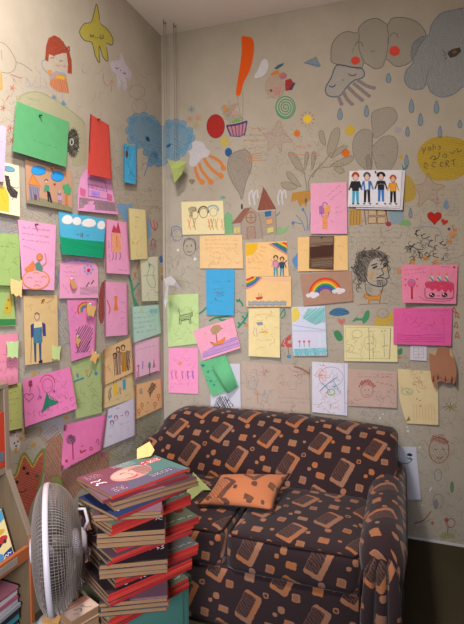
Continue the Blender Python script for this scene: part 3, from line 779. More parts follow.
# lime folded sheet lying on the sofa seat
pts = [(178, 500, .445), (186, 493, .452), (193, 472, .515), (211, 490, .455), (203, 490, .452), (190, 501, .445)]
P3 = [hitz(*p) for p in pts]; c = sum(P3, Vector()) / 6; bm = bmesh.new(); vs = [bm.verts.new(p - c) for p in P3]
bm.faces.new((vs[0], vs[1], vs[5])); bm.faces.new((vs[1], vs[4], vs[5])); bm.faces.new((vs[1], vs[2], vs[4])); bm.faces.new((vs[2], vs[3], vs[4]))
r_ = bmesh.ops.solidify(bm, geom=bm.faces[:], thickness=.0008)
tag(bm_obj('folded_paper', bm, mat('#ccd888', 'paper'), None, False, c), 'folded lime green paper on the sofa seat behind the magazine stack', 'paper')

# ------------------------------------------------------------------ desk fan
FC = at_depth(50.5, 547, 1.47)
fan = empty('desk_fan', Vector((FC.x, FC.y, TZ)), 'dusty white desk fan with mesh cage turned to the left wall', 'fan')
fw = mat('#b3a8ae', 'plastic', .45); wire = mat('#7d716b', 'plastic', .6); fgrey = mat('#6d6560', 'plastic', .5)
alpha = R(3)
rh = FC - CAM; rh.z = 0; rh.normalize(); lf_ = Vector((-rh.y, rh.x, 0))
ax = (lf_ * math.cos(alpha) + rh * math.sin(alpha)); ax = (ax + Vector((0, 0, -.05))).normalized()     # blows to the left
uu = Vector((0, 0, 1)).cross(ax).normalized(); vv = ax.cross(uu)
FM = Matrix((uu, vv, ax)).transposed().to_4x4(); FM.translation = FC - fan.location
FRAD = .189
def grille(name, depth, sgn, nrad, col, power):
    bm = bmesh.new()
    def pz(r): return sgn * (.006 + depth * math.sqrt(max(0, 1 - (r / FRAD) ** power)))
    for k in range(nrad):
        a = 2 * math.pi * k / nrad; tw = .35
        add_tube(bm, [Vector((r * math.cos(a + tw * (r / FRAD)), r * math.sin(a + tw * (r / FRAD)), pz(r))) for r in [FRAD * q for q in (.20, .4, .6, .75, .86, .93, .975, 1.0)]], .0009, 3)
    for q in (.2, .28, .36, .43, .5, .56, .62, .67, .72, .77, .81, .85, .885, .915, .945, .97, .99):
        r = FRAD * q; add_tube(bm, [Vector((r * math.cos(2 * math.pi * k / 40), r * math.sin(2 * math.pi * k / 40), pz(r))) for k in range(40)], .0010, 3, True)
    bmesh.ops.transform(bm, matrix=FM, verts=bm.verts); return bm_obj(name, bm, col, fan)
grille('front_grille', .046, 1, 96, wire, 2.2); grille('rear_grille', .090, -1, 130, wire, 2.3)
bm = bmesh.new(); pr = [(FRAD - .004, -.008), (FRAD + .003, -.008), (FRAD + .0045, 0), (FRAD + .003, .008), (FRAD - .004, .008)]
rg = [[Vector((r * math.cos(2*math.pi*k/64), r * math.sin(2*math.pi*k/64), z)) for r, z in pr] for k in range(64)]; VV = [[bm.verts.new(p) for p in r] for r in rg]
for k in range(64):
    for j in range(5): bm.faces.new((VV[k][j], VV[k][(j+1) % 5], VV[(k+1) % 64][(j+1) % 5], VV[(k+1) % 64][j]))
bmesh.ops.transform(bm, matrix=FM, verts=bm.verts); bm_obj('rim', bm, fw, fan, True)
bm = bmesh.new(); add_lathe(bm, [(.001, .058), (.034, .058), (.038, .054), (.036, .050), (.001, .050)], 24, FM, False); bm_obj('front_badge', bm, fw, fan, True)
for k in range(3):
    bm = bmesh.new(); A, B = [], []
    for r in (.03, .07, .11, .15, .172):
        for t in range(7):
            a = (t / 6 - .5) * (1.5 if r > .05 else 1.2) + k * 2.094 + .5 * r / .17; z = (t / 6 - .5) * .05 - .02
            A.append(bm.verts.new((r * math.cos(a), r * math.sin(a), z)))
    for i in range(4):
        for t in range(6): bm.faces.new((A[i*7+t], A[i*7+t+1], A[(i+1)*7+t+1], A[(i+1)*7+t]))
    bmesh.ops.solidify(bm, geom=bm.faces[:], thickness=.002)
    bmesh.ops.transform(bm, matrix=FM, verts=bm.verts); bm_obj('blade', bm, mat('#8f8683', 'plastic', .5), fan, True)
bm = bmesh.new(); add_lathe(bm, [(.001, -.066), (.036, -.066), (.042, -.074), (.042, -.094), (.032, -.106), (.015, -.110), (.001, -.110)], 24, FM, False); bm_obj('motor_housing', bm, fw, fan, True)
bm = bmesh.new(); add_lathe(bm, [(.001, .02), (.03, .015), (.034, -.03), (.012, -.035), (.012, -.08), (.001, -.08)], 18, FM, False); bm_obj('hub', bm, fgrey, fan, True)
neck = FM @ Vector((0, 0, -.088)); BSE = ground(-.562, 1.493) - fan.location; BSE.z = 0
bm = bmesh.new(); add_tube(bm, [neck, Vector((neck.x, neck.y, neck.z - .09)), Vector((BSE.x * .6 + neck.x * .4, BSE.y * .6 + neck.y * .4, .06)), Vector((BSE.x, BSE.y, .018))], [.016, .014, .013, .016], 12); bm_obj('neck', bm, fgrey, fan, True)
bm = bmesh.new(); add_lathe(bm, [(.056, 0), (.058, .008), (.052, .016), (.03, .024), (.02, .03)], 32, Matrix.Translation((BSE.x, BSE.y, 0))); bm_obj('base', bm, fw, fan, True)
bm = bmesh.new(); e_ = FM @ Vector((.0, .10, -.06)); add_tube(bm, [FM @ Vector((-.01, .10, -.088)), FM @ Vector((-.01, .098, -.108)), FM @ Vector((-.0, .06, -.116)), FM @ Vector((0, .03, -.10))], .005, 8); bm_obj('carry_handle', bm, fw, fan, True)
# crumpled orange paper under the fan
OP = [hitz(41.5, 622, .45), hitz(46, 613, .455), hitz(53, 609, .46), hitz(62, 614, .455), hitz(58, 625, .44), hitz(45, 628, .44)]
free_sheet('scrap_paper', OP, '#b5803a', 'scrap of orange paper below the fan', 'paper')

# ------------------------------------------------------------------ bookcase along the left wall
BY = -1.55; XA, XB = .158, .256
bc = empty('bookcase', (.12, BY - .45, 0), 'brown wooden bookcase with a sloping end panel at the left', 'bookcase'); BO = Vector(bc.location)
wood = bpy.data.materials.new('oiled_wood'); nt, N, L, b = nodes_of(wood); b.inputs['Roughness'].default_value = .55
g = N.new('ShaderNodeNewGeometry'); mp = N.new('ShaderNodeMapping'); mp.inputs['Scale'].default_value = (30, 30, 4); n = N.new('ShaderNodeTexNoise'); n.inputs['Scale'].default_value = 2; n.inputs['Detail'].default_value = 6
L.new(g.outputs['Position'], mp.inputs[0]); L.new(mp.outputs[0], n.inputs['Vector']); cr = N.new('ShaderNodeValToRGB'); cr.color_ramp.elements[0].color = lin('#54432f'); cr.color_ramp.elements[1].color = lin('#6f5a42'); L.new(n.outputs['Fac'], cr.inputs[0]); L.new(cr.outputs[0], b.inputs['Base Color'])
owood = mat('#9c5632', 'wood', .5); ewood = mat('#7c6a5a', 'wood', .6)
prof = [(0.006, .02), (XB, .02), (XB, .56), (XA, .79), (XA, 1.10), (.006, 1.10)]
def panel(y0, y1):
    bm = bmesh.new(); A = [bm.verts.new((x - BO.x, y0 - BO.y, z)) for x, z in prof]; B = [bm.verts.new((x - BO.x, y1 - BO.y, z)) for x, z in prof]
    bm.faces.new(A); bm.faces.new(B[::-1])
    for i in range(6): bm.faces.new((A[i], A[(i+1) % 6], B[(i+1) % 6], B[i]))
    return bm_obj('side_panel', bm, wood, bc)
def bbox_(name, x0, x1, y0, y1, z0, z1, m, bev=.002):
    bm = bmesh.new(); add_box(bm, x0 - BO.x, x1 - BO.x, y0 - BO.y, y1 - BO.y, z0, z1, bev); return bm_obj(name, bm, m, bc)
panel(BY - .018, BY); panel(BY - .95, BY - .932)
bbox_('edging', XB, XB + .008, BY - .018, BY, .02, .56, owood)
e = bbox_('edging', XA, XA + .006, BY - .02, BY + .002, .79, 1.10, ewood)
bm = bmesh.new(); dz = Vector((XB - XA, 0, .56 - .79)); nx = Vector((.23, 0, .092)).normalized() * .007
cs = [Vector((XA, BY + .001, .79)), Vector((XB, BY + .001, .56))]
vv_ = []
for p in (cs[0], cs[1], cs[1] + nx, cs[0] + nx): vv_.append(bm.verts.new(p - BO)); 
v2 = [bm.verts.new(v.co - Vector((0, .02, 0))) for v in vv_]
bm.faces.new(vv_); bm.faces.new(v2[::-1])
for i in range(4): bm.faces.new((vv_[i], v2[i], v2[(i+1) % 4], vv_[(i+1) % 4]))
bm_obj('edging', bm, ewood, bc)
bbox_('shelf', .008, XA, BY - .932, BY - .018, .79, .808, wood); bbox_('top', .006, XA + .006, BY - .95, BY + .002, 1.10, 1.118, ewood)
bbox_('shelf', .008, XB - .012, BY - .932, BY - .018, .462, .478, wood); bbox_('shelf', .008, XB - .004, BY - .932, BY - .018, .10, .118, wood)
lip = bbox_('shelf_lip', XB - .012, XB + .004, BY - .932, BY - .018, .475, .525, owood)
bbox_('label_strip', XB + .004, XB + .0055, BY - .22, BY - .075, .487, .513, mat('#85776a', 'paper'), 0)
bbox_('rail', XA - .012, XA + .004, BY - .932, BY - .018, .782, .812, ewood)
bbox_('back_panel', .002, .008, BY - .932, BY - .018, .02, 1.10, mat('#5b4a3a', 'wood', .6), 0)
# picture book leaning face out behind the lip
bx = empty('picture_book', (.212, BY - .135, .4785), 'face-out picture book with a yellow and blue cover on the sloping shelf', 'book')
th = math.atan2(.088, .26)
bx.rotation_euler = (0, -th, 0)
def coverbox(parent, sx, sy, sz, m, nm): 
    bm = bmesh.new(); add_box(bm, -sx, 0, -sy / 2, sy / 2, 0, sz, .0008, 1); return bm_obj(nm, bm, m, parent)
coverbox(bx, .010, .20, .185, mat('#cdb98a', 'gloss', .4), 'cover')
d = Draw(lambda px, py, e: Vector((e, (.5 - (1 - px / 100)) * .20, (1 - py / 100) * .185)), base=.0004, step=.00004, row=2.5, cell=20)
d.fill([(1, 1), (99, 1), (99, 99), (1, 99)], '#d6c48e'); d.fill([(1, 1), (99, 1), (99, 20), (60, 34), (1, 30)], '#4d8fb0'); d.fill(ellp(80, 56, 16, 8, -10), '#b0302e'); d.fill(ellp(76, 62, 4, 4), '#3a3036'); d.fill(ellp(88, 60, 4, 4), '#3a3036'); d.fill(ellp(62, 84, 16, 10), '#4a86b4'); d.fill(ellp(40, 60, 14, 12), '#c86a3a')
d.fill([(78, 80), (98, 76), (98, 94), (80, 96)], '#263a78'); d.text(80, 87, 96, 84, '#e0dcd8', 6, 1.5, 1); d.fill(ellp(84, 40, 10, 5), '#c79a3a')
d.build('cover_picture', bx)
# red books upright in the top compartment
for i, (c_, h_, lab) in enumerate((('#a8361f', .205, 'upright red-orange book beside the end panel of the top shelf'), ('#8f2a1e', .215, 'upright dark red book, second from the end panel on the top shelf'), ('#b5532a', .20, 'upright orange book, third from the end panel on the top shelf'), ('#7a2c28', .21, 'upright maroon book, fourth from the end panel on the top shelf'))):
    y = BY - .020 - .036 * i
    r0 = empty('book', (.09, y - .017, .8085), lab, 'book', 'books on the top shelf')
    bm = bmesh.new(); add_box(bm, -.072, .072, -.017, -.0145, 0, h_); add_box(bm, -.072, .072, .0145, .017, 0, h_); add_box(bm, .069, .072, -.0145, .0145, 0, h_); bm_obj('cover', bm, mat(c_, 'gloss', .45), r0)
    bm = bmesh.new(); add_box(bm, -.07, .069, -.0144, .0144, .003, h_ - .003); bm_obj('pages', bm, PAGES, r0)
    bm = bmesh.new(); add_box(bm, .0722, .0728, -.011, .011, .025, .06); bm_obj('spine_label', bm, mat('#50606a', 'paper'), r0)
# flat books on the low shelf
zz = .1185
flat = [('#3a4a5c', 'dark blue', .03), ('#5c3a32', 'brown', .026), ('#2f6b70', 'deep teal', .028), ('#b8b0a6', 'pale grey', .02), ('#3a3436', 'charcoal', .024), ('#35808a', 'teal', .022), ('#2b2b34', 'black', .024), ('#8a8a90', 'grey', .014), ('#c6bdb8', 'white', .018), ('#a65a74', 'dusky pink', .012), ('#cfc6be', 'cream', .014), ('#7e3c4c', 'wine red', .012), ('#b06a78', 'light pink', .01)]
for i, (c_, nm, t) in enumerate(flat):
    lx = .085 + rnd.uniform(0, .012); ly = BY - .028 - .105
    r0 = empty('book', (.13 + rnd.uniform(-.012, .01), ly, zz), nm + ' book lying flat on the low shelf, ' + ordinal(i + 1) + ' from the bottom of its pile', 'book', 'books lying on the low shelf', rnd.uniform(-.05, .05))
    bm = bmesh.new(); add_box(bm, -lx, lx, -.1, .1, 0, .002); add_box(bm, -lx, lx, -.1, .1, t - .002, t); add_box(bm, lx - .002, lx, -.1, .1, .002, t - .002); bm_obj('cover', bm, mat(c_, 'gloss', .5), r0)
    bm = bmesh.new(); add_box(bm, -lx + .003, lx - .002, -.097, .097, .0021, t - .0021); bm_obj('pages', bm, PAGES, r0)
    d = Draw(lambda px, py, e: Vector((lx + e, px / 100 * .2 - .1, t * py / 100)), base=.0003, step=.00002, row=30, cell=50); d.text(12, 50, 75, 50, '#d8d0c4' if i % 3 else '#4a4044', 40, 3, .9); d.build('spine_lettering', r0)
    zz += t + .0004
# ------------------------------------------------------------------ cables with hooks near the corner, and what hangs from them
hk = mat('#5c4a44', 'metal', .4); cabm = mat('#84695c', 'cord', .6)
def cable(px, py, yend, lab, other):
    d = ray(px, py); t = (CEIL - CAM.z) / d.z; p = CAM + d * t
    root = empty('hanging_cord', p, lab, 'cord', 'cords hung from the ceiling hooks')
    bm = bmesh.new(); add_tube(bm, [(0, 0, 0), (0, 0, -.02), (.012, -.004, -.028), (.02, -.006, -.018)], .0028, 8); bm_obj('hook', bm, hk, root, True)
    dep = (p - CAM).dot(_f0); zb = CAM.z - (yend - 285) * dep / F - p.z
    bm = bmesh.new(); add_tube(bm, [(0, 0, -.02), (.002, 0, zb * .5), (0, 0, zb)], .0014, 6); 
    add_tube(bm, [RT * .008 + Vector((0, 0, -.02)), RT * .016 + Vector((0, 0, -.35)), RT * .009 + Vector((0, 0, -.62)), RT * .013 + Vector((0, 0, zb * (.98 if other else .6)))], .0010, 5); bm_obj('cord', bm, cabm, root, True)
    return p, zb
ca, za = cable(163.6, 20, 283, 'dark twin cord hanging in the room corner, left of the other', False)
cb_, zb_ = cable(173.6, 23, 163, 'dark twin cord hanging just right of the room corner', True)
# folded lime paper hung from the right cord
dep = (cb_ - CAM).dot(_f0)
def ad(px, py, o=0): return at_depth(px, py, dep + o)
W_ = [ad(166.5, 158.5, -.02), ad(174, 162, 0), ad(180, 160, 0), ad(186, 162.5, -.03), ad(182, 174, -.05), ad(174.5, 183, -.02), ad(171, 168, -.06), ad(179, 168, -.07)]
c = sum(W_, Vector()) / 8; bm = bmesh.new(); vs = [bm.verts.new(p - c) for p in W_]
for f in ((0, 1, 6), (1, 7, 6), (1, 2, 7), (2, 3, 7), (3, 4, 7), (6, 7, 5), (7, 4, 5)): bm.faces.new([vs[i] for i in f])
bmesh.ops.solidify(bm, geom=bm.faces[:], thickness=.0008)
tag(bm_obj('folded_paper', bm, mat('#cbd97e', 'paper'), None, False, c), 'folded lime green paper hanging by a cord at the corner over the blue cloud', 'paper')
# white paper bird with ribbon tail in the corner
dep = (ca - CAM).dot(_f0)
WB = [ad(164, 279, -.04), ad(171, 275.5, -.07), ad(176, 281, -.09), ad(182, 289.5, -.05), ad(173, 285.5, -.08), ad(168.5, 285, -.06), ad(167.5, 299, -.04), ad(165.5, 309, -.04), ad(164, 302, -.03), ad(166, 288, -.05)]
c = sum(WB, Vector()) / len(WB); bm = bmesh.new(); vs = [bm.verts.new(p - c) for p in WB]
for f in ((0, 1, 9), (1, 5, 9), (1, 2, 5), (2, 4, 5), (2, 3, 4), (9, 5, 6), (9, 6, 8), (8, 6, 7)): bm.faces.new([vs[i] for i in f])
bmesh.ops.solidify(bm, geom=bm.faces[:], thickness=.0012)
tag(bm_obj('paper_bird', bm, mat('#dcd6dc', 'paper'), None, False, c), 'white folded paper bird with a ribbon tail hanging in the corner', 'paper bird')
# ================================================================== papers pinned on the left wall
INK = '#4a3f52'
s = Sheet('L', [(16.5, 101), (69, 122), (66, 167), (12.5, 151)], '#4a9d62', (.022, .006, .018, .016), base=.006)
s.text(34, 140, 58, 149, '#459a5f', 2.5, .4); s.pin(39, 115.5, '#1f4a33')
s.done('paper_sheet', 'plain green sheet pinned high on the left wall', 'paper')
s = Sheet('L', [(90.2, 113.8), (109, 125), (111.7, 179.3), (87.6, 174)], '#cf3626', (.022, .006, .02, .02), base=.012)
s.pin(97.5, 119.5, '#6a1f1a'); s.done('paper_sheet', 'plain red upright sheet on the left wall', 'paper')
s = Sheet('L', [(124, 143.5), (136.7, 146), (136.2, 184.5), (123.4, 182)], '#27a5dc', (.012, .003, .012, .014), base=.004)
s.ell(126.8, 154, 1.3, 4, '#6b3a3a'); s.stroke([(134, 150), (127, 180)], '#5fbfe6', .5, sm=False); s.stroke([(126, 160), (135, 178)], '#1d8fc4', .4, sm=False); s.squig(126, 160, 134, 178, 5, '#1a6e96', .4)
s.pin(126.6, 147, '#2f8f4a'); s.done('paper_sheet', 'narrow bright blue sheet with a dark red spot below the blue cloud', 'paper')
# brown house picture
s = Sheet('L', [(25, 158.6), (72, 171.5), (72.5, 212), (26.7, 203)], '#bb8a6b', (.006, .004, .008, .008), base=.002)
s.fill([(27, 200), (40, 197.5), (56, 202), (72.4, 208), (72.4, 211.7), (27, 203)], '#8f8f72', kind='crayon')
s.fill([(29, 185), (39.5, 187.5), (39.5, 201), (29.5, 199)], '#8a8296'); s.hatch([(29, 185), (39.5, 187.5), (39.5, 201), (29.5, 199)], '#5f5f80', 1.8, .5, 80); s.fill([(34, 194), (37, 195), (37, 200.5), (34, 200)], '#6f4a44')
s.fill([(32.8, 174.5), (40.5, 186.5), (28.5, 184)], '#d98443'); s.stroke([(32.8, 174.5), (40.5, 186.5), (28.5, 184)], '#8a5530', .5, True, sm=False)
for cx, cy, rx, ry in ((38.5, 170.5, 7, 4.2), (57.5, 176, 6, 5)):
    s.ell(cx, cy, rx, ry, '#2c95dd'); s.ell(cx - rx * .5, cy - 2, rx * .5, ry * .6, '#2c95dd'); s.ell(cx + rx * .5, cy + 1.5, rx * .55, ry * .6, '#2c95dd'); s.ring(cx, cy, rx * 1.02, ry * 1.05, '#3f6c8c', .4)
s.ell(46.3, 181.5, 1.3, 1.7, '#d2a68c'); s.arc(46.3, 181, 1.4, 1.6, 180, 360, '#2f2a2a', .8); s.fill([(45, 184.5), (49.3, 185.5), (49.5, 192), (45.2, 191)], '#4f8f72'); s.fill([(47, 191), (50, 192), (52.4, 202.5), (50.6, 202.3), (48.6, 195), (49.5, 202), (48, 202)], '#2b2830')
s.stroke([(45, 186), (44, 192)], '#4f8f72', .9)
s.ell(59.3, 193.5, 1.9, 2.6, '#8d6f86'); s.ell(59.5, 192, 1.1, 1.3, '#d2a68c'); s.fill([(58, 195), (62, 196), (62.2, 201), (57.6, 200)], '#b594bb'); s.stroke([(59, 200), (59, 204)], '#5a4a5a', .6); s.stroke([(61, 200.5), (61, 204)], '#5a4a5a', .6)
s.heart(54.7, 184.3, 1.3, '#b33a34'); s.fill([(65.6, 190), (67.4, 190.5), (67.8, 205.5), (65, 204.5)], '#bf7440')
for x, y in ((64.5, 187), (67.5, 186.2), (69.3, 189.3), (66, 191), (68.6, 192)): s.ell(x, y, 2.2, 2.6, '#4f9d6c')
s.pin(51, 168.5, '#8d4a33'); s.done('drawing', 'brown drawing of a house, tree and two figures under blue clouds', 'drawing')
# purple pink castle on a curved sheet, behind the red one
s = Sheet('L', [(84, 168), (111, 176), (118.3, 214.5), (78, 210.5)], '#df8fc6', (.008, .004, .012, .006), curl=[('bl', .012, .5)], outline=[(86, 169), (98, 172), (111, 176), (113.3, 195), (115.5, 205), (118.3, 214.5), (97, 212.5), (78, 210.5), (77.8, 200), (78.2, 189), (80.5, 178)])
s.fill([(79, 197), (115, 202.5), (116.6, 211.5), (79, 208.5)], '#a98a98', kind='crayon'); s.hatch([(79, 197), (115, 202.5), (116.6, 211.5), (79, 208.5)], '#7d6c74', 1.4, .6, 60)
s.text(88, 184, 107, 188.5, '#7a49a4', 1.6, .6, 1); s.text(88, 187, 108, 191.5, '#6a55c0', 1.4, .6, 1); s.text(88, 178, 106, 182, '#9a5aa8', 1.3, .4, 1); s.fill([(80, 187), (86, 190), (85, 197), (80, 195)], '#e06f9c', kind='crayon'); s.fill([(107, 193), (112, 195), (112, 201), (107, 200)], '#e06f9c', kind='crayon')
s.fill([(91, 190), (100, 192), (100, 197.5), (91, 195.5)], '#b58ae0'); s.stroke([(88, 178), (88.5, 196), (108, 199), (105, 181)], '#8a5aa0', .5, True, sm=False); s.text(92, 193.5, 99, 195, '#6448b8', 2, .6, 1)
s.done('drawing', 'lilac pink drawing of a castle hanging below the red sheet', 'drawing')
# cream sheet with girl in yellow
s = Sheet('L', [(-8, 159), (19, 166), (20, 216.5), (-8, 211)], '#e6d8ae', (.004, .004, .01, .01), base=.001)
s.fill([(-2, 188), (5, 186), (9, 196), (9, 212), (-3, 210)], '#dbb73f'); s.fill([(4.5, 175), (9, 176), (11, 186), (18, 192), (17, 198), (11, 197), (7, 190)], '#4a4248', kind='crayon'); s.hatch([(4.5, 175), (9, 176), (11, 186), (18, 192), (17, 199), (11, 197), (7, 190)], '#2e2a2e', 1.1, .5, 60)
s.stroke([(9, 188), (14, 194), (12, 200)], '#3a3438', .5); s.stroke([(6, 184), (16, 188), (19, 187)], '#3a3438', .5); s.ell(2, 184, 3, 4, '#e9cda8'); s.stroke([(0, 186), (2, 187)], '#a83a3a', .6); s.ell(2, 176, 2.5, 2, '#c39ccf'); s.ell(9, 169, 6, 2.6, '#69a3c4', 12, kind='crayon'); s.ring(9, 169, 6, 2.6, '#3f79a0', .5, 12); s.text(1, 192, 7, 205, '#c79a2a', 2, .4)
s.done('drawing', 'cream drawing of a black-haired girl in yellow at the left edge', 'drawing')
s = Sheet('L', [(-14, 121), (6.3, 127), (4, 182), (-16, 180)], '#e6a3c8', (.004, .006, .01, .008), base=.012)
s.text(-4, 140, 4, 142, '#b58aa8', 1.5, .4); s.done('note', 'plain pink sheet cut by the left edge beside the green sheet', 'note')
# pink note with peach
s = Sheet('L', [(17.8, 219.7), (56, 225), (54.3, 290.3), (22.8, 289)], '#e297c2', (.004, .004, .012, .01), base=.006)
for y in (227, 233, 239, 246): s.text(22 + (y > 240), y, 50 - (y > 240) * 14, y + 4, '#6a4a86' if y < 242 else '#9a6a9a', 1.7, .5, 1)
s.fill(ellp(36, 280, 13, 9.5), '#e3a0b4'); s.ring(36, 279.5, 13.2, 9.6, '#d88a4e', 1.2)
for x, y in ((29.5, 279), (44, 278), (36, 274), (37, 286.5)): s.arc(x, y, 2.6, 1.6, 180, 360, '#d08a56', 1.0)
s.fill([(24, 269), (28, 266), (33, 260.5), (35, 264), (34, 271), (28, 272)], '#dd7f4a'); s.fill([(35, 264), (39, 261), (43, 268), (42, 272), (36, 270)], '#5c8478'); s.ell(39.6, 257, 2.9, 3.4, '#d98a3f'); s.ring(39.6, 257, 2.9, 3.4, '#8a5a3a', .4); s.stroke([(42, 266), (46, 262), (45, 253)], '#c98a5a', .8); s.text(32, 281, 42, 282, '#a57a94', 1, .4)
s.pin(35, 224.5, '#7a2350'); s.done('note', 'pink note with writing above an orange fruit face, left wall', 'note')
s = Sheet('L', [(-10, 233), (19.4, 234.6), (20.5, 286), (-10, 285)], '#94b35c', (.003, .004, .01, .008), base=.003)
s.squig(2, 242, 17, 270, 14, '#7f9c50', .4, 5); s.text(1, 246, 10, 247, '#5f7a44', 1.2, .4); s.done('paper_sheet', 'olive green sheet at the left edge, left of the pink note with fruit', 'paper')
s = Sheet('L', [(-10, 285.5), (12.5, 286), (16, 325.7), (-10, 327)], '#97b45e', (.003, .003, .006, .006))
s.fill([(3, 312), (6, 303), (8, 292), (11.5, 294), (12.5, 310), (9, 315)], '#d2b23c', kind='crayon'); s.fill([(-2, 319), (15.4, 319), (15.8, 325), (-2, 326)], '#3f8a4e', kind='crayon'); s.hatch([(-2, 319), (15.4, 319), (15.8, 325), (-2, 326)], '#2f7a40', 1.2, .6, 100); s.ell(8.5, 300, 1, 1.2, '#8a6a2a'); s.ell(7, 308, 1, 1.2, '#8a6a2a'); s.ell(9, 295.5, 1.4, 1.6, '#a79aa0')
s.done('drawing', 'green drawing of a yellow giraffe at the left edge', 'drawing')
s = Sheet('L', [(10.7, 278), (22.4, 280), (22.4, 298), (10.7, 296)], '#e6b96c', (.004, .004, .012, .014), base=.012, outline=[(10.7, 278), (16, 280.5), (22.4, 279.5), (22, 289), (21.5, 298), (19, 295), (16, 296.8), (13.5, 293.5), (11.3, 294), (10.5, 287)])
s.done('sticky_note', 'torn yellow note between the two green sheets at the left', 'note')
# sky over green field
s = Sheet('L', [(58.3, 211), (105.7, 219), (103, 258), (62, 254)], '#36add8', (.004, .004, .014, .016), base=.003)
s.fill([(59.6, 236.5), (75, 239), (90, 240.5), (104.4, 241.5), (103.2, 257.6), (62, 253.8)], '#159a6e'); s.hatch([(59.8, 238), (104.2, 242.5), (103.2, 257.6), (62, 253.8)], '#118a62', 2.2, .7, 12); s.hatch([(59, 226), (105, 231), (104.5, 241), (60, 236)], '#4fb8dd', 2, .6, 8)
for cx, cy, rx, ry in ((67.5, 219.5, 5.2, 4.6), (77, 221, 4.2, 4), (89, 222.8, 6.8, 4.2), (101.3, 225, 3.8, 4.2)):
    s.ell(cx, cy, rx, ry, '#e6e2e2'); s.ell(cx - rx * .6, cy + 1, rx * .5, ry * .7, '#e6e2e2'); s.ell(cx + rx * .5, cy + .8, rx * .55, ry * .75, '#e6e2e2'); s.arc(cx, cy, rx * 1.05, ry * 1.1, 10, 170, '#9fc3d8', .5)
for x in (81, 82.5): s.stroke([(x, 233), (x, 237)], '#6a4436', .7)
s.stroke([(77, 234), (79, 235)], '#3a6a78', .4); s.stroke([(86, 236), (89, 235)], '#3a6a78', .4)
s.done('drawing', 'drawing of white clouds over blue sky and green field', 'drawing')
# pink tower
s = Sheet('L', [(105.2, 219), (127.2, 222.6), (130.3, 274.5), (105.2, 273)], '#ea93c0', (.003, .004, .012, .01), base=.001)
s.fill([(112, 232.5), (120.5, 233.5), (121.5, 250), (118, 254), (115, 251), (112.5, 253)], '#e8a884'); s.hatch([(112, 232.5), (120.5, 233.5), (121.5, 250), (112.5, 252)], '#de8a62', 1.8, .5, 80); s.fill([(112, 232), (114, 225), (116.5, 229), (118, 222.5), (120.5, 233)], '#cf3d56', kind='crayon'); s.stroke([(112, 232), (114, 225), (116.5, 229), (118, 222.5), (120.5, 233)], '#b02a40', .6, True, sm=False); s.stroke([(111.5, 233), (111.8, 252)], '#c06a5a', .4); s.stroke([(116.5, 236), (117, 247)], '#d86a50', .8)
for x in (113, 116, 120): s.stroke([(x, 252), (x + .3, 257), (x - .6, 260)], '#6d5a7c', .6)
s.text(108.5, 240, 109.5, 262, '#6a4468', 1.6, .5, 1); s.text(119, 270, 127, 270.8, '#6a4468', 1.6, .5, 1); s.done('drawing', 'pink drawing of a tower with a red roof, right of the cloud picture', 'drawing')
s = Sheet('L', [(127.8, 208), (146, 210), (148, 258.6), (130, 260)], '#e2d08c', (.005, .003, .004, .012), base=.008)
s.text(135, 217, 139, 217.5, '#7d6c58', 1.2, .5, 1); s.text(135, 221, 137, 221, '#8f8060', 1, .4); s.text(135, 227, 138, 227, '#8f8060', 1, .4); s.ell(133, 243, 1.2, 1.6, '#e0be4a'); s.squig(136, 230, 145, 255, 5, '#cdbb7c', .3)
s.done('note', 'upright pale yellow sheet near the corner, nearly blank', 'note')
s = Sheet('L', [(139.5, 257.5), (158.5, 256.5), (158.6, 300.7), (141.4, 301.4)], '#d6d3b4', (.003, .003, .008, .01), base=.002)
s.stroke([(148, 262), (150, 266), (148, 272), (147, 280), (151, 287), (155, 287), (155, 280), (153, 276), (154, 268), (151, 264)], '#7fae98', .6); s.ell(149.6, 265, 1.2, 2, '#5fae92'); s.stroke([(143, 276), (150, 275), (156, 276)], '#8fa888', .5); s.squig(143, 290, 156, 299, 4, '#a8a890', .4)
s.done('drawing', 'pale cream sheet with a thin green line drawing near the corner', 'drawing')
s = Sheet('L', [(130.7, 307), (159, 304.5), (161.5, 333), (132.4, 343.3)], '#aed5c7', (.004, .003, .004, .008), base=.003)
for k in range(5): s.text(134, 313 + k * 5, 156, 311 + k * 4.6, ['#6a9ab8', '#7aa0a8', '#6a90b0', '#88a8a0', '#6aa0c0'][k], 1.6, .4, .8)
s.hatch([(150, 309), (158, 308.5), (158, 313), (150, 314)], '#7cc4d4', 1, .4, 80); s.ell(141, 310, 1, 1.5, '#d6c86a'); s.done('note', 'mint green note with writing near the corner of the left wall', 'note')
s = Sheet('L', [(133.3, 343), (159.7, 336.5), (160.2, 371), (134.3, 380)], '#e8b3d0', (.003, .003, .006, .01), base=.001)
s.text(136, 350, 156, 345, '#c08ab0', 1.4, .4); s.stroke([(149, 364), (150, 376)], '#4a5a50', .7); s.ell(149.5, 365.5, 1.2, 3.6, '#4f8f7c'); s.fill([(152.5, 368), (154, 358.5), (155.5, 367.5)], '#b98aa4', kind='crayon'); s.stroke([(143, 361), (142.5, 369)], '#8a6ac0', .8); s.stroke([(138.5, 367), (139, 377)], '#c0506a', .7); s.ell(138.4, 366, 1.2, 1.5, '#d06a8a'); s.stroke([(136, 378.5), (148, 374.5), (158, 371)], '#5f4a44', .7); s.stroke([(137, 371), (137.6, 378)], '#b05a6a', .6)
s.done('drawing', 'light pink drawing of trees and flowers near the corner', 'drawing')
s = Sheet('L', [(135, 385), (161.4, 378.3), (162.6, 407), (135.2, 419.7)], '#e5b272', (.003, .003, .006, .008), base=.001)
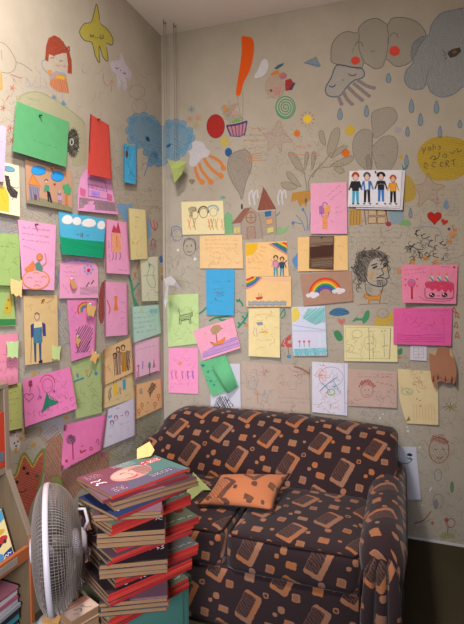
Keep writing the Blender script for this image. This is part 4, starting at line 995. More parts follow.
s.hatch([(149, 388), (152, 382), (156, 384), (154, 390), (150, 394)], '#6b5038', 1.0, .5, 40); s.hatch([(147, 391), (152, 383), (157, 386), (150, 396)], '#6b5038', 1.1, .5, -40); s.stroke([(151, 392), (150, 397)], '#6b5038', .8); s.fill([(139, 389), (142, 388), (143, 393.5), (139.5, 394.5)], '#b9a894', kind='crayon')
for x, y in ((142, 405), (155, 404), (139, 411), (158.5, 396)): s.ring(x, y, 1.3, 1.8, '#c0603a', .6); s.stroke([(x, y + 2), (x, y + 5)], '#c0603a', .6)
s.stroke([(147, 403), (149, 402.4)], '#8a5a44', .6); s.text(145, 412, 150, 410.5, '#b0623c', 1.5, .6, 1); s.done('drawing', 'orange drawing with a dark scribbled tree just left of the sofa back', 'drawing')
# arched pink sheet with flower
s = Sheet('L', [(60, 262), (97, 263), (98.3, 297.8), (59.5, 298.3)], '#e592bc', (.003, .003, .008, .006), base=.002, outline=[(59.5, 298.3), (59.7, 280), (60, 263.5), (67, 259.5), (76, 258.5), (87, 259.5), (94.5, 262.5), (98, 268), (98.3, 283), (98.3, 297.8), (80, 298.2)])
s.hatch([(60.5, 263.2), (67, 259.8), (76, 258.8), (87, 259.8), (95, 263), (84, 262.2), (70, 261.6)], '#5f82c4', .8, .6, 10)
for k in range(7): s.ell(88.5 + 4 * math.cos(k * .9), 269.5 + 4.2 * math.sin(k * .9), 1.2, 1.4, '#9a92d4')
s.ell(88.6, 270.3, 1.7, 2, '#c9304e'); s.text(66, 267, 76, 266, '#b0607e', 1.6, .4); s.text(64, 272, 78, 272, '#b0607e', 1.6, .4); s.text(65, 276.5, 77, 276, '#b0607e', 1.6, .4)
for a, b in (((86, 287), (89, 282)), ((91, 284), (94, 280))): s.stroke([a, b], '#5a5a4a', .8)
s.hatch([(80, 287), (97, 286), (97.5, 294), (80, 295)], '#b79aa8', 1.3, .4, 15); s.text(62, 284, 70, 294, '#c07a98', 1.4, .3); s.done('drawing', 'pink arched drawing with a purple petalled red flower, left wall', 'drawing')
s = Sheet('L', [(69, 276), (77, 277), (77, 297), (71, 298)], '#dd9a4e', (.012, .006, .010, .016), base=.007, outline=[(69.3, 279), (72, 280), (71.5, 276.3), (74, 282), (77, 287), (74.6, 289.5), (72, 288), (70.5, 284)])
s.done('sticky_note', 'small torn orange note on the arched pink flower drawing', 'note')
s = Sheet('L', [(104.4, 281.4), (127.2, 283), (128, 335), (104.5, 336.7)], '#e592be', (.003, .003, .008, .008), base=.003)
s.fill([(114, 296), (117.5, 296), (116.8, 302), (118.3, 310.5), (113.6, 310.5), (115, 302)], '#dd7c33'); s.ell(115.6, 289.5, 1.8, .8, '#e79a86'); s.stroke([(107, 300), (110, 309), (108.5, 314)], '#c05030', .9); s.text(121, 302, 125, 303, '#a086c4', 1.4, .4)
for k in range(4): s.text(121, 306 + k * 6, 126, 306 + k * 6, '#a086c4', 1.4, .4)
s.text(106, 326, 112, 326, '#b06a98', 1.2, .3); s.done('drawing', 'pink drawing of a small orange dress below the red-roofed tower', 'drawing')
s = Sheet('L', [(67, 300), (97, 298.6), (94.8, 354), (71.5, 361.5)], '#e178b4', (.004, .003, .006, .008), base=.004)
s.hatch([(76, 330), (85, 324), (92, 328), (89, 352), (77, 353)], '#57424f', 1.7, .7, -62, jit=.8); s.text(75, 353, 88, 350, '#57424f', 2, .6, 1)
for r_, c_ in ((7.5, '#d24a3c'), (6, '#e0a13c'), (4.6, '#5b9a6a'), (3.2, '#4a6ac0')): s.arc(85.5, 310, r_, r_, 150, 300, c_, 1.2)
s.squig(70, 305, 94, 325, 8, '#b85a96', .3); s.done('drawing', 'magenta pink drawing with a grey scribble and small rainbow, left wall', 'drawing')
s = Sheet('L', [(86, 300), (96.5, 304), (95, 321), (85, 318)], '#e2b05c', (.014, .006, .012, .02), base=.008, outline=[(86.5, 301.5), (90, 305), (96.5, 306.5), (95, 311.5), (93.5, 317.5), (91, 315.5), (88, 316.5), (86, 312)])
s.done('sticky_note', 'torn yellow note on top of the small rainbow', 'note')
s = Sheet('L', [(75, 333), (82, 336), (80, 351), (75, 349)], '#dfa95a', (.014, .006, .01, .014), base=.008, outline=[(75.5, 333.5), (78.3, 338), (81.4, 340), (79.3, 343.5), (78.3, 347.5), (76, 343)])
s.done('sticky_note', 'small torn yellow note on the grey scribble of the magenta drawing', 'note')
s = Sheet('L', [(23.3, 296), (57.2, 295.2), (58.6, 361), (25, 365.3)], '#d3ae6e', (.004, .004, .005, .008), base=.003)
s.ell(37, 317, 2.4, 3, '#d8b78a'); s.ring(37, 317, 2.4, 3.2, '#5c4a66', .5); s.stroke([(34.6, 314), (37, 312.6), (39.4, 314.5)], '#4a3a4a', .7)
s.fill([(33, 322), (42, 321.5), (42.5, 328), (33.5, 329)], '#dcc79a'); s.fill([(33.6, 328), (42, 327), (42.5, 342.5), (33.5, 343.5)], '#4f8aa4', kind='crayon'); s.hatch([(33.6, 328), (42, 327), (42.5, 342.5), (33.5, 343.5)], '#2f6a90', 1.1, .5, 85)
s.fill([(30.5, 325), (34, 323), (33.5, 337), (31, 338)], '#43407a'); s.fill([(42, 322), (45.4, 324), (46, 336), (43, 336)], '#43407a'); s.fill([(33.8, 343), (36.3, 343), (36.2, 362), (34.6, 362)], '#39546e'); s.fill([(38.8, 343), (41.3, 342.5), (41.3, 361), (39.6, 361.5)], '#39546e'); s.fill([(38.5, 361), (42.5, 359.5), (42.5, 363), (39, 363)], '#2e2a34')
s.stroke([(31.5, 337), (30.8, 363)], '#5c4a4a', .4, sm=False); s.ell(43, 301, 1.6, 2, '#c8762e'); s.stroke([(41.5, 303.5), (43, 300), (45, 299.5)], '#3a2a2a', .7); s.stroke([(46, 303), (52, 300)], '#b08a50', .4); s.squig(27, 302, 55, 312, 5, '#b8935a', .3); s.text(27, 306, 34, 305, '#9a7a50', 1.2, .3)
s.done('drawing', 'sand coloured drawing of a man in a blue tunic holding a stick', 'drawing')
s = Sheet('L', [(-10, 335.5), (17.8, 333.3), (18, 383.3), (-10, 389)], '#e17f9c', (.003, .003, .006, .008), base=.001)
s.text(0, 355, 14, 353, '#a8506e', 1.4, .4); s.text(0, 362, 14, 360, '#a8506e', 1.4, .4); s.squig(1, 365, 15, 378, 7, '#b0607e', .4); s.done('note', 'salmon pink sheet at the left edge above the bookcase', 'note')
s = Sheet('L', [(6.5, 341), (18.6, 341), (18.3, 359), (7.3, 358)], '#a8c47c', (.005, .005, .014, .014), base=.008, outline=[(6.3, 341.3), (12, 342.3), (18.7, 341), (18.2, 350), (18, 358.3), (15, 356.8), (12.5, 358.6), (10, 356.6), (7.2, 357.6), (7.4, 349)])
s.done('sticky_note', 'torn green note on the salmon pink sheet', 'note')
s = Sheet('L', [(52, 344.5), (61, 347), (60, 361), (52, 359.5)], '#b5ca7a', (.006, .004, .012, .014), base=.009, outline=[(52, 344.3), (56.5, 347), (61.2, 346), (60, 353), (59.7, 361), (57, 359), (54.5, 359.8), (52, 358)])
s.done('sticky_note', 'torn green note at the foot of the man in blue drawing', 'note')
s = Sheet('L', [(22.8, 380), (70, 367), (77, 408.5), (25, 427)], '#de6ba8', (.004, .004, .02, .008), base=.008)
s.fill([(46.5, 392.5), (49, 398), (52, 400), (59, 401.5), (56, 404.5), (49, 406.5), (41.3, 413.5), (44.5, 403)], '#2f7a62'); s.hatch([(46.5, 392.5), (59, 401.5), (41.3, 413.5)], '#256a55', 1.3, .5, 70)
s.ring(47.5, 385.5, 5.2, 7, '#c84c7c', .7); s.arc(47.5, 384, 7.5, 9, 190, 355, '#b8445e', .8); s.ring(47.5, 384, 3.4, 4.5, '#cf7aa8', .5); s.heart(29, 397, 4.6, None, '#8a4a86'); s.fill([(28.5, 381), (32, 380), (32.5, 386), (30, 387.5), (28.5, 385.5)], '#8a3f4c', kind='crayon'); s.stroke([(30.5, 387), (30, 392)], '#8a3f4c', .5)
s.squig(50, 378, 68, 392, 10, '#b05a98', .4); s.squig(30, 408, 74, 416, 16, '#7a3f74', .5, 3); s.squig(60, 392, 72, 408, 8, '#7a3f74', .5, 4)
for x, y in ((40.5, 397), (54, 391)):
    for a in range(3): s.stroke([(x - 1.6 * math.cos(a), y - 1.6 * math.sin(a)), (x + 1.6 * math.cos(a), y + 1.6 * math.sin(a))], '#7a4a8a', .4)
s.stroke([(37, 385), (40, 392), (37.5, 400)], '#b85a92', .4); s.done('drawing', 'magenta drawing of a girl in a dark green triangular dress', 'drawing')
s = Sheet('L', [(7.8, 385), (21, 382.6), (22.4, 428), (8.3, 431)], '#bcc266', (.003, .003, .004, .006))
for y in (388, 393, 400, 405, 414, 421): s.text(9, y, 19, y - 2, '#6f7a40', 1.3, .4, .8)
s.done('note', 'narrow lime green note beside the top of the bookcase', 'note')
s = Sheet('L', [(70.5, 364), (102, 351.5), (101.8, 412.8), (75.5, 419)], '#9fb06c', (.003, .003, .01, .008), base=.001)
s.stroke([(74, 382), (78, 380), (84, 378)], '#3f8298', 1.6); s.fill([(76, 374), (78, 373), (79, 377), (77, 378)], '#6f86a4', kind='crayon'); s.ell(96, 373.5, 1.8, 2.2, '#5f94a4', kind='crayon'); s.heart(87, 371, 2, '#c98e52'); s.stroke([(89, 377), (92, 371)], '#4f8a78', .9); s.stroke([(86, 373), (88, 377)], '#c07a48', .7)
s.text(76, 368, 92, 361, '#6f7f4c', 1.2, .3); s.squig(78, 385, 100, 408, 16, '#7a8a4c', .4); s.done('drawing', 'leaf green drawing beside the magenta girl drawing, left wall', 'drawing')
s = Sheet('L', [(92, 350), (101, 352), (100, 366), (90, 362)], '#e3a857', (.008, .006, .012, .014), base=.008, outline=[(92.5, 348.5), (94.8, 353), (100.4, 354.8), (97, 358.5), (95.3, 364.5), (93, 361), (89.5, 360.5), (91.5, 356)])
s.done('sticky_note', 'star shaped torn orange note on the leaf green drawing', 'note')
s = Sheet('L', [(103, 350), (131.5, 336.7), (133.3, 372), (103.4, 386)], '#e2b474', (.012, .003, .006, .004), curl=[('tl', .016, .35)], base=.003)
s.hatch([(113, 357), (118, 350), (121, 352), (121, 374), (114, 376)], '#5d4b5e', 1.1, .6, 85); s.hatch([(126, 350), (130, 351), (130, 370), (126, 371)], '#4f4558', 1.0, .6, 80); s.fill([(121, 352), (126, 352), (127, 371), (122, 372)], '#c8923c'); s.hatch([(121, 352), (126, 352), (127, 371), (122, 372)], '#7a5a34', 1.5, .4, 88)
for x, y in ((118, 350), (123, 348), (115, 356)): s.ring(x, y, 1.6, 2.4, '#5a3c40', .6); s.arc(x, y - .5, 2, 2.6, 180, 360, '#5a3034', .7)
s.text(105, 358, 112, 354, '#b08a58', 1.2, .3); s.squig(106, 362, 112, 376, 5, '#b88f58', .3); s.done('drawing', 'orange drawing of a group of dark striped figures, left wall', 'drawing')
s = Sheet('L', [(103.2, 386.5), (133.2, 372.8), (135.3, 398), (102.4, 409)], '#d5b97e', (.003, .003, .004, .004))
s.fill([(113.5, 384), (116.5, 382.5), (117.5, 395), (114, 396)], '#e0b73a'); s.fill([(122.5, 380), (125.5, 379), (126, 389), (123, 390)], '#4a9ac0'); s.hatch([(108, 392), (111, 386), (112, 397), (108.5, 402)], '#6f5f64', 1.0, .5, 80); s.hatch([(118, 388), (121, 387), (121.5, 394), (118.5, 395)], '#8a7a74', 1.1, .4, 80)
for x, y in ((112, 382.5), (115, 380.5), (119, 379), (124, 376)): s.arc(x, y, 1.7, 2.4, 160, 380, '#4a3a40', .6)
s.text(105, 404, 130, 394, '#8a7358', 1.2, .3); s.done('drawing', 'sand drawing of people in yellow and blue under the striped figures', 'drawing')
s = Sheet('L', [(106.5, 410), (134.7, 398), (135.5, 435), (101.4, 449)], '#cfc6da', (.004, .003, .006, .006), base=.004)
s.fill([(108, 416), (112, 414.5), (112, 417.5), (108.5, 418.5)], '#7fb4dc', kind='crayon')
for x, y, c_ in ((116, 418, '#b04a5a'), (127, 413.5, '#d06a7a'), (112, 423, '#4a4a6a')): s.arc(x, y, 1.8, 2.6, 170, 370, c_, .7); s.ring(x, y + .6, 1.4, 2, '#9a86a8', .4)
s.stroke([(121, 416), (123, 415.2)], '#4a4a6a', .6); s.text(108, 437, 132, 427, '#a49ac0', 1.4, .3, .7); s.text(108, 429, 130, 421, '#a49ac0', 1.4, .3, .6); s.text(116, 409, 121, 407, '#8a80a8', 1.2, .4)
s.done('drawing', 'lavender white sheet with small faces, beside the sofa end', 'drawing')
s = Sheet('L', [(64, 425), (106.5, 414.5), (101.5, 449.5), (61, 471)], '#e568a8', (.008, .005, .012, .020), curl=[('tl', .010, .5), ('bl', .012, .4)], base=.010)
s.stroke([(72.5, 441), (73.2, 459.5)], '#a83246', 1.1); s.hatch(ellp(71, 439.5, 4.6, 5, -20), '#5f4a5c', 1.0, .6, 50); s.ell(66.5, 461, 1.4, 1.7, '#b03a50'); s.stroke([(80.5, 450), (81, 452.5), (84, 451), (86, 450)], '#b8304a', 1.4); s.ring(91, 448.5, 1.3, 1.5, '#b8304a', .7); s.stroke([(96, 443), (97.5, 439), (99, 442), (98, 445)], '#7a3060', .5); s.stroke([(81, 446.5), (83.5, 445.4)], '#6a3a60', .5); s.text(70, 466, 80, 460, '#b8304a', 1.4, .5, 1)
s.done('drawing', 'curling hot pink drawing of a red tree above the magazine stack', 'drawing')
# ================================================================== papers pinned on the back wall
s = Sheet('B', [(181.2, 202), (223, 200.7), (224.8, 234), (182.4, 234.8)], '#ddcd96', (.003, .003, .005, .005), base=.001)
s.hatch(ellp(192.5, 209.5, 4.5, 3), '#6a5a4a', 1, .6, 30); s.hatch(ellp(191, 215, 2, 3), '#6a5a4a', 1, .5, 60); s.ring(194.5, 214.5, 3.6, 4.4, '#8a7a60', .5); s.arc(203.5, 212, 5, 5.5, 170, 370, '#6a5a44', 1.4); s.ring(203.5, 213, 4, 4.8, '#7a6a54', .6); s.arc(213, 209.5, 5.2, 4, 170, 380, '#8aa4b0', 1.6); s.ring(213.5, 212, 3.6, 4.2, '#9a9a84', .5)
for x, c_ in ((188, '#d98a5a'), (193, '#b0764c'), (208, '#d4774a'), (211, '#7f9a5a'), (215, '#d68a5a'), (221, '#d99a70')): s.stroke([(x, 219), (x + 2.5, 230)], c_, .8); s.stroke([(x + 3, 218), (x, 228)], c_, .5)
s.done('drawing', 'pale yellow sheet with three drawn heads left of the painted house', 'drawing')
s = Sheet('B', [(199.8, 235.7), (242, 234.8), (243.3, 268.4), (200, 268.4)], '#e3b97a', (.003, .003, .006, .006), base=.002)
for k in range(3): s.text(205, 240 + k * 4, 238, 240 + k * 4, '#c59a5e', 1.4, .35, .9)
s.squig(205, 250, 239, 265, 22, '#cf9f5f', .35, 5); s.done('note', 'blank looking peach sheet directly above the bright blue sheet', 'note')
s = Sheet('B', [(205.9, 269), (234.7, 269), (234, 315.5), (206.5, 314.8)], '#1ba0d6', (.003, .003, .010, .008), base=.003)
for k, (a, b) in enumerate(((213, 223), (224, 231), (213, 222), (215, 221), (217, 224))): s.text(a, 282 + k * 3.5 - (k == 1) * 4, b, 281.5 + k * 3.5 - (k == 1) * 4, '#4a6a8a', 1.4, .4, 1)
s.stroke([(216, 292.6), (220, 292.2)], '#a05058', .6); s.ell(215.5, 298.5, .7, .9, '#8a4a58'); s.squig(212, 290, 225, 302, 5, '#3a78a0', .4); s.done('note', 'bright blue upright sheet with a few written lines', 'note')
def bands(s, cx, cy, r0, cols, dr, a0, a1, ry=1.0):
    for k, c in enumerate(cols): s.stroke(ellp(cx, cy, r0 - k * dr, (r0 - k * dr) * ry, 0, 14, a0, a1), c, dr * 1.08)
s = Sheet('B', [(245.7, 243), (286.5, 241.2), (289, 276.2), (246, 276.5)], '#e8b870', (.003, .003, .004, .004), base=.003)
s.fill([(246, 243.6), (257.5, 243), (257, 249), (254, 253.5), (250, 255.5), (246, 255.8)], '#e2ae2b')
for a in (12, 25, 38, 52, 66, 80): s.stroke([(246 + 15 * math.cos(R(a)), 243.5 + 15 * math.sin(R(a))), (246 + 21 * math.cos(R(a)), 243.5 + 21 * math.sin(R(a)))], '#dba244', .6, sm=False)
B_ = [((267, 243.5), (286.8, 255.5), '#c08a6c'), ((270, 242.9), (287, 253.5), '#3a6aa8'), ((273, 242.7), (287, 250.8), '#2f7a5a'), ((276.5, 242.5), (287, 248.2), '#e0a93a'), ((280, 242.2), (287, 245.6), '#d8472e')]
for (x0, y0), (x1, y1), c in B_: s.fill([(x0, y0), (x0 + 4, y0 - .2), (286.7, y1 - 2.8), (287.2, y1)], c)
s.person(275.7, 256, 20, '#dcab86', '#cf8fa6', '#4a8fa4', '#5a4436', 2.4); s.person(282, 257.5, 18.5, '#dcab86', '#3a4a6a', '#4a8fa4', '#4a3a30', 2.4); s.stroke([(273, 262), (270.5, 259)], '#cf8fa6', .8); s.stroke([(284.5, 263), (287, 260)], '#3a4a6a', .8); s.text(247, 262, 262, 262, '#c4935a', 1.2, .3); s.text(248, 268, 262, 268, '#c4935a', 1.2, .3)
s.done('drawing', 'peach drawing of two people under a yellow sun and rainbow corner', 'drawing')
s = Sheet('B', [(246, 276.6), (291, 276.5), (291.4, 306.7), (246.4, 306.7)], '#e8b974', (.006, .006, .008, .008), base=.002)
for k, c in enumerate(('#c98a86', '#4a62a8', '#3f8a5a', '#e0a93a', '#d8472e')): s.fill([(246, 289 - k * 2.3), (252, 286.5 - k * 2.1), (258.5, 277), (263 - k * 2.2, 277), (260 - k * 2, 281.5 - k * .8), (253, 287.5 - k * 2.2)], c) if k == 9 else s.stroke([(246.3, 288.5 - k * 2.1), (253 - k * .8, 285.5 - k * 1.7), (258 - k * 1.3, 281 - k * .9), (261.5 - k * 2.2, 277)], c, 2.2)
s.fill([(261, 277.5), (289.5, 277.2), (290, 282), (280, 280.5), (266, 281)], '#e2b592'); s.fill([(255, 297), (263, 296.5), (261.5, 299.6), (257, 299.8)], '#c7402e'); s.stroke([(259, 297), (258.8, 293)], '#8a4a34', .5); s.stroke([(261, 297), (261.3, 294)], '#8a4a34', .5)
for k in range(5): s.stroke([(248 + i * 3.5, 301.5 + k * 1 + (i % 2) * 1.0 - .6) for i in range(12)], ['#6f9ab4', '#5a86aa', '#7aa6b8', '#4f7aa4', '#6f9ab4'][k], .6)
s.done('drawing', 'peach drawing of a red boat on blue waves under the two people', 'drawing')
s = Sheet('B', [(248.6, 308.6), (279.6, 307.8), (280, 357.7), (248.6, 356)], '#e2cc8a', (.003, .003, .012, .014), curl=[('bl', .012, .4), ('br', .012, .4)], base=.001)
s.fill([(256, 322.5), (262, 321.8), (263.5, 325), (258, 325.5)], '#8a96a8', kind='crayon'); s.stroke([(260.5, 332), (268, 332)], '#e0a030', 1.3); s.stroke([(254.5, 327), (253.5, 334), (257, 336), (256, 328)], '#b89ab0', .6); s.squig(252, 312, 276, 350, 14, '#d0b878', .4, 6); s.text(254, 340, 272, 340, '#c9ad70', 1.2, .3); s.arc(264, 318, 10, 4, 190, 340, '#d4a87c', .4)
s.done('drawing', 'pale yellow upright sheet with a grey cloud doodle below the red boat', 'drawing')
s = Sheet('B', [(291.4, 307), (325, 306), (327, 355.5), (293, 355.8)], '#c6cce0', (.003, .003, .008, .008), base=.002)
s.fill([(292, 308), (297, 307.5), (300, 313), (299, 319), (295, 322), (292.2, 321.5)], '#dcc65e'); s.hatch([(302, 318), (308, 309), (324.5, 307), (325.3, 322), (315, 325)], '#5fb0ae', 1.2, .8, -40, jit=.6); s.hatch([(303, 316), (310, 310), (324, 310), (325, 320)], '#7cc4c0', 1.5, .7, 30); s.stroke([(292.5, 325), (305, 327), (326, 330)], '#a6b4dc', .8); s.stroke([(292.7, 331), (326.2, 331)], '#b3a8c8', .6, sm=False); s.fill([(292.9, 331.5), (318, 331.5), (318, 348), (293, 348)], '#cfcde2')
for x in (299.5, 304, 309): s.flower(x, 341.5, 1.2, '#d0506e', '#4f8a6a', 5.5)
s.hatch([(293, 349), (326.8, 347.5), (327, 355), (293, 355.4)], '#63b4bc', 1.0, .7, 75); s.stroke([(294, 352), (326, 351)], '#7cc0c8', 1.4); s.done('drawing', 'white drawing with yellow sun, teal scribble and three red flowers', 'drawing')
s = Sheet('B', [(297.8, 237.3), (347.6, 235.5), (348, 270.3), (297.8, 271.4)], '#e5b76c', (.003, .003, .005, .005), base=.001)
s.text(338, 246, 344, 246, '#c49a58', 1.4, .35); s.text(301, 250, 307, 250, '#cf9f5f', 1.4, .3); s.text(340, 252, 342, 262, '#c98a5a', 1.4, .3); s.done('paper_sheet', 'peach sheet behind the dark brown photo print', 'paper')
s = Sheet('B', [(309.5, 236), (334, 236), (333.3, 269.6), (309, 268.3)], '#5f4335', (.004, .004, .006, .006), base=.006, mkind='gloss')
s.fill([(310, 237), (333.5, 237), (333, 241), (310, 243)], '#7d6355'); s.hatch([(310, 237), (333.5, 237), (333, 245), (310, 247)], '#8d7666', 1.6, .7, 4); s.fill([(312, 262), (332, 260), (332.5, 265), (312, 267)], '#8d7a66', kind='wash'); s.hatch([(311, 259), (333, 257), (333, 268), (311, 267.5)], '#7e6a58', 1.8, .6, -6); s.fill([(310, 247), (333, 245), (333, 256), (310, 258)], '#4a3027')
s.pin(321.3, 236.8, '#2f6a9a'); s.done('photo_print', 'dark brown glossy photo print pinned on the peach sheet', 'photo')
s = Sheet('B', [(299.7, 274), (351.4, 270.7), (353, 301), (303.8, 305.9)], '#aa8069', (.003, .003, .005, .006), base=.003)
for k, c in enumerate(('#c5422f', '#dd7b2e', '#dfb43a', '#3f8f55', '#2f5fae', '#7a4a9a')): s.stroke(ellp(325.5, 294, 15.6 - k * 1.75, 15.4 - k * 1.9, -4, 18, 188, 352), c, 1.9)
for cx, cy in ((312.5, 294.5), (338.5, 290.5)):
    for dx, dy, r_ in ((-4, 1, 2.6), (0, -.6, 3), (4, 0, 2.8), (1, 1.4, 3)): s.ell(cx + dx, cy + dy, r_, r_ * .8, '#d8cfd6')
s.squig(304, 278, 350, 302, 8, '#97705c', .3, 8); s.stroke([(305, 303), (320, 301)], '#c8806a', .4); s.done('drawing', 'brown drawing of a rainbow between two white clouds', 'drawing')
s = Sheet('B', [(310.7, 183.4), (346.6, 182), (347.4, 233.8), (310.7, 233.8)], '#e394b8', (.003, .003, .005, .005), base=.005)
s.fill([(319, 206), (324, 205), (324.5, 214), (319.3, 214.5)], '#a46aa6'); s.fill([(324, 206), (330, 205.5), (330.5, 213.5), (324.5, 214.5)], '#e09a5c'); s.fill([(322.5, 215), (327.5, 215), (327.5, 229), (322.3, 229)], '#df9a6a'); s.hatch([(322.5, 215), (327.5, 215), (327.5, 229), (322.3, 229)], '#d07f4a', 1.6, .5, 10); s.ell(325, 206, 2, 2.4, '#d9a08a'); s.arc(325, 205, 2.4, 2.6, 180, 360, '#7a5aa8', .8); s.stroke([(321.5, 212), (322, 217)], '#6a5aa0', .7); s.stroke([(328.5, 212), (328, 217)], '#6a5aa0', .7)
for x0, y0, x1, y1 in ((326, 197, 340, 185), (330, 200, 343, 190), (335, 208, 341, 207), (336, 212.5, 342, 211.5), (331, 221, 335, 223)): s.text(x0, y0, x1, y1, '#b0607e', 1.5, .4, 1)
s.done('drawing', 'pink drawing of an orange and purple winged figure', 'drawing')
s = Sheet('B', [(358, 169.8), (405.4, 170.2), (402.4, 210), (356, 209)], '#c9c4ce', (.002, .004, .010, .004), base=.002)
s.done('paper_sheet', 'white sheet showing behind the picture of four children', 'paper')
s = Sheet('B', [(349.5, 171), (402, 170), (400, 208), (347.7, 206.6)], '#d7d3dd', (.003, .003, .008, .006), base=.008)
for x, y, sk, tp, lg, hr, h in ((355.5, 173.5, '#d9b4a4', '#2b2b2f', '#3a9fc0', '#a8402e', 30), (367, 173.5, '#d9b4a4', '#3f74c0', '#2c2c34', '#4a4a58', 29), (381, 173.5, '#d9b4a4', '#2b2b30', '#3f78c4', '#26262c', 28), (393, 176, '#d9a88c', '#dc9a34', '#26262c', '#b04a30', 26.5)):
    s.person(x, y, h, sk, tp, lg, hr, h * .125)
s.fill([(364.6, 181), (368.2, 181), (368.5, 189), (365.5, 190)], '#dadae0'); s.text(378, 184, 384, 184, '#d0d0d8', 1, .4, 1); s.stroke([(352, 181), (351.5, 188)], '#2b2b2f', 1.4); s.stroke([(359, 181), (360, 188)], '#2b2b2f', 1.4)
s.arc(355.5, 178, 3.6, 4.4, 200, 340, '#a8402e', 1.6); s.arc(381, 175.5, 3.6, 3, 160, 380, '#26262c', 1.6)
for x in (353, 358, 364, 370, 377, 385, 390, 396): s.stroke([(x - 1, 203.6), (x + 1.2, 203.9)], '#33333a', 1.1, sm=False)
s.text(349, 205.2, 400, 206.3, '#55555f', 1.2, .4, 1); s.pin(375.5, 172.3, '#26405c'); s.done('drawing', 'white picture of four standing children in bright clothes', 'drawing')
s = Sheet('B', [(401.2, 264.7), (457.8, 264.7), (456, 304), (402.6, 302.6)], '#e4789e', (.003, .003, .006, .016), curl=[('bl', .018, .35)], base=.006)
s.fill([(426.5, 288), (425.5, 283), (431, 281.5), (446, 281.5), (453, 283.5), (453.5, 289), (450.5, 293), (448.5, 289.5), (445.5, 293), (442, 289), (438.5, 292), (435.5, 288.5), (432, 291), (429, 287.5)], '#cb3f63'); s.squig(427, 283, 452, 288, 8, '#e0859c', .6, 3)
s.stroke([(426.5, 288), (425.5, 283), (431, 281.2), (446, 281.2), (453, 283.5), (453.7, 289)], '#8a3450', .5); s.stroke([(425, 288), (425.3, 296.5), (430, 298.5), (446, 298.8), (453, 297), (453.5, 289)], '#8a3a62', .7); s.stroke([(419, 296), (426, 300), (446, 301), (454, 297.5)], '#b04a78', .5)
for x in (431.5, 439, 446.5):
    s.fill([(x - 1.8, 276), (x + 1.8, 275.6), (x + 2, 281.4), (x - 1.8, 281.4)], '#b9c2ba'); s.stroke([(x - 1.7, 277), (x + 1.7, 281)], '#3a6a9a', 1.2, sm=False); s.stroke([(x - 1.4, 279.5), (x + .6, 281.2)], '#c9a040', .8, sm=False); s.fill([(x - 1.2, 275), (x, 271.8), (x + 1.3, 275)], '#e4823c')
for x in (432, 444.5): s.ell(x, 295, 2.8, 2.4, '#3a2430'); s.ell(x - .9, 294.2, .9, .8, '#efe3e8'); s.ell(x + .9, 295.8, .5, .5, '#e6c8d4')
s.arc(438.4, 295, 1.4, 1, 20, 160, '#8a3a50', .5); s.ell(411.5, 283, 3.6, 3.6, '#d45a86'); s.arc(411.5, 282.5, 3, 2.8, 190, 350, '#6a94c4', 1.5); s.fill([(410.9, 286.5), (412.7, 286.5), (412.9, 299), (411, 299)], '#b02e44'); s.ring(411.5, 283, 3.7, 3.7, '#a03a68', .4)
for x, y in ((405.5, 279.5), (405.5, 285), (417, 279), (417, 286)): s.heart(x, y, .8, '#c8304e')
for y in (268.5, 272.5): s.text(404, y + 2, 428, y - 1, '#b94f80', 1.7, .4, 1)
s.text(441, 267, 452, 267, '#a8305c', 1.4, .45, 1); s.heart(454, 267.3, 1.2, '#a8243c'); s.done('drawing', 'pink birthday cake drawing with three candles and a smiling face', 'drawing')
s = Sheet('B', [(393.5, 308.3), (452.6, 307.8), (451, 345.9), (393.4, 344)], '#e04a9c', (.003, .003, .008, .008), base=.004)
s.text(430, 311, 449, 310.5, '#7a3a8a', 1.5, .4, 1); s.text(440, 316, 447, 316, '#9a3a8a', 1.5, .35)
for k in range(4): s.stroke([(397 + i * 6, 335 + k * 2.2 + rnd.uniform(-.5, .5)) for i in range(9)], '#b83f94', .5)
s.squig(399, 313, 436, 332, 14, '#cf4a9a', .4, 6); s.text(443, 318, 444, 332, '#8a3a8a', 1.6, .5, 1); s.done('note', 'hot magenta sheet with faint writing below the birthday cake', 'note')
s = Sheet('B', [(344, 325.3), (397, 326.5), (397.6, 362), (344.5, 361)], '#dccf92', (.003, .003, .006, .006), base=.001)
s.stroke([(368.8, 327.5), (369.5, 360)], '#6f6a66', .5, sm=False); s.stroke([(345.5, 327), (391, 328.2), (389.5, 358.5), (346.5, 358.5)], '#a8a078', .4, True, sm=False); s.stroke([(390.8, 328), (389.5, 359)], '#4f5a7a', .6, sm=False); s.ring(357, 334, 5, 4, '#a09a7c', .4); s.ring(370, 343, 6, 7, '#a8a27c', .4)
for x, y in ((373, 331), (384, 331), (385, 346), (370, 343.5)): s.text(x - 3, y + .8, x + 3, y - .8, '#3f5a7a', 1.4, .7, 1)
for x in (373, 384): s.stroke([(x, 333), (x + .5, 345)], '#7f8a84', .4, sm=False); s.stroke([(x, 348), (x + .4, 357)], '#7f8a84', .4, sm=False)
s.squig(348, 340, 364, 356, 12, '#8f9484', .4); s.text(372, 352, 380, 352, '#7a8a88', 1.2, .4); s.done('drawing', 'pale yellow sheet split by an upright line with thin pen doodles', 'drawing')
s = Sheet('B', [(312, 361.6), (347.8, 363.6), (347.2, 415.7), (312.3, 412)], '#d0cbdb', (.003, .003, .006, .006), base=.002)
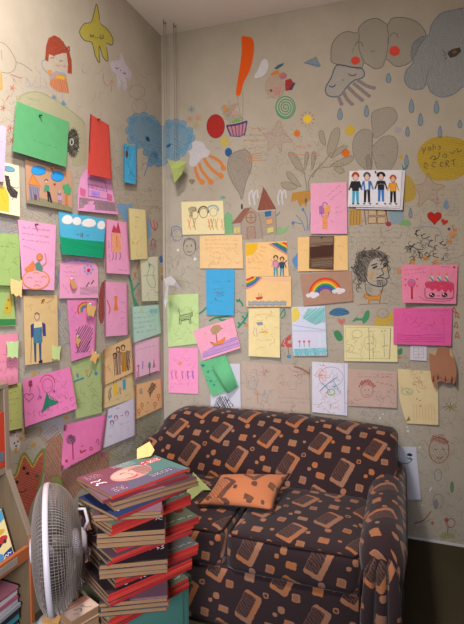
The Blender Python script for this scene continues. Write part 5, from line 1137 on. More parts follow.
s.ring(331, 377, 12, 10, '#8f98b0', .5); s.hatch(ellp(322, 374, 6, 6), '#e0a08a', 2.2, .6, 50); s.squig(315, 366, 328, 378, 12, '#dd8a74', .6, 5); s.squig(327, 378, 340, 388, 8, '#4f86b8', .6, 5); s.ring(331, 392, 3.6, 3, '#7fae6a', 1.0); s.stroke([(320, 391), (325, 386), (330, 382), (337, 377)], '#5a6a90', .6); s.stroke([(322, 383), (330, 391)], '#5a6a90', .5); s.squig(320, 394, 340, 410, 20, '#e2a894', .6, 6); s.squig(315, 366, 346, 412, 14, '#a8a4bc', .3, 4); s.stroke([(344, 364), (345, 413)], '#8a90a8', .4)
s.done('drawing', 'white sheet scribbled with orange and blue loops above the sofa', 'drawing')
s = Sheet('B', [(347.8, 368.8), (397, 371.3), (396.8, 408), (347.8, 405.6)], '#be9d8f', (.003, .003, .008, .006), base=.001)
s.ring(367, 391, 6, 6.4, '#a86a68', .6); s.hatch([(358, 388), (361, 381), (369, 379), (376, 386), (374, 388), (366, 383)], '#a2504c', 1.0, .7, 60); s.ell(365, 390, .7, .8, '#7a5a80'); s.ell(368.5, 390, .7, .8, '#7a5a80'); s.arc(367, 394, 2, 1, 10, 170, '#a0505a', .5)
for y in (373.5, 376.5): s.text(358, y, 394, y + 1, '#9a7a88', 1.3, .35, .9)
s.text(376, 382, 394, 386, '#b05a52', 1.8, .6, .9); s.text(376, 375.5, 394, 377.5, '#a8605a', 1.5, .5, .7); s.squig(350, 390, 360, 403, 6, '#b07a74', .5); s.text(372, 400, 393, 399, '#8a80a8', 1.2, .3); s.squig(374, 390, 394, 404, 10, '#b08a84', .4); s.done('drawing', 'dusty pink sheet with a red-haired round face above the sofa', 'drawing')
s = Sheet('B', [(397.6, 368.8), (438, 371.7), (438.4, 425), (402, 423.5)], '#d8c18c', (.003, .003, .008, .004), base=.001, outline=[(397.6, 368.8), (418, 370.2), (438, 371.7), (438.2, 398), (438.4, 425), (422, 424.2), (407, 423.4), (403.5, 414), (399.3, 398), (398.4, 383)])
s.squig(410, 371, 426, 377, 10, '#8a7a64', .4, 4); s.squig(411, 376, 424, 388, 12, '#c98a62', .5, 6); s.ring(407, 391.5, 6, 3.2, '#8fae84', .5); s.squig(402, 389, 412, 394, 6, '#6a9a72', .5, 3)
for x, y in ((419, 392), (417, 399), (420, 400.5), (420.5, 406)): s.ell(x, y, .6, .7, '#5a4038')
for k in range(8): s.stroke([(413 + k * 3, 404), (413 + k * 3 + 1, 420)], '#cfa874', .4)
s.fill([(406, 421.5), (409, 416), (410.2, 420)], '#8f7444'); s.done('drawing', 'pale yellow sheet with a cut left edge at the right of the sofa', 'drawing')
s = Sheet('B', [(429, 346), (457, 346), (457, 389), (429, 389)], '#a56c4d', (.004, .010, .02, .022), base=.003, curl=[('t', .008, .3)], outline=[(429, 353.5), (434, 353), (437.5, 348), (444, 346.5), (449.5, 348.5), (452.5, 354), (454, 358), (456.6, 368), (456, 385.5), (452, 382), (446, 383), (441, 380.5), (436.5, 382.5), (434.5, 388.5), (431.5, 380), (429.8, 366)])
for x, y in ((433.5, 379), (438, 377), (445.5, 379), (452, 379), (455.3, 383)): s.fill([(x - 1.2, y + 3), (x, y - 4), (x + 1.1, y + 2.6)], '#4a3428', kind='crayon')
s.fill([(429, 353.5), (434, 353), (437.5, 348), (435.5, 355.5)], '#c29a78'); s.fill([(449.5, 348.5), (452.5, 354), (453.6, 358), (449.8, 355)], '#c9a078'); s.stroke([(431, 378), (436, 376), (447, 380), (456, 378)], '#7d4c34', .5); s.done('paper_sheet', 'torn brown paper with burnt edges hanging at the right', 'paper')
s = Sheet('B', [(410.4, 345.5), (426.7, 346), (426.7, 361), (410.2, 360)], '#c8c1cd', (.003, .003, .004, .004), base=.001)
s.stroke([(413.5, 347.5), (423.5, 348), (423.5, 358), (413.5, 357.5)], '#9a93a6', .5, True, sm=False); s.stroke([(418.5, 348), (418.5, 357.5)], '#9a93a6', .4); s.text(414.5, 351, 423, 351, '#8f88a0', 1.2, .35); s.text(414.5, 354.5, 423, 354.5, '#8f88a0', 1.2, .35); s.done('card', 'small white card under the magenta sheet', 'card')
s = Sheet('B', [(168.8, 348), (198, 348), (198.4, 394), (168.5, 392.5)], '#ec8ab8', (.003, .003, .005, .005), base=.002)
s.ell(180, 363.5, 1.7, 1.9, '#e08a4a')
for x, c_ in ((171.5, '#b06ab0'), (175.5, '#c05a86'), (182, '#b8507e'), (187.5, '#5a4ab8'), (192.5, '#7a4ab0')): s.stroke([(x, 373), (x + .8, 379)], c_, .9); s.ring(x + .2, 372, .8, 1, c_, .5)
s.squig(171, 350, 196, 390, 14, '#d87aa8', .35, 5); s.text(174, 384, 194, 384, '#d07aa0', 1.2, .3); s.done('drawing', 'bright pink sheet with tiny figures above the left sofa end', 'drawing')
s = Sheet('B', [(167, 295), (198.4, 293.6), (199, 343.5), (168, 347)], '#b3cd80', (.016, .004, .006, .005), curl=[('tl', .022, .4)], base=.001)
s.hatch([(180, 315.5), (190, 314), (190.5, 320), (180.5, 321.5)], '#6a7450', 1.0, .5, 10); s.stroke([(179.5, 321), (180, 316), (189, 313.5), (192, 312), (192.5, 315.5), (190.5, 317.5), (191, 323), (189.5, 323), (188.5, 319.5), (182, 320.5), (181, 323.5), (179.2, 323.8), (180, 319)], '#4f5a40', .6, True); s.stroke([(180, 316), (178.5, 309)], '#5a6a48', .6); s.ell(190.5, 314.3, 2.2, 2, '#8fa06a'); s.squig(172, 298, 196, 340, 12, '#9cb86c', .35, 6); s.stroke([(190, 320), (197, 326)], '#8aa86a', .4); s.done('drawing', 'lime green sheet with a pencilled cat near the corner', 'drawing')
s = Sheet('B', [(192.8, 331), (233, 317.8), (240.7, 348), (202.8, 360.7)], '#e997b2', (.004, .004, .018, .006), base=.007)
s.hatch([(202, 353), (213, 346.5), (228, 340), (237, 335), (240, 346.5), (203, 359)], '#9a82c4', 1.1, .7, -18, jit=.5); s.fill([(210, 342), (215, 343), (225, 337.5), (225, 340.5), (222, 344), (214, 345.5)], '#dd843c'); s.stroke([(210, 342), (216, 343.5), (225, 337.3), (222, 344), (214, 345.5)], '#a05a30', .5, True, sm=False); s.stroke([(217, 342), (215.5, 330)], '#8a4a34', .9); s.fill([(210, 330), (213, 325.5), (219, 324.5), (222, 328), (218, 333), (213, 335)], '#b59a6a', kind='crayon'); s.ell(205, 333.5, 1.6, 1, '#e2a070'); s.stroke([(221, 329), (223, 328)], '#a0506a', .5)
s.done('drawing', 'tilted pink drawing of an orange sailing boat on purple water', 'drawing')
s = Sheet('B', [(211, 364), (239.8, 363.6), (241, 409.5), (210.5, 409)], '#c8c4d0', (.003, .003, .005, .005), base=.001)
s.hatch([(213, 408), (217, 397), (226, 396), (234, 405), (232, 408)], '#4a4a56', 1.5, .6, 62, jit=.8); s.hatch([(215, 407), (220, 396), (230, 400), (231, 407)], '#55555f', 2.2, .5, -55, jit=.8); s.done('drawing', 'white sheet with black scribble behind the green folded card', 'drawing')
# folded green card: back leaf with a hinged front leaf
s = Sheet('B', [(199.3, 362), (226, 355), (238.5, 386.5), (212, 396.5)], '#56b478', (.006, .008, .010, .010), base=.006)
s.heart(203, 365.5, 2, '#2a7a80'); s.squig(205, 370, 214, 388, 6, '#3f9a78', .6, 3)
for x, y in ((208, 372), (211, 381), (214, 385)): s.heart(x, y, 1.4, '#2f8a8a')
card = s.done('folded_card', 'folded green card hanging crooked below the pink boat', 'card')
hA, hB = hit('B', 226, 355)[0], hit('B', 238.5, 386.5)[0]; cc = card.location
nB = WALLN['B']
def lf3(px, py, l): h, d = hit('B', px, py); v = (CAM - h); return h + v * (l / v.dot(nB)) - cc
q = [lf3(211.5, 366.5, .05), lf3(226, 355, .0155), lf3(238.5, 386.5, .0175), lf3(227.3, 393.5, .055)]
nrm = Vector((0, .0004, 0)); bm = bmesh.new(); N_ = 6; A = []; B2 = []
for i in range(N_ + 1):
    a = q[0].lerp(q[1], i / N_); b = q[3].lerp(q[2], i / N_); bow = Vector((0, -.006 * math.sin(math.pi * i / N_), 0))
    A.append((bm.verts.new(a + bow), bm.verts.new(b + bow))); B2.append((bm.verts.new(a + bow + nrm), bm.verts.new(b + bow + nrm)))
for i in range(N_):
    bm.faces.new((A[i][0], A[i+1][0], A[i+1][1], A[i][1])); bm.faces.new((B2[i][0], B2[i][1], B2[i+1][1], B2[i+1][0])); bm.faces.new((A[i][0], B2[i][0], B2[i+1][0], A[i+1][0])); bm.faces.new((A[i][1], A[i+1][1], B2[i+1][1], B2[i][1]))
bm.faces.new((A[0][0], A[0][1], B2[0][1], B2[0][0])); bm.faces.new((A[-1][0], B2[-1][0], B2[-1][1], A[-1][1]))
bm_obj('front_leaf', bm, mat('#56b478', 'paper'), card, True)
s = Sheet('B', [(241.7, 361), (275.3, 363.8), (274.5, 412), (241.7, 410)], '#b8a190', (.002, .003, .005, .005), base=.001)
s.squig(245, 365, 272, 378, 18, '#9a8090', .4, 3); s.squig(262, 370, 272, 376, 6, '#c0705c', .5, 4); s.squig(246, 378, 260, 392, 14, '#7f9ab0', .5, 5); s.squig(264, 386, 271, 398, 6, '#7fa0b4', .5, 4); s.stroke([(257, 390), (258, 404)], '#9a7a6a', .5); s.stroke([(255, 394), (260, 394)], '#c07a4a', .8); s.squig(247, 396, 272, 408, 8, '#a890a0', .4); s.text(264, 402, 272, 402, '#8aa08a', 1.2, .4); s.done('drawing', 'left of two greyish pink scribbled sheets touching above the sofa', 'drawing')
s = Sheet('B', [(275.3, 363.8), (309, 366.4), (310.3, 414), (274.5, 412)], '#b79f8e', (.002, .004, .005, .005), curl=[('tr', .02, .35)], base=.002)
s.squig(290, 368, 306, 380, 14, '#c07a64', .5, 4); s.squig(296, 370, 304, 380, 6, '#8a98b0', .5, 5); s.stroke(ellp(284, 386, 3.4, 4), '#cfa088', .7); s.text(278, 397, 306, 399, '#8a7a80', 1.2, .35, .9); s.text(280, 402, 308, 403, '#8a7a80', 1.2, .35, .9); s.squig(288, 405, 298, 411, 6, '#7a6a6a', .5, 3); s.squig(278, 372, 308, 395, 10, '#a88f84', .4); s.stroke([(294, 366.5), (301, 368.5), (309, 373.5)], '#8f6f58', 1.4); s.done('drawing', 'right of two greyish pink scribbled sheets, with a bent corner', 'drawing')
s = Sheet('B', [(393, 446.5), (416, 447), (421, 499.6), (393, 499.6)], '#bcbccd', (.003, .003, .006, .006), base=.002)
s.fill([(406.5, 454), (410, 453), (413, 455), (411, 456.5), (407.5, 456)], '#2b2c30'); s.stroke([(407, 457.5), (411, 459.5), (412.5, 459)], '#3a5f58', 1.0); s.stroke([(402, 463), (407, 463.5), (411, 461), (412, 459)], '#3f6a60', .8); s.ell(410, 458.5, 1.6, 1.3, '#4a7a70'); s.done('drawing', 'white sheet with a small dark bird, half behind the sofa', 'drawing')
# ================================================================== paintings and crayon on the back wall
K = '#6f6862'
# pencil scribbles all over: nobody could count them
def scribbles(wall, name, label, zones):
    m = Mural(wall, 'faint'); m.step = 0
    for x0, y0, x1, y1, n, cols, size in zones:
        for _ in range(n): m.squig(x0, y0, x1, y1, 1, rnd.choice(cols), rnd.uniform(.35, .7), size * rnd.uniform(.6, 1.5))
    o = m.done(name, label); o['kind'] = 'stuff'
def writing(m, x0, y0, x1, y1, rows, cols, h=1.8, w=.45):
    for k in range(rows):
        y = y0 + (y1 - y0) * k / max(1, rows - 1); m.text(x0, y, x1, y + rnd.uniform(-1, 1), rnd.choice(cols), h, w, .8)
GR = ['#8d8478', '#7f7a78', '#948a84', '#857c86']; WR = ['#b0806a', '#a8746a', '#9a7f70', '#b08f6a']; MX = GR + WR + ['#7f8fa0', '#8a9a84']
FN = ['#9a9084', '#8f8a88', '#a0948c', '#8a8490']; CO = ['#b58a74', '#a8806f', '#7f90a8', '#8fa088', '#b09a6a', '#a87f8a']
scribbles('B', 'pencil_scribbles', 'faint pencil and crayon scribbles over the back wall', [
    (168, 135, 460, 345, 330, FN + CO, 5), (168, 225, 205, 300, 70, FN, 5), (235, 125, 320, 165, 70, CO, 4), (345, 205, 460, 300, 260, FN + ['#76706c'], 4.5), (396, 345, 462, 530, 260, FN + CO, 5), (240, 230, 400, 330, 120, FN, 4), (225, 320, 350, 410, 160, FN + CO, 4), (168, 330, 212, 408, 70, FN + CO, 4), (360, 410, 400, 424, 34, ['#a0a4ba', '#8f96ae'], 4), (300, 150, 350, 185, 26, FN, 5), (400, 520, 462, 548, 40, CO, 5)])
def written(wall, name, label, rows):
    m = Mural(wall, 'faint'); m.step = 0
    for x0, y0, x1, y1, n, h, cols in rows: writing(m, x0, y0, x1, y1, n, cols, h, .4)
    m.done(name, label)
written('B', 'handwriting', 'rows of small handwriting on the back wall', [(348, 228, 400, 246, 5, 1.8, ['#857c78', '#8f8680']), (440, 240, 460, 300, 14, 1.6, ['#857c78', '#8a7a70']), (390, 268, 400, 304, 8, 1.6, ['#7a7470']), (430, 190, 460, 215, 7, 1.8, ['#8a7a78', '#a0807a']), (400, 350, 428, 366, 3, 1.6, ['#8f8680']), (300, 158, 345, 176, 4, 1.8, ['#a09488']), (244, 130, 268, 150, 5, 2, ['#c08a6a']), (326, 318, 345, 350, 6, 1.6, ['#8f8a90']), (240, 306, 248, 340, 6, 1.6, ['#8a9088']), (281, 318, 292, 336, 4, 1.4, ['#a0806a'])])
def petal(m, pts, col, line, w=.7, kind='wash'):
    m.fill(pts, col, True, kind); m.stroke(pts, line, w, True)
# blue cloud turning the corner
def cx5(l): return [(115 + x / 5.16, 100 + y / 5.16) for x, y in l]
m = Mural('L'); P_ = cx5([(66, 150), (72, 110), (85, 85), (105, 78), (125, 95), (150, 82), (185, 92), (205, 115), (225, 125), (248, 135), (248, 345), (215, 330), (180, 310), (160, 275), (135, 240), (105, 235), (80, 200)])
m.fill(P_, '#74a8c8', False, 'wash')
for x, y, r_ in ((131, 121, 4), (136, 117.5, 4), (144, 117, 4.5), (151, 119.5, 4), (156, 124, 3.5), (129, 130, 4), (131, 139, 4), (139, 144.5, 3.5), (146, 152, 3.5), (152, 159, 3.5), (158, 163, 3.5)): m.ell(x, y, r_, r_ * 1.1, '#74a8c8', 0, 'wash'); m.arc(x, y, r_, r_ * 1.1, 180 if y < 125 else 60, 360 if y < 125 else 200, '#5f93bc', .6)
m.hatch(P_, '#5f9cca', 1.8, .8, 20, kind='soft'); m.hatch(P_, '#92b8cc', 2.4, .7, -40, kind='soft'); m.ell(147.5, 139, 1.8, 2.4, '#27466e', -20, 'ink'); m.stroke([(145.5, 136.5), (148, 139), (149.5, 141.5)], '#22365a', .7, kind='ink'); m.done('painted_cloud', 'left half of the blue cloud painted across the corner')
m = Mural('B'); P_ = cx5([(248, 135), (265, 115), (300, 115), (335, 120), (355, 130), (375, 150), (398, 162), (403, 185), (395, 215), (380, 240), (372, 262), (345, 280), (325, 285), (310, 305), (280, 318), (265, 330), (248, 345)])
m.fill(P_, '#78aac6', False, 'wash')
for x, y, r_ in ((169, 124, 4), (176, 123, 4), (183, 125, 4), (189, 131, 4), (191, 138, 4), (188, 146, 4), (182, 152, 4), (176, 157, 4)): m.ell(x, y, r_, r_ * 1.1, '#78aac6', 0, 'wash'); m.arc(x, y, r_, r_ * 1.1, 190 if y < 130 else -60, 350 if y < 130 else 110, '#6396b8', .6)
m.hatch(P_, '#62a0c8', 1.8, .8, 30, kind='soft'); m.hatch(P_, '#92b8cc', 2.4, .7, -30, kind='soft'); m.fill([(165, 147), (168.5, 144.5), (171.5, 143.5), (170, 146.5), (167, 147.5)], '#1f4f86', kind='ink'); m.done('painted_cloud', 'right half of the blue cloud painted across the corner')
# white jellyfish with orange arms
m = Mural('B'); m.fill([(190, 143), (196, 140.5), (203, 142.5), (206, 148), (210, 152), (207, 157), (202, 158), (198, 163), (193, 167), (189, 164), (190, 156), (188, 149)], '#cfc9cf', True)
for pts in ([(195, 167), (196.5, 173), (199, 179), (202, 182)], [(199, 163), (201.5, 170), (206, 176), (211, 182)], [(204, 158), (208, 165), (215, 172), (221, 176)], [(209, 155.5), (216, 159), (221, 163), (223.5, 168)]):
    m.stroke(pts, '#d9803a', 3.0); m.ell(pts[-1][0], pts[-1][1], 2.6, 3.2, '#d9803a', -30)
m.heart(192, 181.5, 2.7, '#a8806a', '#7f6a60'); m.done('painted_jellyfish', 'white jellyfish with orange arms')
# small star scribbles
m = Mural('B')
for x, y, c in ((191.5, 109.5, '#6f8f9a'), (198, 118, '#d0905f'), (190, 119, '#c08a5f'), (196, 126, '#b0a06a')):
    for a in range(4): m.stroke([(x - 4 * math.cos(a * .8), y - 4 * math.sin(a * .8)), (x + 4 * math.cos(a * .8), y + 4 * math.sin(a * .8))], c, .6)
m.done('crayon_star', 'small grey and orange crayon stars')
# orange streamer, red balloon, basket
m = Mural('B'); P_ = [(241.5, 37), (246, 36.5), (252, 38), (254, 45), (253.2, 57), (249.5, 71), (243.5, 83), (240.5, 94.5), (236, 94.8), (237.5, 81), (240, 66), (241.8, 50)]
m.fill(P_, '#d9571a', True, 'ink'); m.done('painted_streamer', 'long orange streamer')
m = Mural('B'); m.ell(215.7, 126.3, 8.8, 11.8, '#b3302c'); m.ell(215.7, 126.3, 8.6, 11.6, '#b3302c'); m.ring(215.7, 126.3, 8.8, 11.8, '#8a2a24', .6); m.done('painted_balloon', 'red oval balloon')
m = Mural('B'); m.fill([(226.5, 126), (247, 121.5), (244.5, 134), (240, 136.5), (231, 136)], '#c9848e')
for k in range(6): m.stroke([(227 + k * 4, 125.5 - k * .8), (231 + k * 2.7, 136)], '#4a3f78', .9)
m.stroke([(226.3, 125.8), (236, 124.6), (247.3, 121.3)], '#3f3a78', 2.0); m.stroke([(226.5, 126), (230.5, 136), (240, 136.6), (244.5, 134), (247.3, 121.5)], '#3f3a78', .9, sm=False)
m.stroke([(237, 93), (238.5, 105), (242, 122)], '#9a8c80', .5); m.stroke([(243, 92), (243, 104), (242.5, 122)], '#9a8c80', .5)
m.fill([(221.5, 114), (232, 104), (239, 103), (228, 118)], '#b09c86'); m.ell(225, 108.5, 2.2, 2.6, '#d98a3a'); m.ring(225, 108.5, 3.2, 3.4, '#8a7a70', .5); m.hatch([(223, 118), (236, 108), (244, 120), (230, 124)], '#8f8880', 1.5, .5, 30); m.ell(235, 113, 3, 3.4, '#c9a09a'); m.fill([(231, 121), (240, 117.5), (241, 121), (233, 123.5)], '#7fae5a'); m.stroke([(229, 101), (229, 106)], '#8f8078', .6); m.done('painted_basket', 'purple striped basket filled with flowers and figures')
m = Mural('B'); m.fill([(254, 77.5), (258, 70), (262, 60.5), (266, 59), (268.5, 64), (266.5, 72), (261, 77)], '#d5d2da', True); m.done('painted_petal', 'white petal beside the orange streamer')
# round pale bird head with a plumed hat
m = Mural('B'); m.ell(275, 87, 10, 11.5, '#c9a99a', 0, 'wash'); m.ring(275, 87, 10, 11.5, '#b09a90', .4); m.ell(271, 90.5, 1.3, 1.5, '#7a2f38', 0, 'ink'); m.ell(277, 91, 4, 4.5, '#d69a94', 0, 'wash'); m.stroke([(266, 97), (269, 98.5)], '#a88a80', .6)
m.fill([(269.5, 75.5), (274, 71), (279, 70), (279.5, 75)], '#d9803a'); m.fill([(273.5, 69), (278, 65), (284, 62.8), (283, 65.5), (277, 69.5)], '#2f5f7a'); m.ell(283, 76, 4, 3.6, '#b8747a'); m.fill([(285, 80), (291, 78.5), (294, 84), (292, 90), (285.5, 91)], '#a8272c'); m.fill([(289, 90), (294, 82), (295.5, 83), (292, 90)], '#33466a'); m.done('painted_head', 'round pale head under an orange and red plumed hat')
# green spiral
m = Mural('B', 'ink'); m.stroke([(285.5 + r * math.cos(a), 107.5 + r * 1.12 * math.sin(a)) for a, r in [(k * .35, .8 + 8.2 * k / 62) for k in range(63)]], '#3a8f68', 1.0); m.ring(285.5, 107.5, 9.6, 11, '#3a8f68', 1.1); m.done('painted_spiral', 'green spiral')
m = Mural('B'); m.ell(307.5, 119, 4.2, 4.2, '#ddb93a', 0, 'ink'); m.ring(307.5, 119.5, 7.2, 8, '#c9a878', .5)
for k in range(10): m.stroke([(307.5 + 5.6 * math.cos(k * .63), 119.3 + 6 * math.sin(k * .63)), (307.5 + 6.8 * math.cos(k * .63), 119.3 + 7.2 * math.sin(k * .63))], '#b0603a', 1.1, sm=False)
m.done('painted_sun', 'small yellow sun with brown dots')
for x, y, rx, ry, c, l in ((297, 133.5, 3.2, 3.5, '#dd7a2c', 'orange dot left of the stalk plant'), (345.7, 153, 4.2, 4.2, '#dd7426', 'orange ball on the stalk plant'), (350, 130.5, 5, 5.2, '#d2b04a', 'yellow ball under the jellyfish cloud'), (228.5, 152.3, 3.6, 4.5, '#2f5f96', 'dark blue dot'), (224.5, 141.5, 4.5, 5, '#c9b45c', 'olive yellow dot under the red balloon'), (398, 130, 3.8, 3.2, '#b0a4b0', 'pale lilac dot'), (401, 157, 2.2, 2.4, '#c0a054', 'small ochre dot'), (321, 236, 1, 1, '#2f6a9a', None)):
    if l: m = Mural('B'); m.ell(x, y, rx, ry, c); m.ell(x, y, rx * .96, ry * .96, c); m.done('painted_dot', l)
# faint star figures
m = Mural('B'); P_ = [(263, 134), (271, 133), (279, 120.5), (283.5, 133), (293, 141.5), (283, 143), (281, 152), (276, 144), (268, 151), (268, 140)]
m.fill(P_, '#cbb4a4', False, 'mist'); m.stroke(P_, '#b08f80', .7, True); m.stroke([(270, 134), (276, 136.5), (283, 134)], '#b08f80', .4); writing(m, 243, 128, 266, 148, 4, ['#c08a5f', '#b0806a'], 2.2, .6); m.done('crayon_star', 'large faint pink star beside orange handwriting')
# grey balloon
m = Mural('B'); P_ = [(238, 151), (246, 150), (251.5, 157), (251, 170), (246, 182), (242, 199), (239, 193), (231, 180), (227.5, 168), (230, 156)]
m.fill(P_, '#9c9086', True, 'mist'); m.hatch(P_, '#93877c', 1.6, .5, 70, True); m.stroke(P_, '#857a72', .7, True); m.fill([(241, 204), (242.5, 203.5), (243, 209), (241, 209)], '#3a3436', kind='ink')
for k in range(4): m.stroke([(248, 154.5 + k * 2), (262, 153 + k * 2.4)], '#c9824e', .7)
m.done('painted_balloon', 'grey brown balloon with an orange flag above the house')
# house with tower
m = Mural('B', 'ink')
m.fill([(241, 213), (251, 207), (259.5, 215), (263, 239), (242, 240)], '#b8a898', kind='wash'); m.fill([(257.5, 212), (275, 211), (277, 235), (263, 236)], '#b8a898', kind='wash')
m.fill([(231.5, 224), (244, 208.5), (250.5, 207.5), (240.5, 223)], '#9c6a5c', kind='crayon'); m.hatch([(231.5, 224), (244, 208.5), (250.5, 207.5), (240.5, 223)], '#8a584c', 1.3, .5, -50)
m.fill([(258, 210), (263.5, 187), (276, 209)], '#9a5a4c', kind='crayon'); m.hatch([(258, 210), (263.5, 187), (276, 209)], '#7f4438', 1.3, .6, 70); m.stroke([(258, 210), (263.5, 187), (276, 209)], '#6f4034', .7, True, sm=False)
m.stroke([(240.5, 223), (250.5, 207.5), (259.5, 215), (263, 239)], '#8a6f60', .7, sm=False); m.stroke([(241, 222), (241.5, 240)], '#8a6f60', .6); m.stroke([(275.5, 210), (277, 235)], '#8a6f60', .6); m.stroke([(233, 224), (233, 234), (241, 235)], '#8a7a6a', .6, sm=False)
m.ring(251, 217.5, 5, 5.6, '#9a5f48', .9); m.stroke([(251, 212), (251, 223)], '#9a5f48', .6); m.stroke([(246, 217.5), (256, 217.5)], '#9a5f48', .6)
m.fill([(247, 227), (255, 226.5), (255.5, 239), (247.5, 239.5)], '#c0988a', kind='wash'); m.stroke([(247, 239.5), (247, 227), (255, 226.5), (255.5, 239)], '#a0505a', .6, sm=False); m.fill([(265, 212), (271, 211), (271, 216), (265.5, 216.5)], '#2f6a9a'); m.stroke([(265, 212), (271, 211), (271, 216), (265.5, 216.5)], '#26466a', .5, True, sm=False)
m.fill([(266, 219), (272.5, 218.5), (272.8, 224), (266.5, 224.5)], '#cf9c6c'); m.fill([(267, 227.5), (273.5, 227), (273.8, 232.5), (267.5, 233)], '#cdbb78'); m.stroke([(266, 219), (272.5, 218.5), (272.8, 224), (266.5, 224.5)], '#a0705a', .5, True, sm=False); m.stroke([(267, 227.5), (273.5, 227), (273.8, 232.5), (267.5, 233)], '#a0905a', .5, True, sm=False)
m.fill([(234, 227.5), (239.5, 227), (240, 233), (234.3, 233.5)], '#cdbb78'); m.stroke([(237, 227), (237.2, 233.4)], '#a08a5a', .5); m.squig(243, 224, 262, 238, 14, '#a08c7c', .4, 3); m.done('painted_house', 'house with a red roofed tower and round window')
m = Mural('B'); m.fill([(224.5, 216), (229, 212), (233, 219), (232, 233.5), (225, 233.5)], '#7fb884', True); m.ell(228, 221, 4.5, 8, '#7fb884'); m.fill([(276, 232), (279, 226), (283, 229), (289, 225.5), (288, 230), (283, 234), (277, 235)], '#8fb884', True); m.ell(223, 197.5, 2.8, 1.8, '#6fa88c'); m.done('painted_bush', 'green bushes on both sides of the house')
m = Mural('B', 'faint')
for x in (250, 255, 279, 283): m.stroke([(x, 205), (x - 1, 196), (x + 2, 190), (x + 3, 198)], '#d3d0d8', 1.4, kind='crayon')
m.stroke([(276.5, 216), (280, 212)], '#4a5f9a', .9, kind='crayon'); m.done('chalk_mark', 'white chalky plumes beside the tower')
# plant with leaf stalks
m = Mural('B', 'wash'); GG = '#a0967e'; GL = '#8a8270'
for pts in ([(288, 154), (294, 153), (301, 163), (304, 172), (296, 168)], [(286, 172.5), (292, 173), (298, 181), (301, 187), (291, 182)], [(281, 183), (288, 182), (298, 187), (290, 190), (284, 188.5)], [(319, 132), (323, 131.5), (325.5, 141), (325, 146), (320, 140)], [(327, 150), (331, 134), (336, 128), (340, 130), (338, 143), (331, 157)], [(331, 158), (338, 148), (348, 146), (341, 153)], [(330, 166), (342, 159), (352, 155.5), (353, 160), (343, 166)], [(334, 168), (341, 167), (344.5, 172), (339, 173.5)], [(305, 155), (307, 152), (309, 155), (305, 170)], [(312, 154), (315, 152), (316, 158), (312, 170)]): petal(m, pts, GG, GL, .7, 'mist')
m.stroke([(304, 172), (306, 182), (307, 191)], GL, .9, kind='crayon'); m.stroke([(309, 191), (309, 180), (316, 170), (324, 162), (331, 152)], GL, .9, kind='crayon'); m.stroke([(312, 178), (318, 169), (331, 167)], GL, .7, kind='crayon'); m.stroke([(289, 154.5), (305, 155), (320, 155.5)], '#d0844e', .7, kind='crayon'); m.text(296, 147, 315, 146, '#d08a5f', 3, .7, 1, 'crayon'); m.done('painted_plant', 'grey green plant with leafy stalks')
m = Mural('B'); m.fill([(292, 192.5), (310, 190.5), (311, 200), (307.5, 201), (306, 207), (303, 203), (300.5, 207), (297, 200), (291, 202)], '#c08a3a'); m.ell(306, 200.5, 1.4, 2.6, '#6f6a66')
for pts in ([(305, 231), (302, 222), (296, 215)], [(307, 231), (307, 218), (303, 209)], [(309, 231), (310, 220), (310.5, 212)], [(302, 224), (293, 222)]): m.stroke(pts, '#5f7fb0', .8)
m.ell(293, 223, 1.6, 2, '#5f7fb0'); m.ell(303, 209.5, 1.4, 1.8, '#5f7fb0'); m.done('painted_pot', 'ochre pot shape above a blue sprig')
# big grey leaves over the plant
m = Mural('B', 'wash')
for pts in ([(371, 170), (360, 165), (353, 152), (354, 138), (361, 130), (368, 129.5), (372, 134), (372, 150)], [(373, 133), (371.5, 115), (378, 109.5), (391, 107.5), (396.5, 113), (396, 121), (386, 131), (376, 138)], [(372, 150), (376, 143), (384, 136.5), (394, 137), (398, 146), (396, 160), (388, 172), (378, 170)], [(366, 160), (367, 156), (369.5, 155), (371, 168), (368, 172)]): petal(m, pts, '#98908a', '#8a827c', .8, 'mist')
m.stroke([(371, 172), (372, 150), (373, 133)], '#857c76', .8, kind='crayon'); m.done('painted_leaf', 'big grey leaves behind the picture of four children')
# clouds at top right
m = Mural('B', 'wash'); P_ = [(333, 63), (331, 55), (332, 45), (338, 36), (347, 31.5), (357, 33), (359.5, 27), (367, 20.5), (377, 18.5), (385, 23), (388, 24), (392, 18.5), (403, 17.5), (414, 20.5), (422, 27), (426, 36), (419, 46), (412, 60), (404, 65.5), (395, 66), (386, 59), (383, 66), (376, 69), (369, 65.5), (364, 63), (361, 69), (352, 67)]
m.fill(P_, '#9a958c', True, 'mist'); m.stroke(P_, '#6f6a6c', .8, True, kind='crayon'); m.stroke([(359.5, 33), (359, 48), (364, 62)], '#6f6a6c', .7, kind='crayon'); m.stroke([(387, 24), (388.5, 40), (386, 58)], '#6f6a6c', .7, kind='crayon')
m.ell(355.5, 60.5, 4.6, 4.2, '#c9483c', 0, 'ink'); m.ell(394.5, 51, 5.4, 5.2, '#c9483c', 0, 'ink')
for x, y in ((359, 47), (394, 38)): m.arc(x, y, 4, 5, 190, 360, '#6a6668', .7, 'crayon'); m.stroke([(x - 5, y + 1), (x - 7, y + 2)], '#6a6668', .6, kind='crayon'); m.stroke([(x - 5, y + 3), (x - 7, y + 5)], '#6a6668', .6, kind='crayon')
m.arc(373, 50, 2, 1.5, 10, 170, '#6a6668', .6, 'crayon'); m.done('painted_cloud', 'pair of pale grey clouds with red cheeks and closed eyes')
m = Mural('B', 'wash'); P_ = [(470, 14), (452, 10.5), (439, 15), (431, 26), (429, 35), (421, 37), (413, 44), (411, 55), (413, 63), (406, 71), (405, 82), (412, 89), (422, 89), (427, 84), (431, 92), (441, 97), (452, 95), (461, 88), (470, 78)]
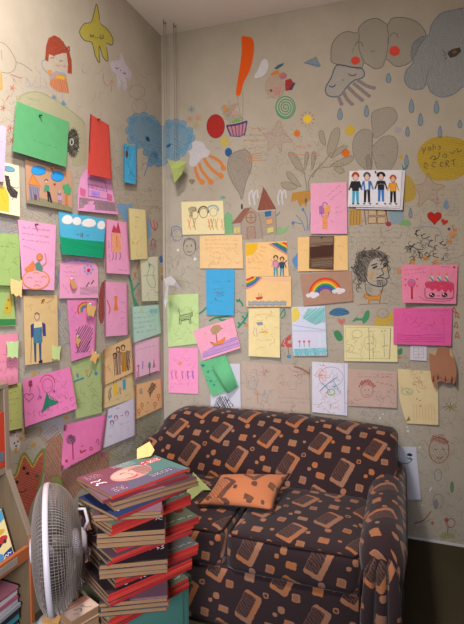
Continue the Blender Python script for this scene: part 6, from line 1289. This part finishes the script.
m.fill(P_, '#979ea4', True, 'wash'); m.hatch(P_, '#98a2ac', 2.0, .9, 80, True, kind='faint'); m.stroke(P_, '#6f7a90', .9, True, kind='crayon'); m.fill([(447, 53), (452, 49), (460, 47.5), (461.5, 51), (456, 56.5), (450, 58)], '#4a3f38', kind='ink'); m.stroke([(446, 54), (442, 50)], '#4a3f3c', .8, kind='ink'); m.stroke([(446.5, 55.5), (443, 56)], '#4a3f3c', .7, kind='ink'); m.stroke([(447, 57), (444.5, 60)], '#4a3f3c', .7, kind='ink'); m.ell(454.5, 52, 2.5, 2, '#6f5a3a', 0, 'ink'); m.stroke([(426, 83), (428, 72), (433, 66)], '#6f7a90', .8, kind='crayon'); m.done('painted_cloud', 'big grey blue cloud with one dark eye at the right')
m = Mural('B'); P_ = [(336, 66), (344, 65.5), (352, 67.5), (361, 68), (364.5, 73.5), (362, 78), (354, 80.5), (346, 88), (341, 95), (333, 97), (326.5, 94), (326, 87), (331, 78)]
m.fill(P_, '#b0b2b4', True, 'mist'); m.stroke(P_, '#4a5a74', 1.1, True, kind='ink'); m.arc(332, 84, 3.4, 3, 10, 150, '#2f466a', 1.0, 'ink'); m.arc(352.5, 73, 4, 2.6, 20, 170, '#2f466a', .9, 'ink'); m.ell(343, 80, .8, 1, '#5a5f70', 0, 'ink')
for pts in ([(338, 96), (341.5, 104)], [(343, 91), (347, 99), (352, 104)], [(348, 87), (356, 95), (362, 100)], [(353, 83), (363, 91), (369, 96)], [(357, 80), (367, 86), (374, 88)]):
    m.stroke(pts, '#8f8284', 3.6); m.ell(pts[-1][0], pts[-1][1], 2.2, 2, '#8f8284')
m.done('painted_jellyfish', 'pale blue sleeping jellyfish with grey tentacles')
DROPS = [(340, 114, 3, 6), (366.5, 111, 2.7, 6), (388.5, 78, 3, 5), (411.5, 106, 3, 7), (420.5, 119.5, 2.8, 6.5), (436.5, 107, 3, 6.5), (460, 124, 2.6, 4), (407.5, 131.5, 2.4, 5), (440, 132, 2.4, 6), (406.5, 160.5, 2.4, 6), (410.5, 213, 2, 5), (436, 111, 1, 2)]
for i, (x, y, a, b_) in enumerate(DROPS[:11]):
    m = Mural('B'); P_ = [(x, y - b_), (x + a * .8, y), (x + a * .7, y + b_ * .7), (x, y + b_), (x - a * .7, y + b_ * .7), (x - a * .8, y)]; m.fill(P_, '#8497a4', True); m.stroke(P_, '#5f7280', .6, True); m.done('painted_raindrop')
m = Mural('B'); m.fill([(304, 63), (316, 57), (321, 66), (318, 67.5)], '#7f93a4'); m.stroke([(304, 63), (316, 57), (321, 66), (304, 63)], '#5a6f80', .6, sm=False); m.done('painted_triangle', 'small blue grey triangle')
# yellow blob with writing
m = Mural('B'); P_ = [(418, 152), (425, 142), (438, 136.5), (452, 137), (463, 140), (470, 150), (470, 168), (462, 176), (450, 180), (434, 180), (424, 173), (418, 163)]
m.fill(P_, '#c0a23a', True); m.hatch(P_, '#b39430', 1.8, .9, 10, True)
D_ = '#5f553c'
for pts in ([(422, 148), (424, 151), (426, 147)], [(424, 151), (423, 154)], [(428, 149), (430, 147), (431, 150), (428.5, 150)], [(433, 149.5), (433, 144)], [(433, 147), (435, 146.5), (435.5, 149)], [(438, 147), (440, 146), (440, 149), (438, 149)], [(430, 159), (433, 156), (436, 158.5), (433, 160), (438, 158), (440, 152)], [(442, 157), (445, 154), (447, 156), (444, 158)], [(450, 152), (453, 153.5), (455, 150)], [(457, 148), (458, 152), (462, 150)], [(428, 165.5), (425.5, 163), (424, 166), (427, 169)], [(436, 163), (433, 162.5), (432, 166), (435.5, 167)], [(443, 162.5), (440.5, 163), (440.5, 166.5), (443.5, 166)], [(446, 167), (446, 161), (449, 161.5), (446.5, 164), (449.5, 167)], [(451, 160.5), (456, 159.5)], [(453.5, 160), (454, 166)]): m.stroke(pts, D_, .8, kind='ink')
m.done('painted_blob', 'yellow blob with handwriting at the right')
m = Mural('B'); m.fill([(404.5, 177), (411, 178), (416, 190), (414, 199), (404, 203), (401.5, 200)], '#b89c44', True); m.done('painted_blob', 'yellow patch beside the picture of four children')
m = Mural('B', 'faint'); P_ = [(414, 186), (424, 183), (428, 173), (434, 183), (445, 186), (437, 192), (438, 204), (428, 199), (419, 207), (419, 194)]; m.fill(P_, '#c4a898', False, 'mist'); m.stroke(P_, '#a3846c', .7, True, kind='crayon'); writing(m, 432, 190, 446, 204, 4, ['#5f6678', '#6f7080'], 2.4, .6); m.done('crayon_star', 'large faint star under the yellow blob')
m = Mural('B', 'ink'); m.heart(434.5, 217.5, 7, '#b3241f', '#7a1f1c'); m.heart(444.5, 222, 3.6, '#b3342c', None, 12); m.done('painted_heart', 'large red heart with a small one')
m = Mural('B', 'crayon'); m.fill([(443, 206), (446.5, 199), (449, 208), (446, 209.5)], '#7a93a8', True); m.fill([(401.5, 163), (404, 168), (409, 164), (407, 169), (403, 171)], '#3f7f9a'); m.ell(449, 229, 1.6, 1.6, '#6a2f5a'); m.done('crayon_mark', 'small blue marks at the right')
# painted books and green hill under the four children
m = Mural('B', 'crayon'); m.fill([(349.5, 211), (357, 207.5), (361, 209), (362, 224), (349, 226)], '#c79a4e')
for k in range(4): m.stroke([(351 + k * 3, 210), (350.5 + k * 3, 225)], '#8f6a3a', .6)
for a, b_ in ((208, 215), (216.5, 223)):
    for x in (368, 377): m.fill([(x, a + .6), (x + 8, a), (x + 8.6, b_), (x + .5, b_ + .6)], '#cfb894'); m.stroke([(x, a + .6), (x + 8, a), (x + 8.6, b_), (x + .5, b_ + .6)], '#8a4a3c', .8, True, sm=False)
m.stroke([(364, 208), (366, 225)], '#9a5a4c', 1.0); m.stroke([(386, 210), (388, 224)], '#8a4a3c', 1.0); m.done('painted_cabinet', 'ochre door and windows painted under the four children')
m = Mural('B', 'crayon'); m.fill([(388, 214), (392, 209), (399, 209), (404, 214), (403, 222), (392, 224)], '#8fa6b4', True); m.ell(388.5, 224, 3, 2.6, '#a8344a'); m.fill([(399, 225), (403, 220.5), (408, 219.5), (411.5, 225.5)], '#7fae74', True); m.done('painted_hill', 'grey blue stone, red berry and green hill')
# writing and black curls right
m = Mural('B', 'ink'); BK = '#44403f'
for x, y, s_ in ((418, 233, 4), (425, 236, 5), (432, 243, 6), (414, 246, 5), (421, 250, 5), (438, 247, 5), (428, 254, 4), (436, 255, 4), (443, 243, 4), (409, 247, 4)):
    m.stroke([(x + s_ * math.cos(a) * (1 - k * .1), y + s_ * .7 * math.sin(a) * (1 - k * .1)) for k, a in enumerate([rnd.uniform(0, 2) + q * .8 for q in range(6)])], BK, .8)
m.stroke([(417, 236), (416, 231), (420, 230)], BK, 1.0); m.stroke([(409, 258), (413, 256), (415, 261)], BK, .7); m.squig(405, 240, 445, 262, 26, BK, .5, 6); m.stroke([(413, 228), (425, 226.5), (438, 229), (443, 240)], '#8a97b0', .8, kind='crayon')
for x, y, r_ in ((452, 235, 3.4), (425, 258, 2.6), (436, 262, 3), (412.5, 262, 2.4), (455, 230, 2), (399, 271.5, 2.4), (450, 242, 2)): m.hatch(ellp(x, y, r_, r_), '#d08a44', 1, .7, 40); m.squig(x - 2, y - 2, x + 2, y + 2, 2, '#6a4a34', .4, 3)
m.done('ink_doodle', 'black curly doodles with orange spots above the birthday cake')
# ink portrait with dog
m = Mural('B', 'ink'); m.fill([(356, 262), (360, 254), (368, 250), (378, 250), (386, 254), (388, 262), (380, 258), (372, 260), (368, 268), (366, 282), (358, 280), (355, 270)], '#6a625e', True, 'wash'); m.hatch([(356, 262), (360, 254), (368, 250), (378, 250), (386, 254), (388, 262), (380, 258), (372, 260), (368, 268), (366, 282), (358, 280), (355, 270)], '#55504c', 1.6, .5, 50, True, jit=.9)
for k in range(46):
    a = rnd.uniform(150, 385); r1 = rnd.uniform(9, 15); x, y = 372 + r1 * 1.2 * math.cos(R(a)), 262 + r1 * .95 * math.sin(R(a))
    m.stroke([(x, y), (x + rnd.uniform(-3, 3), y + rnd.uniform(-3, 3)), (x + rnd.uniform(-4, 4), y + rnd.uniform(0, 5)), (x + rnd.uniform(-5, 5), y + rnd.uniform(0, 7))], rnd.choice(['#3a3635', '#5a5350', '#6f6864']), rnd.uniform(.4, .9))
for k in range(16):
    x, y = rnd.uniform(353, 363), rnd.uniform(258, 284); m.stroke([(x, y), (x + 2, y + 3), (x - 1, y + 6), (x + 2, y + 9)], rnd.choice(['#3a3635', '#6f6864']), .6)
m.stroke([(387, 262), (388, 270), (389, 277), (385.5, 279), (387, 281), (386, 284), (383, 286), (376, 286), (368, 282), (364, 273)], '#4a4442', .8); m.fill([(372, 267.5), (377, 265.5), (377.5, 267), (373, 268.8)], '#35302f'); m.fill([(383, 266), (386.5, 264.5), (387, 266), (383.5, 267.3)], '#35302f'); m.stroke([(371, 265.5), (377, 263.5)], '#35302f', .9); m.stroke([(383, 264.5), (388, 262.5)], '#35302f', .9); m.stroke([(381, 268), (383.5, 274), (379.5, 275.5)], '#4a4442', .8); m.stroke([(376.5, 278), (380, 277), (384.5, 278.3)], '#3f3836', 1.0); m.stroke([(377, 280.5), (383, 280)], '#5a5350', .6); m.hatch([(377, 281), (385, 281), (384, 285.5), (377, 285)], '#5f5854', 1.1, .5, 80); m.hatch([(370, 272), (372.5, 272), (372, 278), (369, 278)], '#d79a4a', .8, .7, 70); m.hatch([(384.5, 267), (386, 267), (386, 271), (384.5, 271)], '#d79a4a', .8, .6, 70); m.stroke([(365, 280), (366, 291), (371, 296)], '#5a5350', .6); m.stroke([(383, 287), (381, 293)], '#5a5350', .6); m.hatch([(366, 283), (372, 285), (372, 294), (367, 290)], '#8a827c', 1.4, .4, 60)
m.done('ink_portrait', 'black ink portrait of a curly haired man')
m = Mural('B', 'ink'); m.fill([(364, 295), (366, 293.5), (368.5, 296), (378, 296), (380.5, 293), (381.5, 289.5), (382, 293), (380.5, 297), (380, 303), (378.8, 303), (378.5, 300), (371, 300), (369, 304), (367.8, 304), (368.5, 299), (365, 298)], '#c98a3f'); m.stroke([(364, 295), (366, 293.5), (368.5, 296), (378, 296), (381.5, 289.5), (380.5, 297), (380, 303), (378.5, 300), (371, 300), (369, 304), (368.5, 299), (365, 298), (364, 295)], '#6f4a24', .5, sm=False); m.stroke([(360, 304.5), (370, 304), (388, 303.6)], '#6f6864', .6); m.done('painted_dog', 'small tan dog under the ink portrait')
# leafy painting between the lower papers
m = Mural('B', 'crayon'); m.fill([(329, 313), (336, 308), (345, 309), (349.5, 313), (343, 315.5), (334, 316)], '#4f83a8', True); m.hatch([(329, 313), (336, 308), (345, 309), (349.5, 313), (343, 315.5), (334, 316)], '#336a94', 1, .6, 10, True); m.fill([(352, 322), (356, 317.5), (362, 318.5), (366, 311), (369.5, 311), (368.5, 319), (363, 324), (362, 321), (356, 321)], '#3f9a6a', True); m.fill([(333.5, 333), (337, 330), (341, 333), (343, 339), (338, 341)], '#3f8f5f', True); m.heart(341.5, 321.5, 4, '#cf7a70'); m.stroke([(334, 317), (334.5, 318)], '#cf7a70', 1.2); m.fill([(398, 350), (402, 348), (402, 354), (398.5, 355)], '#3f8f5f', True); m.ell(399.5, 357.5, 2.2, 1.6, '#d08a5a'); m.done('painted_leaf', 'blue feather and green leaves among the lower papers')
m = Mural('B', 'crayon'); P_ = [(374, 322), (377, 316), (383, 318), (393, 312), (393, 322), (386, 326), (376, 325)]; m.fill(P_, '#d2b048', True); m.ring(383, 313.5, 6, 4.8, '#a09080', .6); m.squig(380, 310, 388, 317, 4, '#8a7a70', .5, 2); m.done('painted_figure', 'yellow winged figure beside the magenta sheet')
m = Mural('B', 'ink'); TE = '#2f8a6a'
for pts in ([(199, 314), (203, 311), (207, 307)], [(209, 321), (215, 318), (222, 317), (232, 315)], [(218, 317), (221, 320), (226, 320)], [(236, 300), (241, 302), (243, 306)], [(238, 328), (242, 323), (246, 318), (249, 311)], [(240, 325), (238, 322)], [(243, 322), (247, 325)], [(237, 302), (240, 299)], [(245, 319), (242, 316)]): m.stroke(pts, TE, 1.8)
m.stroke([(236, 310), (243, 313), (247, 312)], '#5f9a80', .7); m.ell(247, 325, 1.6, 1.8, '#dd8a3a'); m.stroke([(279, 318), (284, 309), (284.8, 315), (281, 318.5)], TE, 1.2); m.done('painted_branch', 'green leafy branch between the blue and the pale yellow sheets')
m = Mural('B', 'crayon'); m.fill([(280, 347), (283, 340), (291, 334), (292, 347.5)], '#c25a54'); m.squig(282, 340, 291, 346, 5, '#e0c8c0', .8, 3); m.stroke([(288, 347), (289, 357)], '#8f7a6a', .9); m.ell(289, 356.5, 2.6, 2, '#4f93c4'); m.done('painted_mushroom', 'red spotted mushroom left of the white sun drawing')
m = Mural('B', 'crayon'); m.fill([(292, 260), (296, 255), (297.8, 253), (297.8, 268), (295, 267)], '#5f93cc', True); m.done('painted_dot', 'blue oval left of the photo print')
m = Mural('B', 'faint')
m.ring(177, 235, 5, 6, '#7a86a8', .7, kind='crayon'); m.stroke([(171.5, 236), (172, 228), (177, 226.5), (182, 230), (182.5, 237)], '#6f80b0', .9, kind='crayon'); m.ring(189.5, 247.5, 6, 8, '#7a7470', .7, kind='crayon'); m.stroke([(183.5, 246), (185, 240), (190, 238.5), (195, 241), (196, 250)], '#5a5450', .8, kind='crayon'); m.ell(187, 246, .8, 1, '#5a5450', 0, 'crayon'); m.ell(191.5, 245.5, .8, 1, '#5a5450', 0, 'crayon'); m.arc(189.5, 251, 2, 1, 0, 180, '#5a5450', .6, 'crayon'); m.done('crayon_face', 'two pencilled faces below the pale yellow heads sheet')
# lower right: red face, plant, flower
m = Mural('B', 'faint'); m.ring(439, 450, 10, 13, '#a06a58', 1.0, kind='crayon'); m.hatch([(429, 441), (433, 435), (442, 434), (449, 441), (447, 445), (436, 442)], '#9c6050', 1.2, .7, 20, kind='crayon'); m.stroke([(434, 449), (437, 450)], '#6a4a44', .8, kind='crayon'); m.stroke([(442, 449), (445, 450)], '#6a4a44', .8, kind='crayon'); m.stroke([(437, 457), (440, 458.5), (443, 456.5)], '#a04a44', 1.0, kind='crayon'); m.hatch(ellp(439, 450, 9.5, 12), '#a8806c', 2.4, .6, 60); m.done('crayon_face', 'reddish crayon face at the lower right')
m = Mural('B', 'crayon'); 
for a in range(8): m.stroke([(450, 407), (450 + 7 * math.cos(a * .8), 407 + 5 * math.sin(a * .8))], '#6f9a5f' if a % 2 else '#b0705a', .9)
m.done('crayon_flower', 'green and red crayon star below the torn brown paper')
m = Mural('B', 'crayon'); m.stroke([(414, 523), (421, 521.5), (426, 518), (431, 511)], '#9a5a4a', 1.2); m.ell(432.5, 523, 1.6, 2, '#b0604a'); m.fill([(444, 519), (447, 517), (449, 521), (446, 523)], '#b0503c'); m.ring(451, 523, 4, 4.5, '#9a4a3c', .8); m.stroke([(448, 527), (447.5, 535)], '#8a5a44', .9); m.hatch([(438, 536), (443, 533), (453, 533), (455, 538), (444, 539)], '#8f9a54', 1.2, .8, 30); m.ell(452, 487, 2, 6, '#6f8a6a'); m.ell(436, 504, 2.5, 5, '#8a8490'); m.ring(438, 501, 5, 7, '#7f7a84', .6); m.ring(438, 475, 3.5, 6, '#7f7a88', .6); m.done('crayon_flower', 'red crayon flower on grass near the carpet')
m = Mural('B', 'ink')
for x, y, a in ((408, 431, .9), (407, 427, .6), (419.5, 447.5, .7), (430, 490, .8), (431, 488, .6), (422.5, 505, .6), (380, 418, .8), (383, 414, .6), (429, 541.5, .7), (195, 259, 1.2), (178, 250, 1)): m.ell(x, y, 1.0 * a + .3, 1.5 * a, '#d2d0d4', 20)
m.done('paint_chip', 'white chips in the paint')
m = Mural('B', 'crayon')
for x, y in ((457, 315), (456, 325), (457, 335), (454, 310)): m.stroke([(x - 2, y + 3), (x, y - 3), (x + 2, y + 3), (x - 1, y + 1)], '#b06a3f', 1.0)
m.done('crayon_mark', 'orange letters scribbled down the right')
# ================================================================== left wall
scribbles('L', 'pencil_scribbles', 'faint pencil and crayon scribbles over the left wall', [
    (0, 75, 20, 160, 70, ['#c0706a', '#b8857a', '#a88a80'], 5), (20, 60, 160, 150, 50, FN + CO, 6), (110, 140, 162, 260, 180, FN + CO, 4.5), (0, 215, 60, 300, 140, FN + CO + ['#8fa0bc'], 4.5), (55, 255, 140, 350, 200, FN + CO, 4.5), (0, 330, 75, 430, 160, FN + CO, 4.5), (20, 425, 165, 470, 160, FN + ['#8fa07a', '#9aa884'], 5), (135, 250, 163, 340, 120, FN + CO, 4), (100, 395, 165, 445, 120, ['#93a47e', '#a0a884', '#9a8a80'], 4.5), (75, 165, 135, 225, 90, FN + CO, 4.5)])
written('L', 'handwriting', 'rows of small handwriting on the left wall', [(112, 186, 126, 204, 5, 1.8, ['#a08a84', '#b08a80']), (137, 190, 160, 206, 4, 2, ['#b0807a', '#a89088']), (98, 262, 105, 330, 14, 1.6, ['#8a90a0']), (58, 300, 68, 346, 10, 1.6, ['#8a94a8']), (22, 372, 30, 380, 2, 1.6, ['#8a8078']), (0, 218, 16, 232, 4, 1.8, ['#7f8aa0'])])
# yellow and white star figures
def starfig(m, pts, col, line, kind): m.fill(pts, col, True, kind); m.stroke(pts, line, .8, True, kind='ink')
m = Mural('L', 'ink'); starfig(m, [(96.5, 4), (99, 15), (100, 23), (107, 29), (112.5, 38), (112, 45), (105.5, 43), (107, 51), (107.8, 61), (103, 57), (99.5, 46), (99, 53), (99.5, 63), (95, 55), (92, 43), (84, 40), (79.5, 32), (84, 24), (91, 22), (94, 13)], '#b9ab4c', '#5a523c', 'crayon')
m.fill([(96.5, 6), (100, 23), (111, 38), (106, 42), (107, 58), (99, 45), (98.5, 60), (92, 42), (82, 34), (86, 25), (92, 22)], '#b9ab4c', True, 'crayon'); m.arc(92, 34, 2, 2.4, 20, 170, '#4f4838', .9, 'ink'); m.arc(101.5, 36.5, 2, 2.4, 20, 170, '#4f4838', .9, 'ink'); m.arc(96.5, 37, 1.5, 1, 10, 170, '#4f4838', .6, 'ink')
for x in (90.5, 92, 93.5, 100.5, 102, 103.3): m.stroke([(x, 34.5), (x - .2, 37.5)], '#4f4838', .5, kind='ink')
m.done('painted_star', 'sleepy yellow star figure with long legs')
m = Mural('L', 'crayon'); P_ = [(121.5, 53), (124, 60), (127, 66), (131.5, 74), (130, 80), (125.5, 77.5), (127, 88), (123.5, 89.5), (121.5, 80), (120.5, 88.5), (117.5, 88), (116.5, 75), (111.5, 70), (110.5, 62), (116, 60.5), (119, 60)]
m.fill(P_, '#bdb3c0', True); m.hatch(P_, '#cdc5d0', 1.1, .7, 70, True); m.arc(117, 67, 1.5, 1.8, 20, 170, '#6a4a5a', .8, 'ink'); m.arc(124.5, 72, 1.5, 1.8, 20, 170, '#6a4a5a', .8, 'ink'); m.ell(120.6, 70.5, .7, .7, '#6a4a5a', 0, 'ink'); m.done('painted_star', 'small white star figure')
m = Mural('L', 'faint'); m.stroke([(103, 73), (104, 82), (108, 86), (112, 80), (111, 92)], '#c08a70', .8, kind='crayon'); m.ring(137, 92, 8, 7, '#b0988c', .7, kind='faint'); m.ring(139, 107, 7, 8, '#b0a094', .7); m.stroke([(84, 63), (82, 69), (84, 74)], '#8a8480', .6); m.done('crayon_mark', 'orange crayon letters beside the white star')
# girl with red plait
m = Mural('L', 'crayon'); m.ell(58, 60, 9, 8.5, '#d6c2b0', 0, 'mist'); P_ = [(45, 60), (46, 46), (48.5, 38), (54, 35.3), (60, 38), (66, 46), (69, 51), (71.5, 60), (71.8, 70), (71.5, 74), (67.5, 73), (68, 64), (66.5, 53), (60, 53.5), (54, 56), (49, 54), (48.3, 61), (47, 61)]
m.fill(P_, '#a34430'); m.hatch(P_, '#8a3222', 1.0, .6, 40); m.hatch(P_, '#b0563c', 1.6, .5, -30); m.stroke([(66, 50), (69, 46.5), (69, 52)], '#8a3222', 1.2); m.arc(52, 59, 1.8, 1.4, 200, 340, '#5a4a48', .6, 'ink'); m.arc(61, 62, 1.8, 1.4, 200, 340, '#5a4a48', .6, 'ink'); m.stroke([(56, 65), (59, 66), (61, 65)], '#a8605a', .6, kind='ink'); m.ell(64.5, 66, 2.2, 1.8, '#d09a8a', 0, 'wash')
m.fill([(50, 73), (57, 71), (66, 74), (69, 93), (58, 92), (49.5, 85)], '#c98660'); m.hatch([(50, 79), (66, 79), (69, 93), (58, 92), (49.5, 85)], '#b56a48', 1.3, .6, 80); m.fill([(57, 75), (65, 76.5), (64, 80), (56, 78)], '#d2a63a'); m.fill([(47, 70), (52, 70), (49, 77)], '#d08a4a'); m.stroke([(50, 80), (54, 74), (62, 73), (66, 76)], '#8fa0b0', 2.2); m.stroke([(45, 60), (41.5, 62), (43, 68), (48, 73)], '#8f9aa4', .9); m.stroke([(56, 93), (56, 99)], '#a89a94', .7); m.stroke([(62, 93), (62.5, 102)], '#a89a94', .7); m.fill([(51.5, 97), (54, 94.5), (56.5, 99), (52, 98.5)], '#6a8aa8'); m.fill([(61, 103), (63, 100), (66.5, 105), (62, 105)], '#6a8aa8'); m.done('painted_girl', 'girl with a red side plait and orange skirt')
m = Mural('L', 'faint'); m.stroke([(0, 42), (6, 45), (12, 53), (16, 62), (14, 70), (8, 73), (1, 72)], '#8a8078', .7, kind='crayon'); m.stroke([(1, 50), (2, 60)], '#8a8078', .6, kind='crayon'); m.stroke([(16, 62), (24, 65), (32, 71)], '#8a8078', .7, kind='crayon'); m.stroke([(26, 84), (27, 78), (31, 86), (35, 80)], '#9a9aa8', .6, kind='crayon'); m.stroke([(40, 70), (41, 88)], '#9a9aa8', .6, kind='crayon'); m.text(26, 86, 46, 87, '#9a9aa8', 3, .6, 1, 'crayon')
for x, y in ((12.5, 88), (10, 128), (12, 140), (3, 108)):
    for a in range(5): m.stroke([(x, y), (x + 3 * math.cos(a * 1.26), y + 3.5 * math.sin(a * 1.26))], '#c0605a', .8, kind='crayon')
m.stroke([(10, 74), (18, 77), (22, 78)], '#c0706a', .7, kind='crayon'); m.stroke([(9, 95), (6, 100)], '#c0605a', .7, kind='crayon'); m.fill([(0, 70), (2, 75), (2.5, 88), (0, 91)], '#c99a4a', kind='crayon'); m.done('crayon_flower', 'red crayon flowers and pencilled curve at the left')
m = Mural('L', 'wash'); P_ = [(18, 101), (22, 95), (31, 92), (42, 93), (60, 103), (75, 114), (85, 124), (86, 160), (80, 166), (72, 165), (66, 150)]
m.fill(P_, '#b9b890', True); m.stroke(P_[:7], '#8f9470', .8, kind='crayon'); m.text(27, 98, 40, 101, '#8a9a80', 3, .6, 1, 'crayon'); m.done('painted_hill', 'pale green rounded hill behind the green sheet')
m = Mural('L', 'crayon'); m.hatch(ellp(73, 143, 6, 14), '#4a4246', 1.0, .8, 60); m.hatch(ellp(73, 143, 6, 14), '#3a3438', 1.2, .8, -30)
for a in range(20): m.stroke([(73 + 5.5 * math.cos(a * .314), 143 + 13 * math.sin(a * .314)), (73 + 7.3 * math.cos(a * .314), 143 + 15.6 * math.sin(a * .314))], '#4a4246', .6)
m.ring(71.5, 142, 1.6, 3, '#b0b8a8', 1.0, kind='ink'); m.done('crayon_scribble', 'black hairy scribble beside the green sheet')
m = Mural('L', 'crayon'); m.fill([(147, 165), (151, 154), (154, 151), (157.5, 154), (157, 160), (151, 166)], '#7a9fc0', True); m.stroke([(148, 165), (144, 176)], '#6f93b4', 1.0); m.stroke([(147, 165), (151, 154), (154, 151), (157.5, 154), (157, 160), (151, 166), (148, 165)], '#5a86b4', .8); m.ell(152, 160, 1, 4, '#9a7a90', 20); m.fill([(117, 205), (122, 203), (127, 205), (130, 208), (129, 222), (121, 216)], '#7fa8d0', True); m.fill([(127, 206), (131, 204), (133, 210), (128, 216)], '#7fa8d0', True); m.fill([(147, 215), (149.5, 221), (151, 233), (148, 239)], '#7fa8d0', True); m.done('crayon_mark', 'blue crayon drop and blue cloud edges near the corner')
m = Mural('L', 'crayon')
for x in (150, 153, 156): m.stroke([(x, 219 + (x - 150) * .4), (x + 1.5, 226), (155, 231)], '#c0606a', 1.0)
m.stroke([(151, 246), (152, 240), (155, 241), (155, 248)], '#9a5a6a', .9); m.hatch([(149, 244), (156, 243), (157, 250), (150, 251)], '#a8808a', 1, .6, 30); m.fill([(159, 257), (162, 255), (163, 262), (160, 263)], '#4a74b0'); m.ell(162, 270, 1.6, 3.4, '#cfa05a'); m.ell(162, 278, 1.4, 3, '#b08a5a'); m.ell(137.5, 267, 1.2, 3.4, '#c08a4a'); m.ell(135, 275, 1.2, 3, '#c08a4a'); m.done('crayon_flower', 'small red crayon flower in the corner')
m = Mural('L', 'crayon'); m.fill([(128, 274), (131, 278), (133.5, 288), (134, 296), (139, 306), (139, 308), (135, 308), (132, 297), (130, 284)], '#4a9f7a', True); m.stroke([(133, 291), (139, 283)], '#4a9f7a', 1.3); m.done('painted_branch', 'green leaf stem beside the orange dress drawing')
m = Mural('L', 'crayon'); P_ = [(101, 285), (104, 281), (106, 281.5), (104, 300), (104, 318), (101, 324), (98.5, 316), (99, 298)]; m.fill(P_, '#b05a54', True); m.hatch(P_, '#9a443f', 1, .6, 80, True); m.done('crayon_scribble', 'red crayon hair beside the orange dress drawing')
m = Mural('L', 'crayon'); m.hatch([(0, 219), (17, 220), (17, 233), (0, 233)], '#8f9fb8', 1.6, .7, 10); m.hatch([(0, 221), (17, 223), (17, 231), (0, 228)], '#b08f80', 2.2, .6, -15); m.fill([(48, 213), (50.5, 215), (52, 211), (51.5, 216), (50, 216.5)], '#33303a', kind='ink'); m.hatch([(20, 205), (56, 212), (56, 222), (22, 218)], '#a8a098', 2.2, .6, 30); m.hatch([(58, 300), (67, 300), (70, 345), (58, 345)], '#8f96a0', 2.2, .6, 60); m.done('crayon_scribble', 'grey blue crayon strokes between the left papers')
m = Mural('L', 'crayon'); m.ell(57.5, 314, 3.6, 7, '#8f9fb8', 0, 'wash'); m.fill([(56, 288), (59, 266), (59, 280)], '#6f93c4', True); m.hatch([(55, 266), (59, 266), (59, 290), (54, 290)], '#a08f7a', 1.4, .6, 85); m.done('crayon_mark', 'blue crayon mark beside the arched pink sheet')
# rabbit, watermelon, brown area
m = Mural('L', 'crayon'); m.fill([(9, 438), (10, 432), (13, 437), (14.5, 437), (16.5, 429), (18.5, 429.5), (18, 438), (20.5, 443), (18, 450), (13, 451), (9.5, 446)], '#cbbfc0', True, 'ink'); m.fill([(9.8, 437), (10.4, 433), (12.5, 437.5)], '#c07a8a', kind='ink'); m.fill([(16, 437), (17, 431), (17.8, 437)], '#c07a8a', kind='ink'); m.ell(14.3, 443.2, .9, 1.2, '#3a3034', 0, 'ink'); m.ell(17.8, 441.4, .9, 1.2, '#3a3034', 0, 'ink'); m.ell(16, 446, 1.2, 1, '#3a3034', 0, 'ink'); m.fill([(14, 449), (17, 447), (16.5, 453.5), (14.5, 453)], '#c08a3a', kind='ink'); m.done('painted_rabbit', 'white rabbit with a carrot beside the bookcase')
m = Mural('L', 'crayon'); P_ = [(8, 464), (12, 475), (16, 473), (20, 459), (24.5, 453), (29, 459), (33, 464), (37, 456), (43.5, 449), (44, 462), (42, 476), (37, 492), (31, 505), (27, 520), (22, 512), (15, 498), (9, 480)]
m.fill(P_, '#c4604f', True); m.hatch(P_, '#b84a3e', 1.7, .6, 70, True); m.hatch(P_, '#cf7a68', 2.4, .6, 20, True); m.stroke(P_[:10] + P_[10:12], '#7f9a54', 1.8); m.stroke([(9.5, 466), (13, 477), (17.5, 474), (21.5, 461), (24.5, 456), (29, 462), (33, 467), (38, 458), (42.5, 453)], '#d6b85a', 1.2)
for x, y in ((27.5, 473.5), (37, 476), (17, 482), (24, 468)): m.ell(x, y, 1.8, 1.8, '#35302c', 0, 'ink')
m.arc(21, 487, 6, 5, 20, 120, '#4a2a28', .8, 'ink'); m.ell(37.5, 476, 1.6, 2, '#4a6a44', 30, 'ink'); m.done('painted_watermelon', 'watermelon heart behind the fan')
m = Mural('L', 'crayon'); P_ = [(44, 450), (50, 440), (60, 432), (63, 440), (62, 472), (80, 462), (97, 452), (110, 452), (108, 475), (80, 490), (60, 520), (45, 500), (44, 470)]
m.fill(P_, '#bd8a70', False, 'wash'); m.hatch(P_, '#b0704f', 2.0, .7, 75); m.hatch(P_, '#c4937a', 2.4, .8, 60); m.fill([(41, 425), (54, 417), (66, 418), (62, 432), (50, 440), (42, 438)], '#b9b4b8', False); m.hatch([(38, 436), (56, 424), (60, 432), (46, 444)], '#a8806a', 1.8, .6, -40); m.fill([(50, 478), (57, 476), (63, 482), (64, 489), (56, 484)], '#9aa05f'); m.stroke([(49, 478), (57, 475.5), (63, 482), (64.5, 490)], '#7a8a4a', .9)
for x, y in ((24.5, 432), (41, 430.5), (33.5, 445), (66, 417.5), (21, 438), (34, 373.5)): m.ell(x, y, 2, 2.2, '#d09a44', 0, 'crayon')
m.done('crayon_scribble', 'reddish brown crayon area under the pink papers')
m = Mural('L', 'crayon'); P_ = [(106, 450), (104, 462), (120, 460), (140, 452), (152, 440), (160, 425), (161, 412), (148, 415), (136, 422), (136, 436), (120, 444)]
m.fill(P_, '#bab996', False, 'mist'); m.hatch(P_, '#a4ae84', 2.2, .6, 30, kind='faint')
for x, y in ((120, 448), (124, 443), (129, 448), (131, 441), (125, 452)): m.ell(x, y, 2, 4.2, '#c8c6cc', 20, 'wash')
m.squig(138, 425, 158, 442, 12, '#8a8480', .5, 5); m.ell(103, 455, 2.5, 3, '#c0607a'); m.done('crayon_scribble', 'green crayon area with white petals left of the sofa')
